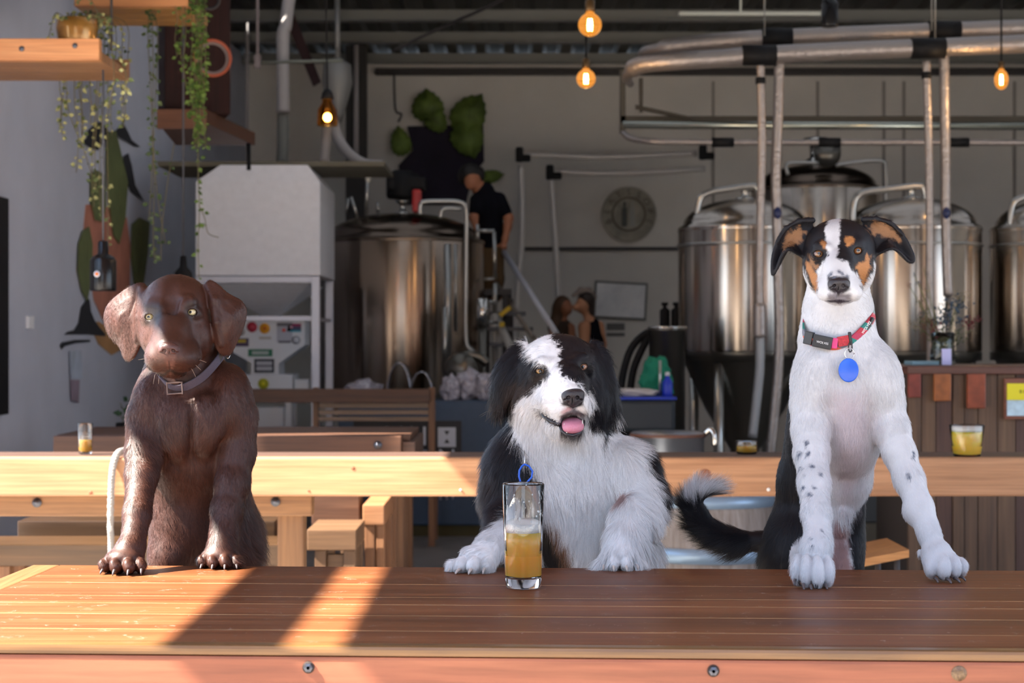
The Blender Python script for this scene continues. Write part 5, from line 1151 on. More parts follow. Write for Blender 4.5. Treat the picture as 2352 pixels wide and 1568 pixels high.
# amber jar lamp
c_ = P(752, 262, 8.6); jl = thing('jar_lamp', 'amber glass jar lamp glowing in front of the grain pipes', 'lamp', c_); s = px(1, 8.6)
m = MB(); m.lathe(c_, [(23 * s, -27 * s), (24 * s, -20 * s), (22 * s, 10 * s), (12 * s, 26 * s), (11 * s, 34 * s)], 32); m.build('jar', glassm('amber_jar', (.9, .30, .04), .05, 1.15), jl)
m = MB(); m.ball(c_ + Vector((0, 0, -8 * s)), 8 * s, (1, 1, 1.2)); m.build('glow_bulb', glow, jl)
m = MB(); m.lathe(c_ + Vector((0, 0, 34.5 * s)), [(0, 0), (15 * s, 0), (12 * s, 14 * s), (6 * s, 22 * s), (0, 22 * s)], 24); m.build('cap', blackp, jl)
m = MB(); m.tube([c_ + Vector((0, 0, 56 * s)), Vector((c_.x - .02, c_.y, CEZ))], .004, 6); m.build('cord', blackp, jl)
# black growler lamps and cone pendant
def growler(u, v0, v1, w, d, lb, badge=True, top=CEZ):
    zt_, zb_ = P(0, v0, d).z, P(0, v1, d).z; x = P(u, 0, d).x; t = thing('bottle_pendant', lb, 'pendant', (x, d, zb_), group='black bottle pendants'); r = px(w, d) / 2; H = zt_ - zb_
    m = MB(); m.lathe((x, d, zb_), [(0, 0), (r * .96, 0), (r, .008), (r, H * .60), (r * .85, H * .67), (r * .42, H * .74), (r * .4, H * .97), (r * .3, H), (0, H)], 32); o = m.build('bottle', pm('gloss_black_glass', (.004, .004, .005), rough=.22, spec=.5), t)
    if badge:
        m = MB(); m.lathe((x - r * .25, d - r * .98, zb_ + H * .33), [(0, -.002), (.012, -.002), (.013, .004)], 20, 'y'); m.build('badge', pm('badge_white', (.6, .62, .7)), t); m = MB(); m.lathe((x - r * .25, d - r * .98 - .003, zb_ + H * .33), [(0, -.001), (.007, -.001), (.0075, .002)], 16, 'y'); m.build('badge_centre', pm('badge_orange', (.75, .18, .03)), t)
    m = MB(); m.tube([(x, d, zt_), (x, d, top)], .004, 6); m.build('cord', pm('cord_grey', (.08, .08, .09)), t)
growler(237, 553, 668, 60, 7.0, 'black growler bottle pendant with an orange badge hanging before the mural', True, P(0, 178, 7.2).z)
growler(1906, -26, 62, 38, 8.4, 'black bottle pendant at the top edge above the foil ducts', False)
x, y = P(421, 0, 8.4).x, 8.4; ct = thing('cone_pendant', 'small black cone pendant hanging just above the brown puppy head', 'pendant', (x, y, P(0, 632, y).z)); s = px(1, y)
m = MB(); m.lathe((x, y, P(0, 640, y).z), [(22 * s, 0), (20 * s, 14 * s), (9 * s, 28 * s), (7 * s, 52 * s), (0, 54 * s)], 24); m.build('shade', blackp, ct)
m = MB(); m.tube([(x, y, P(0, 588, y).z), (x, y, P(0, 300, y).z), (x, y, CEZ)], .005, 6); m.build('cord', pm('cord_grey', (.08, .08, .09)), ct)
# ---------------------------------------------------------------- left side: shelves, speaker, plants, mural
def LW(u, v_, off=.0):
    y = (-LWX) * FPX / (1176 - u); return Vector((LWX + off, y, CAMZ - (v_ - 784) / FPX * y))
orange_w = wood('shelf_orange', (.50, .20, .07), (.60, .26, .10), (.68, .33, .14), 0, rough=.5)
orange_d = wood('shelf_brown', (.26, .13, .06), (.34, .17, .08), (.42, .22, .11), 0, rough=.5)
sh = thing('plank_shelf', 'chunky orange timber shelf carrying the gold pot, top left', 'shelf', (-2.0, 7.2, P(0, 88, 7.0).z))
d = 7.0; a = P(-120, 88, d); b_ = P(228, 138, d)
m = MB(); m.box2((LWX + .002, d, b_.z), (b_.x, d + .05, a.z), .004); m.build('fascia', orange_w, sh)
for i in range(3): m = MB(); m.box2((LWX + .002, d + .052 + i * .155, b_.z), (b_.x, d + .052 + i * .155 + .15, b_.z + .04), .003); m.build('board', orange_d, sh)
m = MB(); m.box2((LWX + .002, d + .52, b_.z), (b_.x, d + .56, a.z), .004); m.build('back_rail', orange_d, sh)
for u in (50, 172): m = MB(); q = P(u, 105 if u == 172 else 112, d); m.lathe((q.x, d - .0005, q.z), [(0, -.003), (.010, -.003), (.011, 0)], 16, 'y'); m.build('bolt', boltm, sh)
for x in (-2.3, b_.x - .02): m = MB(); m.tube([(x, d + .3, a.z), (x - (.0 if x < -2 else .0), d + .3, CEZ)], .006, 8); m.build('hanging_rod', darksteel, sh)
sh2 = thing('plank_shelf', 'orange timber shelf at the very top above the speaker vines', 'shelf', (-1.7, 7.6, P(0, 20, 7.4).z))
d = 7.6; a = P(170, -20, d); b_ = P(432, 14, d)
m = MB(); m.box2((a.x, d, b_.z), (b_.x, d + .05, a.z + .06), .004); m.build('fascia', orange_w, sh2)
for i in range(3): m = MB(); m.box2((a.x, d + .052 + i * .145, b_.z), (b_.x, d + .192 + i * .145, b_.z + .04), .003); m.build('board', wood('shelf_gold', (.42, .2, .05), (.52, .26, .07), (.6, .32, .1), 0), sh2)
for x in (a.x + .05, b_.x - .05): m = MB(); m.tube([(x, d + .25, b_.z + .041), (x, d + .25, CEZ)], .006, 8); m.build('hanging_rod', darksteel, sh2)
# speaker shelf + speaker
d = 9.0; ss = thing('speaker_shelf', 'brown wooden shelf holding up the tall loudspeaker', 'shelf', (P(455, 0, d).x, d + .4, P(0, 252, d).z))
zt = P(0, 252, d).z; m = MB()
fx = [P(363, 0, d).x, P(475, 0, d).x]
m.prism([Vector((fx[0], d, zt)), Vector((fx[1], d, zt)), Vector((fx[1] + .10, d + 1.0, zt)), Vector((fx[0] - .1, d + 1.0, zt))], (0, 0, 0), (0, 0, -.07)); m.build('board', wood('shelf_redbrown', (.06, .022, .011), (.09, .034, .016), (.12, .046, .022), 0, rough=.5), ss)
m = MB(); m.box2((fx[0] - .001, d - .03, zt - .1), (fx[1] + .002, d - .001, zt), .004); m.build('fascia', wood('shelf_redbrown2', (.11, .04, .018), (.15, .056, .025), (.18, .07, .034), 0, rough=.5), ss)
for x in (fx[0], fx[1] + .06): m = MB(); m.tube([(x - .0 + .02, d + .9, zt - .071), (x + .02, d + .9, zt - .22)], .012, 8) if x > fx[0] else m.tube([(fx[0] - .05, d + .95, zt), (fx[0] - .05, d + .95, CEZ)], .008, 8); m.build('bracket', blackp, ss)
sp = thing('loudspeaker', 'tall dark red-brown loudspeaker with orange rimmed cone', 'speaker', (P(455, 0, 9.3).x, 9.3, zt), R(0))
cab = wood('cabinet_wood', (.016, .005, .004), (.024, .007, .006), (.034, .01, .008), 2, rough=.6, spec=.2)
yw = .30; M_ = Matrix.Translation((P(455, 0, 9.15).x, 9.15, 0)) @ Matrix.Rotation(yw, 4, 'Z')
w = px(150, 9.15) / 2 * 1.0; hh = 1.02
def put(mb, mat, nm, par, lb=None):
    for i, v_ in enumerate(mb.v): mb.v[i] = tuple(M_ @ Vector(v_))
    return mb.build(nm, mat, par, lb)
m = MB(); m.box((0, .18, zt + hh / 2 + .002), (2 * w, .34, hh - .002), None, .008); put(m, cab, 'cabinet', sp)
for (x, z, r, nm, c1) in ((.075, .42, .098, 'woofer', (.42, .09, .04)), (.06, .73, .055, 'mid_driver', (.08, .07, .07)), (.06, .88, .042, 'tweeter', (.08, .07, .07))):
    m = MB(); m.lathe((x, .009, zt + z * .98 - .12), [(r, .002), (r * 1.02, -.012), (r * .9, -.016), (r * .86, -.008)], 32, 'y'); dr = put(m, pm('ring%.2f' % c1[0], c1, rough=.5), nm, sp)
    m = MB(); m.lathe((x, .009, zt + z * .98 - .12), [(r * .87, -.008), (r * .4, .02), (r * .3, .005), (0, .002)], 32, 'y'); put(m, pm('cone_%s' % nm, (.20, .15, .14) if nm == 'woofer' else (.03, .028, .03), rough=.5), 'cone', dr)
# trailing plants
def vines(name, label, pot, strands, col, leafs=.022, potmat=None, seed=1, dens=1.0, hang=None, d=7.0):
    rg = random.Random(seed); t = thing(name, label, 'plant', pot if pot is not None else P(*hang), group=None)
    if pot is not None:
        r, h = potmat[1], potmat[2]; m = MB(); m.lathe(pot, [(0, .001), (r * .72, .001), (r * .8, .01), (r, h * .75), (r * .97, h), (r * .9, h), (r * .9, h * .8), (0, h * .8)], 28); m.build('pot', potmat[0], t)
    st = MB(); lf_ = MB(); lm = MB()
    for (pts, rich) in strands:
        c_ = cat([P(u, v_, dd) for (u, v_, dd) in pts], 8); st.tube(c_, .0018, 4, False)
        L = sum((c_[i + 1] - c_[i]).length for i in range(len(c_) - 1)); n_ = int(L / leafs * .9 * rich * dens)
        for k in range(n_):
            f_ = rg.random() * (len(c_) - 1); i = int(f_); q = c_[i].lerp(c_[min(i + 1, len(c_) - 1)], f_ - i)
            a = Vector((rg.uniform(-1, 1), rg.uniform(-.8, .8), rg.uniform(-1, .3))).normalized(); b2 = a.cross(Vector((rg.uniform(-.4, .4), 1, rg.uniform(-.4, .4)))).normalized(); s_ = leafs * rg.uniform(.55, 1.25)
            nrm = a.cross(b2).normalized() * s_ * .12; q = q + a * s_ * .3
            (lf_ if rg.random() < .55 else lm).add([q, q + a * s_ * .45 + b2 * s_ * .38 + nrm, q + a * s_ * 1.05, q + a * s_ * .45 - b2 * s_ * .38 + nrm], [(0, 1, 2), (0, 2, 3)], False)
    st.build('stems', pm('vine_stem', (.12, .10, .05), rough=.8), t)
    lf_.build('leaves', pm('leaf%.2f%.2f' % col[0][:2], col[0], rough=.6, spec=.3), t); 
    if lm.v: lm.build('young_leaves', pm('leaf%.2f%.2f' % col[1][:2], col[1], rough=.6, spec=.3), t)
    return t
gold = pm('gold_glaze', (.50, .24, .05), rough=.2, metal=.4, coat=.5, noise=.3, nscale=14)
rg = random.Random(5); S = []
for i, u in enumerate((135, 152, 168, 188, 205, 222, 236, 246, 262, 276, 290, 228, 150, 180)):
    L = (280, 420, 380, 330, 260, 450, 500, 590, 330, 300, 260, 420, 300, 360)[i] + rg.uniform(-20, 30); y0 = 7.58; bend = rg.uniform(-14, 14)
    S.append(([(175 + (u - 175) * .4, 30, 7.28), (u, 55 if i > 7 else 70, 7.5), (u + 3, 140, y0 + .02), (u + bend * .3, 140 + (L - 140) * .35, y0), (u + bend + (30 if u < 160 and L > 340 else 0), 140 + (L - 140) * .7, y0), (u + bend * .6 + (62 if u < 160 and L > 340 else 0), L, y0)], .85))
S.append(([(150, 40, 7.2), (128, 30, 7.1), (118, 60, 7.05), (112, 84, 7.0)], 1.5)); S.append(([(190, 30, 7.2), (240, 40, 7.1), (252, 80, 7.05), (262, 170, 7.0), (250, 250, 7.0)], 1.2)); S.append(([(170, 10, 7.2), (200, -10, 7.2), (235, 50, 7.1), (285, 150, 7.0), (290, 230, 7.0)], 1.0))
p_ = P(177, 0, 7.27); zb_ = P(0, 138, 7.0).z + .041
vines('trailing_plant', 'pale variegated trailing plant in a glazed gold pot on the orange shelf', Vector((p_.x, 7.27, zb_)), S, ((.36, .36, .15), (.10, .13, .045)), .022, (gold, .085, .17), 3)
S = [([(352, 0, 7.7), (350, 60, 7.68), (352, 160, 7.66), (350, 300, 7.66), (354, 420, 7.66), (352, 540, 7.66), (356, 600, 7.66)], 1.1), ([(345, 0, 7.7), (340, 80, 7.68), (346, 200, 7.66), (352, 330, 7.66), (362, 450, 7.66), (380, 560, 7.66)], 1.0), ([(352, 0, 7.7), (362, 90, 7.68), (356, 240, 7.66), (350, 380, 7.66), (343, 500, 7.66)], .9), ([(400, 330, 7.7), (385, 420, 7.66), (372, 520, 7.66), (370, 600, 7.66)], .4)]
vines('trailing_plant', 'long thin dark-leaved vine hanging straight down left of the speaker', Vector((P(352, 0, 7.8).x, 7.83, P(432, 14, 7.6).z + .041)), S, ((.05, .08, .028), (.10, .14, .055)), .024, (pm('clay_dark', (.12, .06, .04), rough=.7), .06, .1), 4)
S = []
for i, (u, L) in enumerate(((425, 200), (440, 260), (452, 330), (462, 300), (470, 340), (447, 340), (458, 240), (466, 200), (405, 130), (418, 160), (455, 330), (460, 310), (450, 200))):
    S.append(([(440, -30, 7.8), (u, 0, 7.62), (u + 2, L * .35, 7.6), (u - 3, L * .7, 7.6), (u + 2, L, 7.6)], 2.0 if u > 440 else 1.1))
S.append(([(456, 320, 7.6), (455, 400, 7.6), (458, 480, 7.6), (455, 560, 7.6), (457, 640, 7.6)], 1.3)); S.append(([(456, 470, 7.6), (470, 500, 7.6), (478, 535, 7.6), (502, 545, 7.6)], .25))
vines('trailing_plant', 'dense bright green vine falling over the front of the loudspeaker', Vector((P(418, 0, 7.9).x, 7.93, P(432, 14, 7.6).z + .041)), S, ((.10, .16, .03), (.05, .09, .018)), .023, (pm('clay_dark', (.12, .06, .04), rough=.7), .06, .1), 5)
S = [([(290, 985, 8.3), (286, 950, 8.3), (276, 925, 8.3)], 3), ([(290, 985, 8.3), (294, 945, 8.3), (300, 915, 8.3)], 3), ([(290, 985, 8.3), (280, 960, 8.3), (272, 945, 8.3)], 3)]
zz = P(0, 1000, 8.3).z
ps = thing('plant_stand', 'low dark plant stand hidden behind the brown puppy shoulder', 'stand', (P(290, 0, 8.3).x, 8.3, 0)); m = MB(); m.tube([(P(290, 0, 8.3).x, 8.3, 0), (P(290, 0, 8.3).x, 8.3, zz - .001)], .06, 16); m.build('column', darksteel, ps)
vines('potted_plant', 'small dark green plant peeking out by the brown puppy shoulder', Vector((P(290, 0, 8.3).x, 8.3, zz)), S, ((.02, .05, .02), (.03, .07, .03)), .04, (blackp, .05, .06), 6)
# mural painted on the left wall
mu = thing('wall_mural', 'painted mural of witch hats, an orange bottle shape and green drips', 'mural', (LWX, 9.6, 1.6))
def patch(pts, mat, nm, off=.004):
    m = MB(); m.prism([LW(u, v_, off) for u, v_ in pts], (0, 0, 0), (-.0035, 0, 0)); m.build(nm, mat, mu)
blackpt = pm('mural_black', (.018, .018, .022), rough=.8); orpt = pm('mural_orange', (.44, .17, .11), rough=.8, noise=.22, nscale=6); grpt = pm('mural_green', (.12, .14, .05), rough=.8, noise=.45, nscale=9, stretch=(1, 9, .8)); ylpt = pm('mural_ochre', (.42, .22, .09), rough=.8, noise=.2, nscale=4)
patch([(196, 470), (232, 468), (262, 485), (290, 500), (298, 560), (297, 660), (280, 700), (270, 760), (240, 745), (215, 690), (200, 600), (190, 540)], orpt, 'bottle_shape', .004)
patch([(205, 745), (225, 738), (262, 760), (292, 770), (285, 800), (255, 815), (225, 790)], ylpt, 'bottle_base', .004)
patch([(146, 768), (152, 762), (168, 758), (178, 742), (184, 705), (192, 695), (198, 683), (203, 690), (206, 715), (214, 735), (226, 752), (240, 768), (238, 772), (200, 768)], blackpt, 'hat_shape', .0085)
patch([(136, 792), (140, 786), (170, 780), (203, 780), (204, 785), (170, 788), (145, 795), (138, 802)], blackpt, 'hat_brim', .0085)
patch([(185, 326), (196, 318), (200, 300), (218, 282), (232, 280), (246, 300), (268, 318), (262, 328), (238, 322), (222, 345), (205, 340)], blackpt, 'hat_shape', .0085)
patch([(262, 302), (280, 282), (290, 300), (300, 322), (320, 338), (305, 336), (288, 325), (270, 315)], blackpt, 'hat_shape', .0085)
patch([(280, 360), (292, 352), (300, 380), (308, 425), (328, 462), (318, 455), (298, 440), (285, 410)], blackpt, 'hat_shape', .0085)
patch([(242, 305), (262, 300), (276, 360), (290, 420), (284, 500), (270, 560), (256, 540), (246, 460), (240, 380)], grpt, 'green_drip', .0125)
patch([(204, 400), (216, 390), (236, 400), (240, 470), (232, 510), (214, 505), (204, 460)], grpt, 'green_drip', .0125)
patch([(176, 560), (186, 530), (200, 520), (208, 560), (206, 640), (196, 690), (184, 670), (174, 620)], grpt, 'green_drip', .0125)
patch([(300, 515), (316, 500), (340, 510), (336, 580), (326, 650), (306, 660), (298, 590)], grpt, 'green_drip', .0125)
patch([(156, 806), (182, 804), (184, 870), (158, 870)], pm('mural_pale_blue', (.42, .47, .56), rough=.8, noise=.15, nscale=8), 'faded_bottle', .0125)
patch([(158, 872), (178, 872), (176, 925), (160, 920)], pm('mural_mauve', (.26, .20, .25), rough=.8, noise=.2, nscale=8), 'faded_bottle', .0125)
m = MB(); q = LW(65, 740, .008); m.box(q, (.016, .10, .062), None, .004); sw = m.build('light_switch', pm('switch_white', (.8, .8, .82), rough=.4)); tag(sw, 'small white light switch on the bare left wall', 'switch')
m = MB(); a = LW(6, 456, 0); b_ = LW(-60, 960, 0); m.box2((LWX + .001, b_.y, b_.z), (LWX + .03, a.y, a.z), .004); tag(m.build('hall_panel_1', blackp), kind='structure')
# ---------------------------------------------------------------- dogs
def below(z): return lambda X: X[:, 2] < z
def toe_set(b, toes, op_k=5):
    """toes: (u, v, w, ru, rw, rv, yaw, roll)"""
    for t in toes:
        u, v, w, ru, rw, rv, yaw = t[:7]
        b.E((u, v, w), (ru, rw, rv), (-14, 0, yaw), op_k)
        M = Euler((0, 0, R(yaw))).to_matrix(); f = M @ Vector((0, -1, 0))
        b.E((u + f.x * rw * .55, v + rv * .18, w + f.y * rw * .55), (ru * .9, rw * .5, rv * .72), (0, 0, yaw), op_k * .6)
def eyelid(b, c, r, ru, rv, tilt=0, yaw=0):
    u, v, w = c
    b.E((u, v, w), (r + 2.8, r + 2.8, r + 2.8), (0, 0, 0), 7)
    b.E((u, v, w), (r + .2, r + .2, r + .2), (0, 0, 0), 0.5, '-')
    b.E((u - math.sin(R(yaw)) * r * -1.0, v, w - r * 1.1), (ru, r * 1.3, rv), (0, tilt, yaw), 1.5, '-')
def claws(b, lst, mat, parent, ztop=TABZ):
    for (u, v, w, yaw, L) in lst:
        m = MB(); p = Vector(b.pt((u, v, w))); f = Euler((0, 0, R(yaw))).to_matrix() @ Vector((0, -1, 0)); s = b.s
        r = 3.6 * s
        pts = [p - f * L * .5 * s, p, p + f * L * .5 * s - Vector((0, 0, L * .18 * s)), p + f * L * .9 * s - Vector((0, 0, L * .55 * s)), p + f * L * 1.05 * s - Vector((0, 0, L * .95 * s))]
        pts = [Vector((q.x, q.y, max(q.z, ztop + r * .5))) for q in pts]
        m.tube(pts, [r, r, r * .85, r * .6, r * .22], 8)
        m.build('claw', mat, parent)
def eye_mesh(b, c, r, look, iris, parent, pupil=.42, irisr=.80, white=(.35, .25, .2), name='eye'):
    """eyeball with its own iris, pupil and wet cornea; look = direction vector"""
    cpos = Vector(b.pt(c)); rr = r * b.s
    key = 'eye_%s_%.2f' % (str(iris), pupil)
    m, n, l, bs = nt(key)
    tc = n.new('ShaderNodeTexCoord'); sp = n.new('ShaderNodeSeparateXYZ'); l.new(tc.outputs['Object'], sp.inputs[0])
    # radial distance from optical axis (object -Y) over the radius
    cb = n.new('ShaderNodeCombineXYZ'); l.new(sp.outputs[0], cb.inputs[0]); l.new(sp.outputs[2], cb.inputs[2])
    ln = n.new('ShaderNodeVectorMath'); ln.operation = 'LENGTH'; l.new(cb.outputs[0], ln.inputs[0])
    dv = n.new('ShaderNodeMath'); dv.operation = 'DIVIDE'; dv.inputs[1].default_value = rr; l.new(ln.outputs['Value'], dv.inputs[0])
    rp = n.new('ShaderNodeValToRGB'); e = rp.color_ramp.elements
    e[0].position = 0; e[0].color = (.004, .003, .003, 1)
    k = e.new(pupil * irisr - .015); k.color = (.004, .003, .003, 1)
    k = e.new(pupil * irisr + .02); k.color = (*[c_ * 1.15 for c_ in iris], 1)
    k = e.new(irisr * .84); k.color = (*[c_ * .9 for c_ in iris], 1)
    k = e.new(irisr * .95); k.color = (*[c_ * .3 for c_ in iris], 1)
    k = e.new(irisr + .03); k.color = (*white, 1)
    e[-1].position = 1; e[-1].color = (*[w * .7 for w in white], 1)
    l.new(dv.outputs[0], rp.inputs[0]); l.new(rp.outputs[0], bs.inputs['Base Color'])
    bs.inputs['Roughness'].default_value = .25; bs.inputs['Coat Weight'].default_value = 1; bs.inputs['Coat Roughness'].default_value = .02; bs.inputs['Coat IOR'].default_value = 1.5
    mb = MB(); mb.ball((0, 0, 0), rr, n=28, m=20)
    me = mb.mesh(name); me.materials.append(m)
    o = bpy.data.objects.new(name, me); C.objects.link(o); o.parent = parent
    par = parent
    loc = Vector(cpos)
    while par is not None: loc -= par.location; par = par.parent
    o.location = loc
    o.rotation_euler = Vector(look).normalized().to_track_quat('-Y', 'Z').to_euler()
    return o
def strap(b, pts, width, thick, closed=True, up=(0, 0, 1), tilt=None):
    """flat band along pts (u,v,w) around centre; returns MB"""
    P3 = [Vector(b.pt(p)) for p in pts]; n = len(P3); c = sum(P3, Vector()) / n; s = b.s
    out = []
    m = 6
    idx = range(n if closed else n - 1)
    g = lambda i: P3[i % n] if closed else P3[max(0, min(n - 1, i))]
    for i in idx:
        for j in range(m):
            t = j / m; p0, p1, p2, p3 = g(i - 1), g(i), g(i + 1), g(i + 2)
            out.append(0.5 * ((2 * p1) + (p2 - p0) * t + (2 * p0 - 5 * p1 + 4 * p2 - p3) * t * t + (3 * p1 - p0 - 3 * p2 + p3) * t ** 3))
    if not closed: out.append(P3[-1])
    N = len(out); vs = []; fs = []
    for i, p in enumerate(out):
        a = out[(i - 1) % N] if closed else out[max(i - 1, 0)]; d = out[(i + 1) % N] if closed else out[min(i + 1, N - 1)]
        t = (d - a).normalized(); o = (p - c); o -= t * o.dot(t); o.normalize(); ax = t.cross(o).normalized()
        if ax.z < 0: ax = -ax
        hw = ax * width * s / 2; th = o * thick * s
        vs += [p + hw - o * 0, p + hw + th, p - hw + th, p - hw]
    for i in range(N if closed else N - 1):
        j = (i + 1) % N
        for k in range(4):
            k2 = (k + 1) % 4; fs.append((i * 4 + k, i * 4 + k2, j * 4 + k2, j * 4 + k))
    mb = MB(); mb.add(vs, fs, False)
    if not closed: mb.add(vs[:4], [(0, 1, 2, 3)]); mb.add(vs[-4:], [(3, 2, 1, 0)])
    return mb, out
def fan(center, rim, closed=False):
    t = [(center, rim[i], rim[i + 1]) for i in range(len(rim) - 1)]
    if closed: t.append((center, rim[-1], rim[0]))
    return t
def nose_mesh(b, c, r, rot, mat, parent, nost=(.42, .05), h=.0008, label=None):
    """c centre, r (ru, rw, rv) px"""
    q = Body(b.D); q.s = b.s; u, v, w = c; ru, rw, rv = r
    q.E((u, v - rv * .25, w), (ru, rw, rv * .7), rot, 4)
    q.E((u, v + rv * .35, w + rw * .1), (ru * .62, rw * .9, rv * .62), rot, 6)
    q.E((u - ru * .55, v + rv * .05, w - rw * .1), (ru * .42, rw * .75, rv * .5), rot, 4)
    q.E((u + ru * .55, v + rv * .05, w - rw * .1), (ru * .42, rw * .75, rv * .5), rot, 4)
    for sg in (-1, 1):
        q.E((u + sg * ru * nost[0], v + rv * nost[1], w - rw * .85), (ru * .17, rw * .34, rv * .17), (rot[0], sg * 25, rot[2]), 2, '-')
        q.E((u + sg * ru * .72, v + rv * (nost[1] + .2), w - rw * .7), (ru * .15, rw * .3, rv * .07), (rot[0], sg * 15, rot[2]), 2, '-')
    q.E((u, v + rv * .75, w - rw * .9), (ru * .05, rw * .4, rv * .6), rot, 2, '-')
    vs, fs = q.mesh(h, 5)
    me = mesh_from_arrays('nose', vs, fs)
    return link('nose', me, mat, parent, label)
nose_brown = pm('brown_nose_leather', (.07, .028, .024), rough=.34, spec=.6, bump=.25, bscale=900)
nose_black = pm('black_nose_leather', (.022, .018, .022), rough=.3, spec=.7, bump=.3, bscale=900)
claw_dark = pm('dark_claw', (.10, .08, .08), rough=.3, spec=.6)
claw_pale = pm('pale_claw', (.55, .47, .42), rough=.3, spec=.6)
lip_black = pm('black_lip', (.02, .016, .018), rough=.3, spec=.6)
H_FINE = .0022
HS = 1.0          # fur count scale

def build_lab():
    root = thing('dog', 'chocolate brown puppy with drooping ears and slate collar, front paws on table', 'dog', P(440, 1298, 2.98) * 1.0)
    root.location = (-.53, 2.98, .47); bpy.context.view_layer.update()
    b = Body(2.90)
    # torso
    b.Cn([(415, 790, 45, 70), (425, 850, 55, 88), (435, 930, 60, 112)], 20)
    b.E((440, 1000, 70), (126, 108, 150), (0, 0, 0), 30)
    b.E((352, 935, 25), (50, 72, 92), (0, 6, 0), 28)
    b.E((532, 930, 30), (50, 76, 96), (0, -6, 0), 28)
    b.Cn([(452, 1080, 110, 118), (472, 1230, 170, 122), (470, 1420, 250, 135), (440, 1540, 280, 130)], 40)
    b.E((425, 1210, 70), (78, 70, 120), (0, 0, 0), 40)
    b.E((392, 1285, 60), (52, 60, 60), (0, 0, 0), 30)
    b.E((548, 1290, 160), (62, 90, 120), (0, 8, 0), 30)
    b.E((402, 985, -38), (40, 24, 64), (0, 0, 0), 26)
    b.E((472, 975, -38), (40, 24, 66), (0, 0, 0), 26)
    b.Cn([(372, 1040, -40, 10), (376, 1100, -40, 12)], 16, '-'); b.Cn([(512, 1020, -38, 9), (504, 1090, -40, 12)], 16, '-')
    b.E((437, 1010, -62), (3, 13, 60), (0, 0, 0), 22, '-')
    # head
    b.E((405, 713, 5), (84, 92, 83), (0, 5, 0), 10)
    b.E((404, 752, -12), (80, 80, 66), (0, 5, 0), 24)
    b.E((368, 780, -20), (42, 60, 44), (0, 0, 0), 22)
    b.E((445, 776, -20), (44, 60, 46), (0, 0, 0), 22)
    b.Cn([(398, 722, -58, 40), (393, 765, -105, 36), (389, 798, -158, 28)], 20)
    b.E((396, 806, -105), (56, 78, 40), (10, 5, 0), 18)
    b.E((364, 822, -118), (27, 56, 31), (6, 0, 0), 14)
    b.E((422, 818, -116), (38, 58, 31), (6, 0, 0), 14)
    b.E((395, 826, -132), (40, 44, 24), (0, 4, 0), 16)
    b.E((392, 850, -104), (34, 46, 17), (0, 5, 0), 4)
    b.Cn([(350, 704, -66, 15), (372, 706, -84, 10)], 16); b.Cn([(436, 694, -74, 15), (414, 702, -86, 10)], 16)
    b.Cn([(396, 640, -64, 4), (396, 690, -92, 7), (396, 722, -100, 6)], 22, '-')
    b.E((343, 733, -60), (20, 18, 15), (0, 0, 0), 10); b.E((443, 722, -62), (20, 18, 15), (0, 0, 0), 10)
    eyelid(b, (344, 728, -66), 12, 10.8, 7, -6); eyelid(b, (442, 717, -68), 12, 10.8, 7, -2)
    b.Cn([(342, 838, -150, 1.5), (358, 857, -150, 2.2), (378, 856, -165, 2), (392, 846, -170, 2), (408, 854, -165, 2), (432, 852, -150, 2.2), (454, 838, -140, 1.5)], 5, '-')
    # ears
    rim = [(330, 655, 4), (312, 656, 0), (284, 672, 16), (252, 700, 40), (243, 730, 50), (254, 768, 44), (276, 792, 30), (290, 822, 18), (306, 818, 2), (319, 790, -14), (322, 745, -26), (322, 700, -26), (330, 672, -12)]
    b.sheet((294, 738, -8), rim, 4.6, 9)
    b.Cn([(326, 664, -6, 9), (318, 730, -24, 6), (312, 780, -18, 5)], 8)
    rim = [(474, 652, 10), (492, 652, -12), (520, 676, -2), (552, 694, 4), (562, 716, 10), (556, 748, 8), (541, 782, 0), (529, 806, -4), (514, 811, -12), (500, 797, -22), (493, 760, -34), (489, 715, -36), (478, 680, -14)]
    b.sheet((520, 738, -34), rim, 4.8, 9)
    b.Cn([(478, 656, -8, 10), (492, 690, -32, 9), (497, 740, -42, 6), (506, 790, -30, 5)], 9)
    b.Cn([(520, 690, -14, 6), (548, 712, -4, 5)], 10)
    # forelegs
    b.Cn([(338, 960, 5, 46), (333, 1040, -25, 40), (326, 1090, -62, 34), (315, 1180, -130, 28.5), (306, 1240, -168, 28)], 16)
    b.E((345, 1010, 15), (40, 40, 40), (0, 0, 0), 20)
    b.Cn([(548, 960, 20, 44), (545, 1040, 10, 40), (534, 1110, -22, 37), (521, 1170, -48, 33), (512, 1240, -84, 31)], 16)
    b.E((298, 1262, -180), (33, 36, 28), (-25, 0, 0), 14)
    b.E((286, 1282, -196), (42, 36, 24), (-10, 0, 0), 12)
    toe_set(b, [(248, 1297, -196, 12.5, 30, 16, -24), (270, 1298, -218, 13, 32, 17.5, -10), (297, 1299, -220, 13.5, 32, 18, 0), (322, 1297, -204, 12.5, 30, 17, 8)])
    b.E((508, 1262, -92), (32, 36, 24), (-20, 0, 0), 14)
    b.E((505, 1277, -104), (40, 34, 21), (-10, 0, 0), 12)
    toe_set(b, [(469, 1287, -102, 12, 28, 14, -14), (491, 1288, -120, 12.5, 30, 15.5, -5), (516, 1288, -121, 12.5, 30, 15.5, 4), (539, 1287, -106, 12, 28, 14, 12)])
    vs, fs = b.mesh(H_FINE)
    zmin = lambda X: (X[:, 1] < 2.846)
    m = (vs[:, 1] < 2.85) & (vs[:, 2] < TABZ + .0015) & (vs[:, 2] > TABZ - .03); vs[m, 2] = TABZ + .0015
    me = mesh_from_arrays('body', vs, fs)
    base = (.058, .0195, .0115)
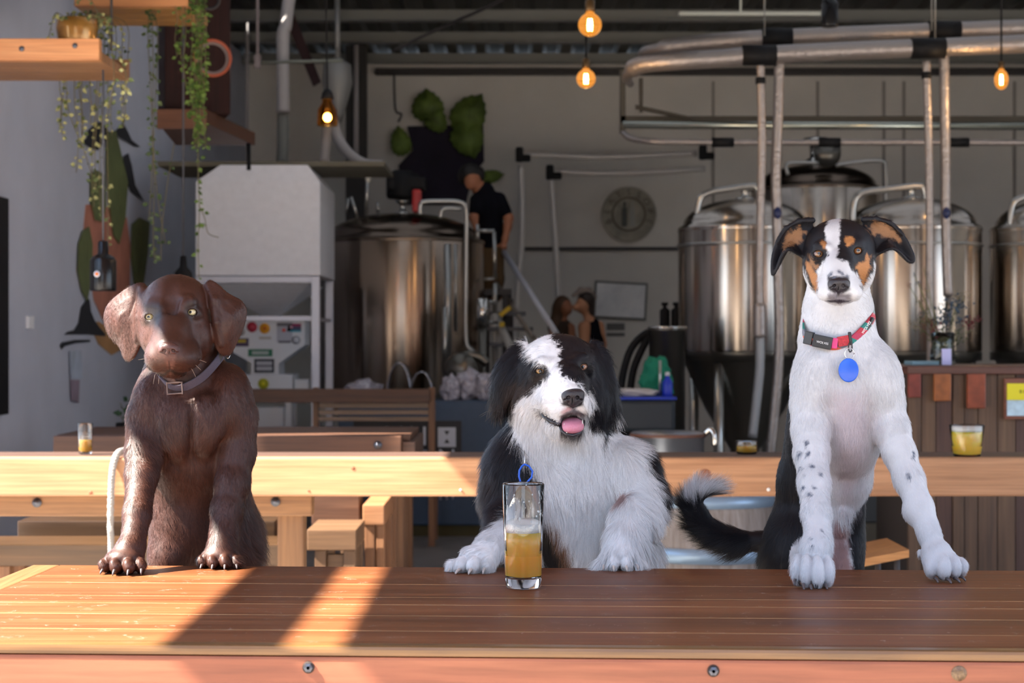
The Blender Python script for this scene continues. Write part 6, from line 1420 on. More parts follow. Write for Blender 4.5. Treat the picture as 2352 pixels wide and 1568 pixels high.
    layers = [
        ([(330, 700), (350, 694), (374, 700), (378, 720), (364, 745), (345, 752), (330, 745)], (.022, .0085, .006), 12, 3),
        ([(426, 695), (446, 688), (462, 700), (460, 732), (440, 738), (424, 725)], (.022, .0085, .006), 12, 3),
        ((344, 727.5, 13.5), (.028, .014, .012), 4, 0), ((442, 716.5, 13.5), (.028, .014, .012), 4, 0),
        ([(372, 815), (405, 815), (398, 840), (392, 862), (384, 842)], (.13, .055, .04), 8, 2),
        ([(342, 842), (358, 856), (376, 857), (391, 846), (406, 855), (432, 855), (458, 836), (459, 841), (434, 860), (405, 861), (391, 853), (378, 863), (357, 862), (341, 847)], (.014, .007, .005), 4, 1, lambda X: X[:, 1] < 2.86),
        ([(387, 828), (390, 828), (391, 846), (388, 846)], (.03, .013, .01), 3, 1, lambda X: X[:, 1] < 2.86),
        ([(376, 660), (402, 655), (410, 720), (398, 740), (384, 720)], (.056, .021, .015), 26, 6),
    ]
    def colfn(X):
        c = paint(X, layers, base)
        n = vnoise(X, 45, 5)[:, None]; n2 = vnoise(X, 700, 6)[:, None]; return c * (.82 + .4 * n) * (.72 + .5 * n2)
    set_color(me, colfn(vs) * .8)
    body = link('body', me, coat_mat('chocolate_coat_skin', .5, .4), root)
    G = [(390, 800, 0, -1, 2.6, .15), (360, 800, -1, -.3, 3, .2), (430, 795, 1, -.3, 3, .2), (365, 835, -.6, .7, 4, .45), (425, 835, .6, .7, 4, .45), (392, 860, 0, 1, 4, .3),
         (392, 740, 0, -1, 3, .12), (400, 680, 0, -1, 4, .14), (400, 640, 0, -1, 5, .2), (345, 690, -.5, -1, 4, .15), (450, 680, .6, -1, 4, .15), (335, 770, -.7, .5, 4, .2), (470, 765, .8, .4, 5, .25),
         (270, 720, -.5, 1, 6, .2), (300, 780, -.1, 1, 6, .2), (250, 760, -.4, 1, 7, .3), (520, 720, .4, 1, 6, .15), (530, 780, .1, 1, 6, .15), (500, 660, .8, .6, 6, .25),
         (400, 880, 0, 1, 9, .25), (350, 900, .2, 1, 10, .32), (480, 880, .2, 1, 11, .32), (540, 880, .5, 1, 10, .32), (330, 950, -.2, 1, 9, .3), (437, 950, 0, 1, 11, .32), (400, 1000, .35, 1, 10, .32), (475, 1000, -.35, 1, 10, .32),
         (345, 1000, .6, .9, 16, .5), (350, 1030, .5, .9, 14, .5), (340, 1060, .4, .9, 8, .35), (325, 1120, 0, 1, 6, .26), (312, 1200, 0, 1, 6, .26), (360, 1100, .3, 1, 8, .25), (290, 1280, -.2, 1, 4, .15), (505, 1280, 0, 1, 4, .15), (525, 1150, 0, 1, 6, .26), (560, 1050, .1, 1, 7, .2),
         (430, 1100, 0, 1, 10, .32), (430, 1230, .2, 1, 10, .32), (570, 1230, .5, 1, 14, .4), (600, 1280, .8, .6, 18, .6), (395, 1280, -.3, 1, 8, .2), (560, 1290, .6, .8, 14, .5)]
    skip = lambda X: ((X[:, 2] < .70) | ((to_uv(X) - (344, 727.5)) ** 2 * (1, 1.5)).sum(1).__lt__(11 ** 2) | (((to_uv(X) - (442, 716.5)) ** 2 * (1, 1.5)).sum(1) < 11 ** 2) | ((polysd(to_uv(X), [(364, 790), (414, 790), (416, 824), (396, 838), (368, 826)]) < 0) & (X[:, 1] < 2.83)))
    wt = lambda X: np.where(X[:, 2] < .69, .0, np.where(X[:, 1] > 2.99, .15, 1.0))
    hm = hair_mat('chocolate_hair', .38, .34, .6)
    grow_fur('fur', b, vs, fs, int(150000 * HS), G, colfn, root, hm, np.random.default_rng(1), wt, rad=.15, seg=3, skip=skip, clump=.32, colj=.6, zfloor=(2.85, TABZ))
    # features
    iris = (.46, .38, .20)
    eye_mesh(b, (344, 728, -66), 12, (-.05, -1, -.02), iris, root, .32, .9, (.06, .035, .03)); eye_mesh(b, (442, 717, -68), 12, (-.22, -1, .02), iris, root, .30, .9, (.06, .035, .03))
    nose_mesh(b, (388, 804, -170), (25, 22, 21), (-8, 5, 0), nose_brown, root)
    claws(b, [(240, 1304, -217, -24, 15), (265, 1306, -244, -10, 15), (296, 1307, -247, 0, 15), (325, 1304, -228, 8, 15), (466, 1294, -124, -14, 14), (490, 1295, -144, -5, 14), (517, 1295, -145, 4, 14), (543, 1294, -128, 12, 14)], claw_dark, root)
    # collar
    pts = [(348, 842, 10), (362, 864, -18), (384, 884, -36), (404, 891, -43), (432, 885, -44), (466, 864, -36), (496, 832, -12), (513, 806, 24), (508, 788, 80), (460, 776, 128), (400, 786, 135), (352, 812, 70)]
    mb, path = strap(b, pts, 20, 3)
    slate = pm('slate_webbing', (.065, .055, .08), rough=.75, bump=.3, bscale=700)
    col = mb.build('collar', slate, root, 'slate purple webbing collar')
    br = pm('buckle_bronze', (.12, .085, .08), rough=.35, metal=.6)
    cb = Vector(b.pt((402, 891, -47)))
    m2 = MB(); s = b.s
    for (dx, dz, sx, sz) in ((-17, 0, 3.5, 28), (17, 0, 3.5, 28), (0, 12.5, 36, 3.5), (0, -12.5, 36, 3.5)):
        m2.box(cb + Vector((dx * s, -4 * s, dz * s)), (sx * s, 4 * s, sz * s), (0, R(-4), 0), .8 * s)
    m2.build('buckle', br, col, 'bronze slide buckle')
    m3 = MB(); c2 = Vector(b.pt((505, 818, 0)))
    m3.box(c2 + Vector((0, -.001, 0)), (13 * s, 8 * s, 34 * s), (R(10), R(20), R(35)), 1.5 * s); m3.build('clasp', pm('black_plastic', (.02, .02, .022), rough=.35), col)
    m4 = MB(); c3 = Vector(b.pt((524, 812, 30)))
    m4.tube([c3 + Vector((math.cos(a) * 9 * s * .5, math.sin(a) * 5 * s, math.sin(a) * 11 * s)) for a in np.linspace(0, 2 * PI, 17)], 1.3 * s, 6); m4.build('ring', pm('steel', (.7, .7, .7), rough=.2, metal=1), col)
    wk = MB()
    rg = random.Random(4)
    for (u, v, w, du, dv) in [(350, 838, -120, -24, 10), (352, 845, -120, -20, 22), (346, 830, -115, -28, -4), (360, 852, -125, -8, 30), (368, 856, -130, -4, 26), (440, 836, -120, 22, 14), (448, 830, -115, 26, 2), (436, 842, -120, 14, 24)]:
        p = Vector(b.pt((u, v, w))); q = Vector(b.pt((u + du, v + dv, w - 16))); mid = (p + q) / 2 + Vector((0, -.003, .003))
        wk.tube([p, mid, q], [.0003, .00022, .0001], 5)
    wk.build('whiskers', pm('whisker', (.5, .36, .28), rough=.4), root)
    return root

def build_collie():
    root = thing('dog', 'fluffy black and white dog with open smiling mouth beside tall beer glass', 'dog')
    root.location = (.09, 3.02, .47); bpy.context.view_layer.update()
    b = Body(2.92)
    b.Cn([(1278, 900, 30, 92), (1285, 980, 50, 104), (1300, 1080, 70, 135)], 30)
    b.E((1310, 1140, 85), (168, 118, 185), (0, 0, 0), 40)
    b.E((1172, 1095, 45), (52, 85, 115), (0, 6, 0), 34)
    b.E((1438, 1105, 20), (64, 82, 100), (0, -14, 0), 34)
    b.E((1330, 1150, -18), (72, 30, 110), (0, 0, 0), 34)
    b.Cn([(1320, 1280, 140, 150), (1320, 1440, 200, 150), (1310, 1560, 230, 140)], 40)
    b.E((1440, 1270, 90), (68, 80, 90), (0, 0, 0), 34)
    b.E((1170, 1250, 100), (50, 70, 90), (0, 0, 0), 34)
    b.E((1360, 1260, 30), (80, 60, 90), (0, 0, 0), 34)
    # head: leaned to its left, turned a little right
    b.E((1284, 858, 12), (99, 96, 92), (0, -5, 0), 12)
    b.E((1250, 918, 5), (72, 76, 62), (0, 0, 0), 30); b.E((1338, 912, 5), (60, 72, 62), (0, 0, 0), 30)
    b.Cn([(1288, 856, -62, 44), (1302, 885, -112, 40), (1313, 908, -158, 27)], 24)
    b.E((1286, 918, -85), (54, 66, 38), (0, -8, 20), 20)
    b.E((1292, 938, -112), (34, 50, 27), (0, 8, 20), 12)
    b.E((1334, 926, -116), (22, 46, 26), (0, -8, 8), 10)
    b.E((1300, 966, -84), (44, 56, 34), (-8, 0, 12), 14)
    b.E((1311, 982, -112), (30, 38, 19), (-8, 0, 8), 8)
    b.E((1314, 967, -150), (25, 46, 18), (0, -4, 8), 4, '-')
    b.E((1313, 976, -146), (22, 44, 15), (0, 0, 8), 3, '-')
    b.Cn([(1240, 946, -82, 3), (1258, 962, -104, 4.5), (1284, 972, -124, 6)], 3, '-')
    b.Cn([(1244, 836, -76, 13), (1266, 836, -92, 9)], 16); b.Cn([(1335, 824, -74, 14), (1316, 834, -92, 9)], 16)
    b.E((1241, 856, -66), (21, 17, 15), (0, 0, 0), 10); b.E((1341, 848, -62), (20, 17, 15), (0, 0, 0), 10)
    eyelid(b, (1241, 853, -72), 12, 12, 5, 5); eyelid(b, (1340, 843, -68), 12, 11, 7, -14)
    # ears
    rim = [(1206, 785, 20), (1176, 808, 6), (1152, 832, 8), (1142, 870, 10), (1140, 915, 12), (1152, 936, 4), (1166, 915, -10), (1180, 880, -20), (1192, 840, -16)]
    b.sheet((1166, 862, -14), rim, 6, 12)
    rim = [(1362, 786, 20), (1384, 806, 6), (1400, 840, 10), (1408, 890, 16), (1410, 930, 16), (1396, 950, 6), (1386, 920, -6), (1380, 870, -16), (1372, 825, -14)]
    b.sheet((1392, 870, -14), rim, 6, 12)
    # forelegs
    b.Cn([(1172, 1140, 10, 48), (1172, 1195, -50, 40), (1150, 1240, -120, 34), (1120, 1264, -170, 31)], 16)
    b.E((1100, 1278, -190), (40, 40, 26), (-10, 0, -30), 14)
    toe_set(b, [(1052, 1298, -190, 13, 28, 14, -50), (1070, 1295, -210, 14.5, 32, 18, -38), (1094, 1295, -222, 15, 32, 19, -26), (1122, 1293, -212, 14, 30, 18, -12)])
    b.Cn([(1448, 1080, 10, 58), (1476, 1140, -30, 48), (1456, 1190, -80, 46), (1436, 1240, -130, 39), (1428, 1262, -150, 35)], 18)
    b.E((1426, 1274, -160), (38, 36, 24), (-10, 0, 0), 12)
    toe_set(b, [(1391, 1290, -150, 12, 28, 14, -16), (1411, 1290, -172, 13, 30, 17, -5), (1436, 1291, -174, 13.5, 30, 17, 5), (1458, 1288, -152, 12, 28, 16, 14)])
    vs, fs = b.mesh(H_FINE)
    m = (vs[:, 1] < 2.83) & (vs[:, 2] < TABZ + .0015) & (vs[:, 2] > TABZ - .035); vs[m, 2] = TABZ + .0015
    me = mesh_from_arrays('body', vs, fs)
    W = (.88, .87, .87); K = (.0085, .0075, .011); BR = (.03, .016, .012)
    face = [(1222, 760), (1206, 795), (1212, 818), (1238, 832), (1254, 845), (1262, 858), (1246, 876), (1231, 893), (1206, 911), (1182, 929), (1176, 951), (1178, 984), (1190, 1010), (1206, 1034), (1222, 1062), (1238, 1085),
            (1238, 1130), (1242, 1180), (1262, 1188), (1290, 1235), (1318, 1290), (1330, 1330), (1540, 1330), (1545, 1235), (1512, 1130), (1478, 1055), (1445, 985), (1415, 930), (1396, 1000), (1380, 1018), (1386, 992), (1374, 976), (1352, 962), (1358, 929), (1360, 897),
            (1347, 902), (1335, 888), (1318, 876), (1300, 870), (1287, 855), (1284, 828), (1287, 806), (1271, 783), (1256, 760)]
    arm = [(1185, 1180), (1150, 1192), (1118, 1218), (1080, 1240), (1000, 1285), (1000, 1340), (1245, 1340), (1245, 1270), (1225, 1220)]
    front = lambda X: X[:, 1] < 3.00
    layers = [
        ([(1080, 1100), (1112, 1090), (1118, 1230), (1070, 1230)], (.10, .05, .035), 18, 14),
        ([(1160, 860), (1185, 880), (1230, 880), (1225, 915), (1180, 930), (1160, 920)], BR, 20, 10),
        ([(1095, 980), (1150, 1000), (1150, 1240), (1080, 1240)], (.035, .024, .026), 40, 20),
        (face, W, 7, 12, front), (arm, W, 8, 8, lambda X: X[:, 1] < 2.93),
        ([(1222, 846), (1232, 840), (1252, 843), (1262, 856), (1256, 868), (1236, 872), (1222, 862)], (.03, .022, .02), 6, 5, lambda X: X[:, 1] < 2.93),
        ([(1288, 945), (1312, 930), (1316, 944), (1296, 952)], (.62, .38, .38), 8, 2), ([(1286, 958), (1318, 936), (1345, 952), (1344, 966), (1318, 950), (1292, 968)], (.17, .15, .16), 6, 3),
        ([(1238, 940), (1262, 958), (1286, 968), (1318, 950), (1342, 964), (1338, 992), (1312, 1004), (1288, 994), (1282, 976), (1258, 966), (1238, 950)], (.02, .014, .016), 2.5, 1, lambda X: X[:, 1] < 2.90),
        ([(1290, 902), (1340, 902), (1340, 930), (1316, 940), (1292, 930)], (.03, .025, .028), 5, 2, lambda X: X[:, 1] < 2.84),
        ((1241, 852.5, 12), (.012, .01, .01), 4, 0), ((1340, 842.5, 13), (.012, .01, .01), 4, 0),
        ([(1256, 1190), (1272, 1185), (1300, 1235), (1325, 1300), (1308, 1300), (1278, 1240)], (.26, .13, .07), 14, 10),
        ([(1410, 1128), (1425, 1122), (1440, 1135), (1436, 1152), (1418, 1158)], (.42, .27, .25), 12, 4),
        ([(1384, 1305), (1390, 1284), (1398, 1284), (1396, 1308)], (.3, .28, .3), 6, 2),
    ]
    def colfn(X):
        c = paint(X, layers, K)
        return c * (.9 + .2 * vnoise(X, 60, 5)[:, None])
    set_color(me, colfn(vs) * .92)
    link('body', me, coat_mat('black_white_coat_skin', .6, .3), root)
    G = [(1314, 912, -.1, -1, 2.5, .15), (1296, 890, -.4, -1, 4, .18), (1285, 860, -.2, -1, 5, .12), (1275, 820, -.2, -1, 6, .12), (1260, 775, -.2, -1, 7, .15), (1240, 800, -.8, -.2, 12, .2), (1215, 830, -1, .3, 14, .22), (1330, 790, .3, -1, 7, .14), (1300, 790, .1, -1, 6, .12),
         (1345, 815, .6, -.8, 7, .2), (1370, 850, .7, .6, 12, .25), (1370, 900, .3, 1, 18, .3), (1375, 960, .1, 1, 30, .3), (1265, 900, -1, .3, 8, .2), (1220, 900, -1, .5, 12, .25), (1200, 930, -.9, .7, 18, .3), (1270, 945, -.9, .3, 5, .2), (1290, 950, -.6, .3, 3, .2), (1330, 940, .6, .5, 3.5, .25),
         (1300, 1005, 0, 1, 12, .3), (1260, 980, -.5, 1, 20, .25), (1210, 980, -.25, 1, 30, .28), (1170, 980, -.1, 1, 32, .35), (1340, 1000, .3, 1, 24, .3),
         (1150, 860, -.4, 1, 26, .35), (1145, 920, -.2, 1, 36, .4), (1400, 860, .3, 1, 26, .3), (1410, 930, .5, 1, 38, .4), (1180, 820, -.8, .8, 18, .3), (1385, 810, .8, .7, 16, .3),
         (1230, 1040, .5, 1, 46, .25), (1270, 1060, .8, .8, 50, .25), (1320, 1040, -.2, 1, 45, .25), (1360, 1030, -.4, 1, 40, .25), (1130, 1020, -.7, .9, 40, .45), (1120, 1100, -.5, 1, 42, .45), (1105, 1180, -.8, .8, 42, .5), (1180, 1100, .2, 1, 40, .3),
         (1280, 1120, .3, 1, 40, .25), (1340, 1120, .2, 1, 36, .25), (1400, 1050, .3, 1, 34, .3), (1450, 1020, .5, 1, 32, .35), (1490, 1080, .6, 1, 30, .4), (1430, 1130, .6, .7, 22, .3), (1500, 1180, .9, .7, 34, .5), (1490, 1250, .7, 1, 40, .5), (1470, 1200, .2, 1, 18, .3),
         (1330, 1200, 0, 1, 38, .25), (1270, 1230, .2, 1, 44, .25), (1370, 1270, -.1, 1, 34, .25), (1430, 1230, -.2, 1, 10, .25), (1425, 1285, 0, 1, 6, .2), (1150, 1210, -.5, .9, 12, .3), (1120, 1260, -.6, .6, 9, .2), (1075, 1290, -.7, .8, 6, .2)]
    ins = lambda X: ((polysd(to_uv(X), [(1238, 941), (1262, 960), (1284, 970), (1318, 952), (1342, 966), (1338, 990), (1312, 1002), (1289, 992), (1280, 978), (1256, 966)]) < -1) & (X[:, 1] < 2.90))
    skip = lambda X: ((X[:, 2] < .70) | (((to_uv(X) - (1241, 852.5)) ** 2 * (1, 2.4)).sum(1) < 11.5 ** 2) | (((to_uv(X) - (1340, 842.5)) ** 2 * (1, 1.8)).sum(1) < 11.5 ** 2) | ins(X) | ((polysd(to_uv(X), [(1291, 896), (1340, 896), (1340, 930), (1316, 938), (1292, 928)]) < 0) & (X[:, 1] < 2.86)))
    wt = lambda X: np.where(X[:, 2] < .69, .0, np.where(X[:, 1] > 3.03, .15, 1.0))
    hm = hair_mat('collie_hair', .45, .28, .65)
    grow_fur('fur', b, vs, fs, int(190000 * HS), G, colfn, root, hm, np.random.default_rng(2), wt, rad=.17, seg=5, droop=.5, skip=skip, clump=.34, colj=.16, curl=.5, zfloor=(2.83, TABZ))
    eye_mesh(b, (1241, 853, -72), 12, (.05, -1, -.02), (.38, .19, .05), root, .42, .86, (.25, .18, .15)); eye_mesh(b, (1340, 843, -68), 12, (-.16, -1, .04), (.40, .2, .12), root, .34, .86, (.5, .36, .36))
    nose_mesh(b, (1316, 912, -168), (26, 24, 22), (-6, -5, 5), nose_black, root)
    q = Body(2.92)
    q.E((1315, 973, -128), (24, 38, 12), (14, -3, 5), 4); q.E((1316, 982, -146), (22, 20, 13), (0, -3, 5), 10); q.Cn([(1315, 966, -164, .8), (1317, 992, -170, .8)], 3, '-')
    v2, f2 = q.mesh(.0011, 5); link('tongue', mesh_from_arrays('tongue', v2, f2), pm('tongue_pink', (.60, .22, .30), rough=.35, spec=.5, bump=.3, bscale=900), root)
    lp = MB(); lp.tube([b.pt(p) for p in [(1285, 972, -128), (1290, 988, -142), (1302, 998, -152), (1316, 1000, -156), (1331, 994, -150), (1339, 978, -134), (1341, 966, -122)]], [3.5 * b.s, 4 * b.s, 4.5 * b.s, 4.5 * b.s, 4.5 * b.s, 4 * b.s, 3 * b.s], 10)
    lp.tube([b.pt(p) for p in [(1240, 944, -88), (1252, 958, -106), (1268, 968, -122), (1287, 976, -134)]], [2.5 * b.s, 5 * b.s, 6 * b.s, 4.5 * b.s], 10)
    lp.build('lower_lip', lip_black, root)
    th = MB()
    for (u, v, w) in [(1296, 978, -150), (1338, 970, -146), (1302, 988, -154)]:
        th.tube([b.pt((u, v + 6, w)), b.pt((u, v - 6, w - 1))], [2.2 * b.s, .7 * b.s], 7)
    for i in range(5): th.ball(b.pt((1252 + i * 7, 954 + i * 3.4, -108 - i * 6)), 2.2 * b.s, (1, 1, 1), 8, 6)
    th.build('teeth', pm('tooth', (.75, .70, .62), rough=.3), root)
    claws(b, [(1037, 1304, -208, -50, 11), (1054, 1308, -240, -38, 12), (1082, 1307, -252, -26, 12), (1112, 1305, -242, -12, 12), (1388, 1297, -176, -16, 12), (1410, 1299, -200, -5, 12), (1438, 1299, -202, 5, 12), (1462, 1296, -178, 14, 12)], claw_pale, root)
    # blue tag ring hanging in the fur
    tg = MB(); blue = pm('blue_enamel', (.012, .11, .62), rough=.3, spec=.6)
    loop = [(1205, 1066), (1215, 1070), (1223, 1082), (1221, 1096), (1210, 1108), (1203, 1115), (1196, 1108), (1192, 1094), (1193, 1080), (1199, 1070)]
    pp = [Vector(b.pt((u, v, -85))) for u, v in loop]; pp.append(pp[0])
    tg.tube(pp, 2.2 * b.s, 8, False); t = tg.build('name_tag', blue, root, 'blue drop-shaped ring tag')
    tc = MB(); tc.tube([b.pt((1205, 1035, -60)), b.pt((1205, 1052, -78)), b.pt((1205, 1068, -85))], 1.2 * b.s, 6); tc.build('link', pm('steel', (.7, .7, .7), rough=.2, metal=1), t)
    wk = MB()
    for (u, v, w, du, dv) in [(1350, 912, -120, 16, -6), (1354, 920, -118, 18, 12), (1352, 930, -116, 14, 22), (1345, 905, -120, 12, -8), (1262, 925, -120, -16, -10)]:
        p = Vector(b.pt((u, v, w))); qq = Vector(b.pt((u + du, v + dv, w - 14))); wk.tube([p, (p + qq) / 2 + Vector((0, -.003, .002)), qq], [.0003, .00025, .0001], 5)
    wk.build('whiskers', pm('whisker_white', (.8, .78, .75), rough=.4), root)
    return root

def build_tricolour():
    root = thing('dog', 'slim white dog with black and tan head wearing a striped collar and blue disc', 'dog')
    root.location = (.52, 2.95, .47); bpy.context.view_layer.update()
    b = Body(2.80)
    b.Cn([(1925, 640, 55, 70), (1924, 720, 55, 77), (1924, 780, 50, 86), (1936, 860, 50, 106)], 20)
    b.E((1942, 880, 45), (118, 96, 125), (0, 0, 0), 26)
    b.E((1870, 880, 5), (50, 72, 98), (0, 5, 0), 24); b.E((2020, 880, 5), (52, 72, 92), (0, -6, 0), 24)
    b.E((1940, 980, 55), (88, 90, 110), (0, 0, 0), 30)
    b.E((1945, 940, -28), (28, 26, 90), (0, 0, 0), 30)
    b.Cn([(1950, 1010, 80, 72), (1948, 1100, 120, 50), (1938, 1180, 160, 40), (1930, 1300, 190, 45)], 24)
    b.Cn([(1880, 960, 130, 72), (1862, 1100, 200, 72), (1850, 1240, 260, 88), (1850, 1420, 300, 110)], 30)
    b.E((1838, 1270, 190), (92, 90, 120), (0, 4, 0), 30)
    b.E((1948, 1280, 185), (36, 60, 120), (0, 4, 0), 16)
    b.Cn([(1930, 1210, 130, 18), (1940, 1170, 110, 14)], 14)
    # head
    b.E((1927, 574, 10), (82, 88, 71), (0, 0, 0), 10)
    b.E((1926, 612, -8), (78, 78, 62), (0, 0, 0), 22)
    b.E((1878, 625, -15), (26, 50, 40), (0, 0, 0), 18); b.E((1976, 623, -15), (26, 50, 40), (0, 0, 0), 18)
    b.Cn([(1926, 585, -62, 34), (1926, 620, -108, 31), (1926, 648, -150, 25)], 20)
    b.E((1926, 655, -92), (50, 74, 32), (8, 0, 0), 16)
    b.E((1903, 668, -110), (27, 54, 24), (6, 0, 0), 8); b.E((1951, 668, -110), (27, 54, 24), (6, 0, 0), 8)
    b.E((1927, 685, -104), (30, 46, 15), (0, 0, 0), 6)
    b.E((1927, 676, -166), (2.5, 20, 14), (0, 0, 0), 5, '-')
    b.Cn([(1900, 686, -145, 1.5), (1927, 691, -160, 1.8), (1954, 686, -145, 1.5)], 3, '-')
    b.Cn([(1880, 566, -64, 13), (1900, 570, -82, 8)], 14); b.Cn([(1969, 560, -64, 13), (1950, 566, -82, 8)], 14)
    b.Cn([(1925, 512, -60, 3), (1925, 560, -96, 4)], 18, '-')
    b.E((1880, 588, -58), (20, 17, 15), (0, 0, 0), 10); b.E((1969, 581, -58), (20, 17, 15), (0, 0, 0), 10)
    eyelid(b, (1880, 583, -66), 12, 11.5, 7.6, 8); eyelid(b, (1969, 576, -66), 12, 11.5, 7.6, -8)
    # ears, held out sideways with the tips hanging
    rim = [(1864, 508, 20), (1836, 508, 6), (1810, 520, 2), (1790, 545, 0), (1776, 585, -6), (1773, 618, -8), (1776, 630, -8), (1786, 612, -14), (1797, 585, -22), (1812, 572, -24), (1838, 586, -6), (1856, 588, 0)]
    b.sheet((1822, 548, 12), rim, 3.6, 7)
    b.Cn([(1866, 506, 0, 7), (1836, 507, -6, 4), (1806, 523, -8, 3), (1786, 555, -8, 2.5)], 9)
    rim = [(1984, 506, 20), (2012, 503, 6), (2040, 508, 2), (2066, 530, 0), (2086, 560, -6), (2098, 588, -8), (2096, 601, -8), (2084, 598, -14), (2070, 582, -22), (2048, 570, -26), (2018, 582, -10), (1998, 586, 0)]
    b.sheet((2034, 545, 12), rim, 3.6, 7)
    b.Cn([(1984, 504, 0, 7), (2012, 502, -6, 4), (2044, 511, -8, 3), (2070, 536, -8, 2.5)], 9)
    b.Cn([(2042, 552, -6, 5), (2052, 562, -14, 4)], 5)
    # forelegs
    b.Cn([(1862, 930, -5, 46), (1862, 990, -30, 40), (1864, 1040, -62, 37), (1869, 1110, -120, 33), (1874, 1180, -180, 28.5), (1879, 1235, -232, 29)], 16)
    b.Cn([(2030, 930, 0, 46), (2046, 985, -22, 40), (2066, 1040, -50, 35), (2088, 1100, -84, 32), (2112, 1165, -122, 29), (2136, 1230, -150, 27)], 16)
    b.E((2100, 1176, -120), (24, 24, 24), (0, 0, 0), 16)
    b.E((1875, 1262, -256), (34, 34, 38), (-25, 0, 0), 18)
    toe_set(b, [(1834, 1304, -268, 13.5, 26, 31, -16), (1853, 1309, -290, 13.5, 28, 35, -6), (1877, 1312, -298, 14.5, 28, 36, 2), (1899, 1309, -284, 14, 26, 34, 8)])
    b.E((2150, 1268, -168), (32, 34, 30), (-25, 0, 14), 14); b.E((2160, 1286, -178), (40, 34, 26), (-10, 0, 20), 12)
    toe_set(b, [(2138, 1298, -188, 15, 26, 27, 4), (2165, 1300, -204, 16, 28, 29, 14), (2188, 1299, -198, 12.5, 26, 27, 26), (2203, 1300, -182, 10.5, 24, 21, 36)])
    b.E((2112, 1270, -150), (5, 6, 9), (0, 0, 0), 3)
    # tail
    b.Cn([(1800, 1238, 310, 26), (1750, 1244, 325, 25), (1690, 1243, 330, 25), (1640, 1225, 330, 25), (1604, 1190, 325, 25), (1590, 1155, 320, 22), (1606, 1132, 318, 17), (1640, 1124, 314, 10)], 10)
    vs, fs = b.mesh(H_FINE)
    m = (vs[:, 1] < 2.80) & (vs[:, 2] < TABZ + .0015) & (vs[:, 2] > TABZ - .04); vs[m, 2] = TABZ + .0015
    me = mesh_from_arrays('body', vs, fs)
    W = (.74, .74, .76); K = (.009, .0085, .012); TN = (.50, .22, .08)
    D = 2.80
    hd = lambda X: (X[:, 2] > 1.14)
    back = lambda X: X[:, 1] > D + .075
    layers = [
        ([(1740, 880), (1860, 880), (1900, 990), (1912, 1060), (1880, 1180), (1900, 1210), (1912, 1320), (1500, 1330), (1500, 1000)], K, 8, 6, back),
        ([(1990, 1100), (1972, 1130), (1952, 1190), (1948, 1240), (1962, 1320), (2020, 1320), (2010, 1090)], K, 6, 8, back),
        ([(1914, 1190), (1950, 1180), (1945, 1240), (1958, 1320), (1905, 1320)], (.42, .26, .25), 10, 6, back),
        ([(1800, 480), (2060, 480), (2010, 587), (2006, 622), (1988, 650), (1978, 660), (1974, 637), (1959, 621), (1946, 601), (1923, 592), (1927, 554), (1927, 528), (1932, 490), (1906, 490), (1895, 528), (1897, 549), (1900, 574), (1903, 587), (1889, 602), (1878, 623), (1876, 643), (1880, 668), (1870, 668), (1856, 648), (1846, 618), (1836, 600), (1820, 590)], K, 5, 5, hd),
        ([(1700, 490), (1862, 490), (1838, 600), (1760, 650), (1740, 600)], K, 3, 2, hd), ([(1990, 480), (2120, 490), (2120, 620), (2060, 610), (2008, 600)], K, 3, 2, hd),
        ([(1852, 598), (1862, 608), (1876, 630), (1880, 664), (1872, 665), (1860, 640), (1852, 618)], TN, 4, 4, hd),
        ([(1999, 590), (1990, 580), (1984, 602), (1967, 605), (1966, 618), (1975, 634), (1981, 655), (1990, 632), (1998, 612)], TN, 5, 6, hd),
        ([(1858, 586), (1866, 600), (1882, 612), (1876, 622), (1862, 606)], (.30, .15, .07), 6, 8, hd),
        ([(1888, 550), (1896, 555), (1899, 572), (1890, 570), (1885, 558)], TN, 5, 4, hd), ([(1942, 545), (1952, 541), (1962, 550), (1958, 560), (1944, 568), (1940, 556)], TN, 4, 4, hd),
        ([(1796, 560), (1812, 535), (1836, 522), (1847, 532), (1842, 552), (1815, 565), (1802, 572)], (.34, .17, .08), 7, 9, hd),
        ([(2002, 510), (2030, 512), (2056, 530), (2066, 552), (2050, 548), (2030, 545), (2008, 538), (1994, 528)], (.34, .17, .08), 7, 9, hd),
        ([(2030, 545), (2050, 550), (2052, 566), (2040, 568), (2034, 556)], (.03, .02, .02), 6, 3, hd),
        ([(1900, 634), (1950, 634), (1952, 664), (1927, 682), (1902, 664)], (.03, .025, .03), 5, 2, lambda X: (X[:, 1] < D - .085) & (X[:, 2] > 1.14)),
        ([(1900, 676), (1927, 672), (1954, 676), (1956, 692), (1927, 696), (1898, 692)], (.28, .26, .29), 8, 4, lambda X: (X[:, 1] < D - .05) & (X[:, 2] > 1.14)),
        ([(1902, 690), (1927, 687), (1953, 690), (1951, 694), (1927, 695), (1904, 694)], (.03, .02, .03), 3, 1, hd),
        ((1880, 582.5, 16), (.012, .01, .012), 6, 2), ((1969, 575.5, 16), (.012, .01, .012), 6, 2),
        ([(1500, 1140), (1572, 1150), (1595, 1160), (1612, 1150), (1630, 1135), (1690, 1140), (1690, 1050), (1540, 1050)], W, 8, 14, lambda X: (X[:, 1] > D + .1) & (X[:, 0] < .41)),
    ]
    layers.insert(3, ([(1905, 900), (1985, 900), (2012, 960), (2005, 1020), (1980, 1110), (1935, 1180), (1912, 1100), (1902, 980)], (.66, .57, .60), 60, 20))
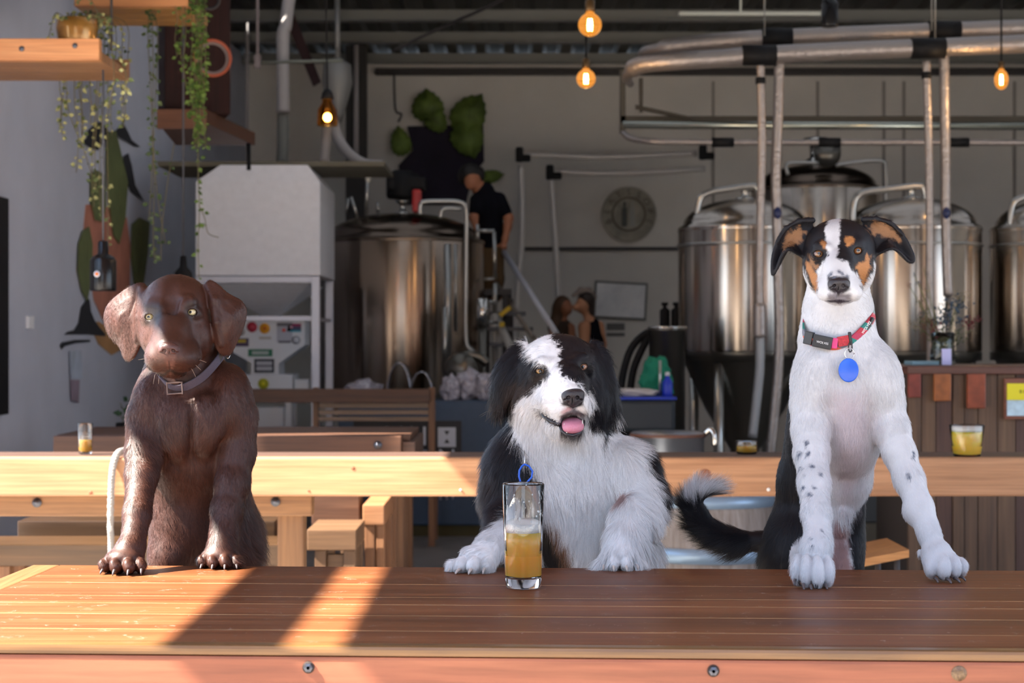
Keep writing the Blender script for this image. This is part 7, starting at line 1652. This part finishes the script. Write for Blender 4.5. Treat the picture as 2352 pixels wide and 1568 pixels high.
    for (u, v, r) in [(1852, 1018, 5), (1857, 1040, 5), (1836, 1042, 4), (1866, 1070, 5), (1840, 1075, 4), (1884, 1090, 4), (1870, 1120, 5), (1858, 1134, 6), (1845, 1120, 4), (1846, 1090, 3), (1866, 1254, 4), (1862, 1236, 3), (1889, 1216, 3),
                      (1910, 630, 3), (1926, 622, 3), (1936, 628, 3), (1902, 632, 3), (1946, 634, 3), (1918, 640, 4), (1934, 640, 3), (2086, 1090, 5), (2088, 1097, 5), (2096, 1050, 4), (2098, 1040, 3)]:
        layers.append(((u, v, r), (.13, .15, .20), 6, 5, lambda X: X[:, 1] < D + .02))
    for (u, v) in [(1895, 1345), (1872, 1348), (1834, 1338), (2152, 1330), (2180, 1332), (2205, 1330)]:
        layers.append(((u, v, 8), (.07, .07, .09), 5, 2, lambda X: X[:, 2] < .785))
    def colfn(X):
        return paint(X, layers, W) * (.92 + .16 * vnoise(X, 60, 5)[:, None])
    set_color(me, colfn(vs) * .8)
    link('body', me, coat_mat('tricolour_coat_skin', .6, .3), root)
    G = [(1926, 640, 0, -1, 2.2, .12), (1925, 600, 0, -1, 3, .12), (1925, 550, 0, -1, 4, .14), (1925, 510, 0, -1, 5, .2), (1895, 650, -1, -.3, 3, .15), (1958, 650, 1, -.3, 3, .15), (1865, 640, -.7, .8, 5, .25), (1990, 640, .8, .7, 8, .35), (1860, 560, -.8, -.4, 4, .15), (1990, 560, .8, -.4, 4, .15),
         (1905, 690, -.5, .8, 3, .2), (1950, 690, .5, .8, 3, .2), (1927, 700, 0, 1, 6, .25), (1850, 690, -.1, 1, 8, .2), (2000, 690, .3, 1, 9, .3), (1924, 760, 0, 1, 9, .2),
         (1820, 545, -1, .4, 7, .25), (1790, 590, -.3, 1, 5, .15), (1776, 625, 0, 1, 4, .15), (2040, 530, 1, .4, 7, .25), (2085, 575, .6, 1, 5, .15), (2095, 600, .2, 1, 4, .15),
         (1850, 830, -.3, 1, 11, .2), (1930, 830, 0, 1, 11, .2), (2020, 830, .3, 1, 11, .2), (1820, 880, -.2, 1, 10, .25), (2070, 900, .2, 1, 10, .25), (1900, 930, .6, .8, 13, .25), (1970, 930, -.5, .9, 13, .25), (1945, 1000, 0, 1, 15, .25), (1940, 1100, -.1, 1, 15, .25), (1940, 1180, .3, 1, 18, .35), (2010, 940, .4, .8, 12, .3),
         (1865, 1000, 0, 1, 7, .15), (1865, 1100, 0, 1, 5, .14), (1878, 1200, 0, 1, 5, .14), (1870, 1300, 0, 1, 5, .15), (2060, 1030, .3, 1, 6, .15), (2110, 1160, .4, 1, 5, .14), (2160, 1290, .4, 1, 5, .15),
         (1830, 1100, -.2, 1, 9, .2), (1800, 1250, -.1, 1, 9, .15), (1975, 1200, .5, 1, 12, .4), (1960, 1280, .3, 1, 9, .25),
         (1750, 1225, -1, .1, 14, .2), (1730, 1262, -.9, .6, 34, .45), (1680, 1255, -.9, .5, 36, .45), (1620, 1225, -.8, .1, 36, .45), (1575, 1180, -.7, -.7, 34, .45), (1590, 1150, -.2, -1, 32, .45), (1620, 1115, .6, -.6, 34, .4), (1650, 1130, 1, -.1, 34, .3), (1640, 1200, -.7, -.5, 14, .2), (1610, 1165, -.2, -1, 16, .2)]
    skip = lambda X: ((X[:, 2] < .70) | (((to_uv(X) - (1880, 582.5)) ** 2).sum(1) < 10.5 ** 2) | (((to_uv(X) - (1969, 575.5)) ** 2).sum(1) < 10.5 ** 2) | ((polysd(to_uv(X), [(1901, 632), (1951, 632), (1952, 660), (1927, 680), (1902, 660)]) < 0) & (X[:, 1] < D - .085)))
    wt = lambda X: np.where(X[:, 2] < .69, .0, np.where((X[:, 1] > 2.98) & (X[:, 0] > .41), .15, np.where(X[:, 0] < .41, 1.6, 1.0)))
    hm = hair_mat('tricolour_hair', .45, .3, .55)
    grow_fur('fur', b, vs, fs, int(170000 * HS), G, colfn, root, hm, np.random.default_rng(3), wt, rad=.15, seg=4, droop=.15, skip=skip, clump=.14, colj=.12, zfloor=(2.80, TABZ))
    eye_mesh(b, (1880, 583, -66), 12, (.0, -1, 0), (.17, .08, .035), root, .38, .84, (.3, .22, .22)); eye_mesh(b, (1969, 576, -66), 12, (.0, -1, 0), (.20, .08, .03), root, .38, .84, (.3, .22, .22))
    nose_mesh(b, (1927, 655, -158), (25, 23, 19), (-6, 0, 0), nose_black, root)
    claws(b, [(1826, 1330, -288, -16, 13), (1846, 1342, -318, -6, 14), (1862, 1345, -322, -2, 12), (1896, 1342, -314, 8, 13), (2150, 1328, -214, 8, 12), (2178, 1330, -228, 20, 12), (2196, 1328, -218, 30, 12), (2208, 1324, -200, 40, 11)], claw_dark, root)
    # collar
    s = b.s
    pts = [(1848, 742, 40), (1850, 768, 0), (1866, 784, -26), (1892, 791, -40), (1924, 792, -45), (1956, 780, -42), (1984, 754, -24), (2001, 732, 10), (2004, 716, 60), (1980, 704, 118), (1925, 700, 136), (1866, 708, 110)]
    m, n, l, bs = nt('striped_webbing')
    tc = n.new('ShaderNodeTexCoord'); mp = n.new('ShaderNodeMapping'); mp.inputs['Rotation'].default_value = (0, R(70), 0); mp.inputs['Scale'].default_value = (95, 95, 95)
    sp = n.new('ShaderNodeSeparateXYZ'); fl = n.new('ShaderNodeMath'); fl.operation = 'FLOOR'; wh = n.new('ShaderNodeTexWhiteNoise'); wh.noise_dimensions = '1D'; rp = n.new('ShaderNodeValToRGB'); rp.color_ramp.interpolation = 'CONSTANT'
    e = rp.color_ramp.elements; e[0].color = (.45, .03, .05, 1); e[1].position = .25; e[1].color = (.02, .2, .17, 1)
    for p_, c_ in ((.42, (.55, .08, .04, 1)), (.6, (.03, .05, .22, 1)), (.75, (.42, .03, .08, 1)), (.88, (.15, .16, .2, 1))): k = e.new(p_); k.color = c_
    l.new(tc.outputs['Object'], mp.inputs[0]); l.new(mp.outputs[0], sp.inputs[0]); l.new(sp.outputs[0], fl.inputs[0]); l.new(fl.outputs[0], wh.inputs['W']); l.new(wh.outputs['Value'], rp.inputs[0]); l.new(rp.outputs[0], bs.inputs['Base Color']); bs.inputs['Roughness'].default_value = .75
    mb, path = strap(b, pts, 21, 4); col = mb.build('collar', m, root, 'red and teal striped webbing collar')
    plast = pm('black_plastic', (.02, .02, .022), rough=.35)
    bk = MB()
    bk.box(b.pt((1858, 776, -25)), (22 * s, 11 * s, 30 * s), (0, R(12), R(-38)), 2 * s)
    bk.box(b.pt((1889, 785, -50)), (44 * s, 15 * s, 29 * s), (0, R(12), R(-12)), 2.5 * s)
    bo = bk.build('buckle', plast, col, 'black side-release buckle')
    rs = MB(); rs.box(b.pt((1917, 788, -53)), (13 * s, 6 * s, 24 * s), (0, R(6), 0), 1.5 * s); rs.build('strap_loop', pm('pink_webbing', (.65, .05, .2), rough=.6), col)
    rd = MB(); rd.box(b.pt((1937, 783, -52)), (26 * s, 5 * s, 23 * s), (0, R(-10), R(3)), 1 * s); rd.build('strap_fold', pm('red_webbing', (.42, .03, .04), rough=.7, noise=.35, nscale=400), col)
    kp = MB(); kp.box(b.pt((1995, 746, -12)), (7 * s, 10 * s, 40 * s), (R(10), R(32), R(40)), 1.5 * s); kp.build('keeper', plast, col); kp = MB(); kp.box(b.pt((1953, 777, -52)), (7 * s, 7 * s, 30 * s), (0, R(-8), 0), 2 * s); kp.build('keeper', plast, col)
    white = pm('white_print', (.8, .8, .8), rough=.5)
    text('WOLVES', .0048, Vector(b.pt((1889, 787, -59))), (R(90), R(12), R(-12)), white, bo)
    text('WOLVES', .0062, Vector(b.pt((1990, 752, -38))), (R(90), R(-50), R(25)), white, col)
    st = pm('steel', (.7, .7, .7), rough=.2, metal=1)
    dr = MB(); c3 = Vector(b.pt((1953, 797, -56))); dr.tube([c3 + Vector((math.cos(a) * 4 * s, 0, math.sin(a) * 11 * s)) for a in np.linspace(0, 2 * PI, 17)], 1.5 * s, 6); dr.build('ring', plast, col)
    c4 = Vector(b.pt((1951, 812, -68))); sr = MB(); sr.tube([c4 + Vector((math.cos(a) * 11 * s, math.cos(a) * 2 * s, math.sin(a) * 12.5 * s)) for a in np.linspace(0, 2 * PI, 25)], 1.1 * s, 6); sr.build('split_ring', st, col)
    c5 = Vector(b.pt((1949, 850, -76))); tg = MB()
    q = [(0, -1.5 * s), (21 * s, -1.5 * s), (22.6 * s, -.8 * s), (22.8 * s, 0), (22.6 * s, .8 * s), (21 * s, 1.5 * s), (0, 1.5 * s)]
    tg.lathe(c5, q, 48, 'y')
    for i, v in enumerate(tg.v): x, y, z = Vector(v) - c5; tg.v[i] = tuple(c5 + Vector((x, y, z * 1.18)))
    tg.build('name_tag', pm('blue_enamel', (.012, .11, .62), rough=.3, spec=.6), col, 'round blue metal disc')
    wk = MB()
    for (u, v, w, du, dv) in [(1985, 672, -60, 14, 24), (1980, 680, -70, 12, 20), (1955, 672, -120, 20, 2), (1900, 672, -120, -20, 4)]:
        p = Vector(b.pt((u, v, w))); qq = Vector(b.pt((u + du, v + dv, w - 10))); wk.tube([p, (p + qq) / 2 + Vector((.003, -.002, .002)), qq], [.0003, .00025, .0001], 5)
    wk.build('whiskers', pm('whisker_white', (.8, .78, .75), rough=.4), root)
    return root
build_lab(); build_collie(); build_tricolour()
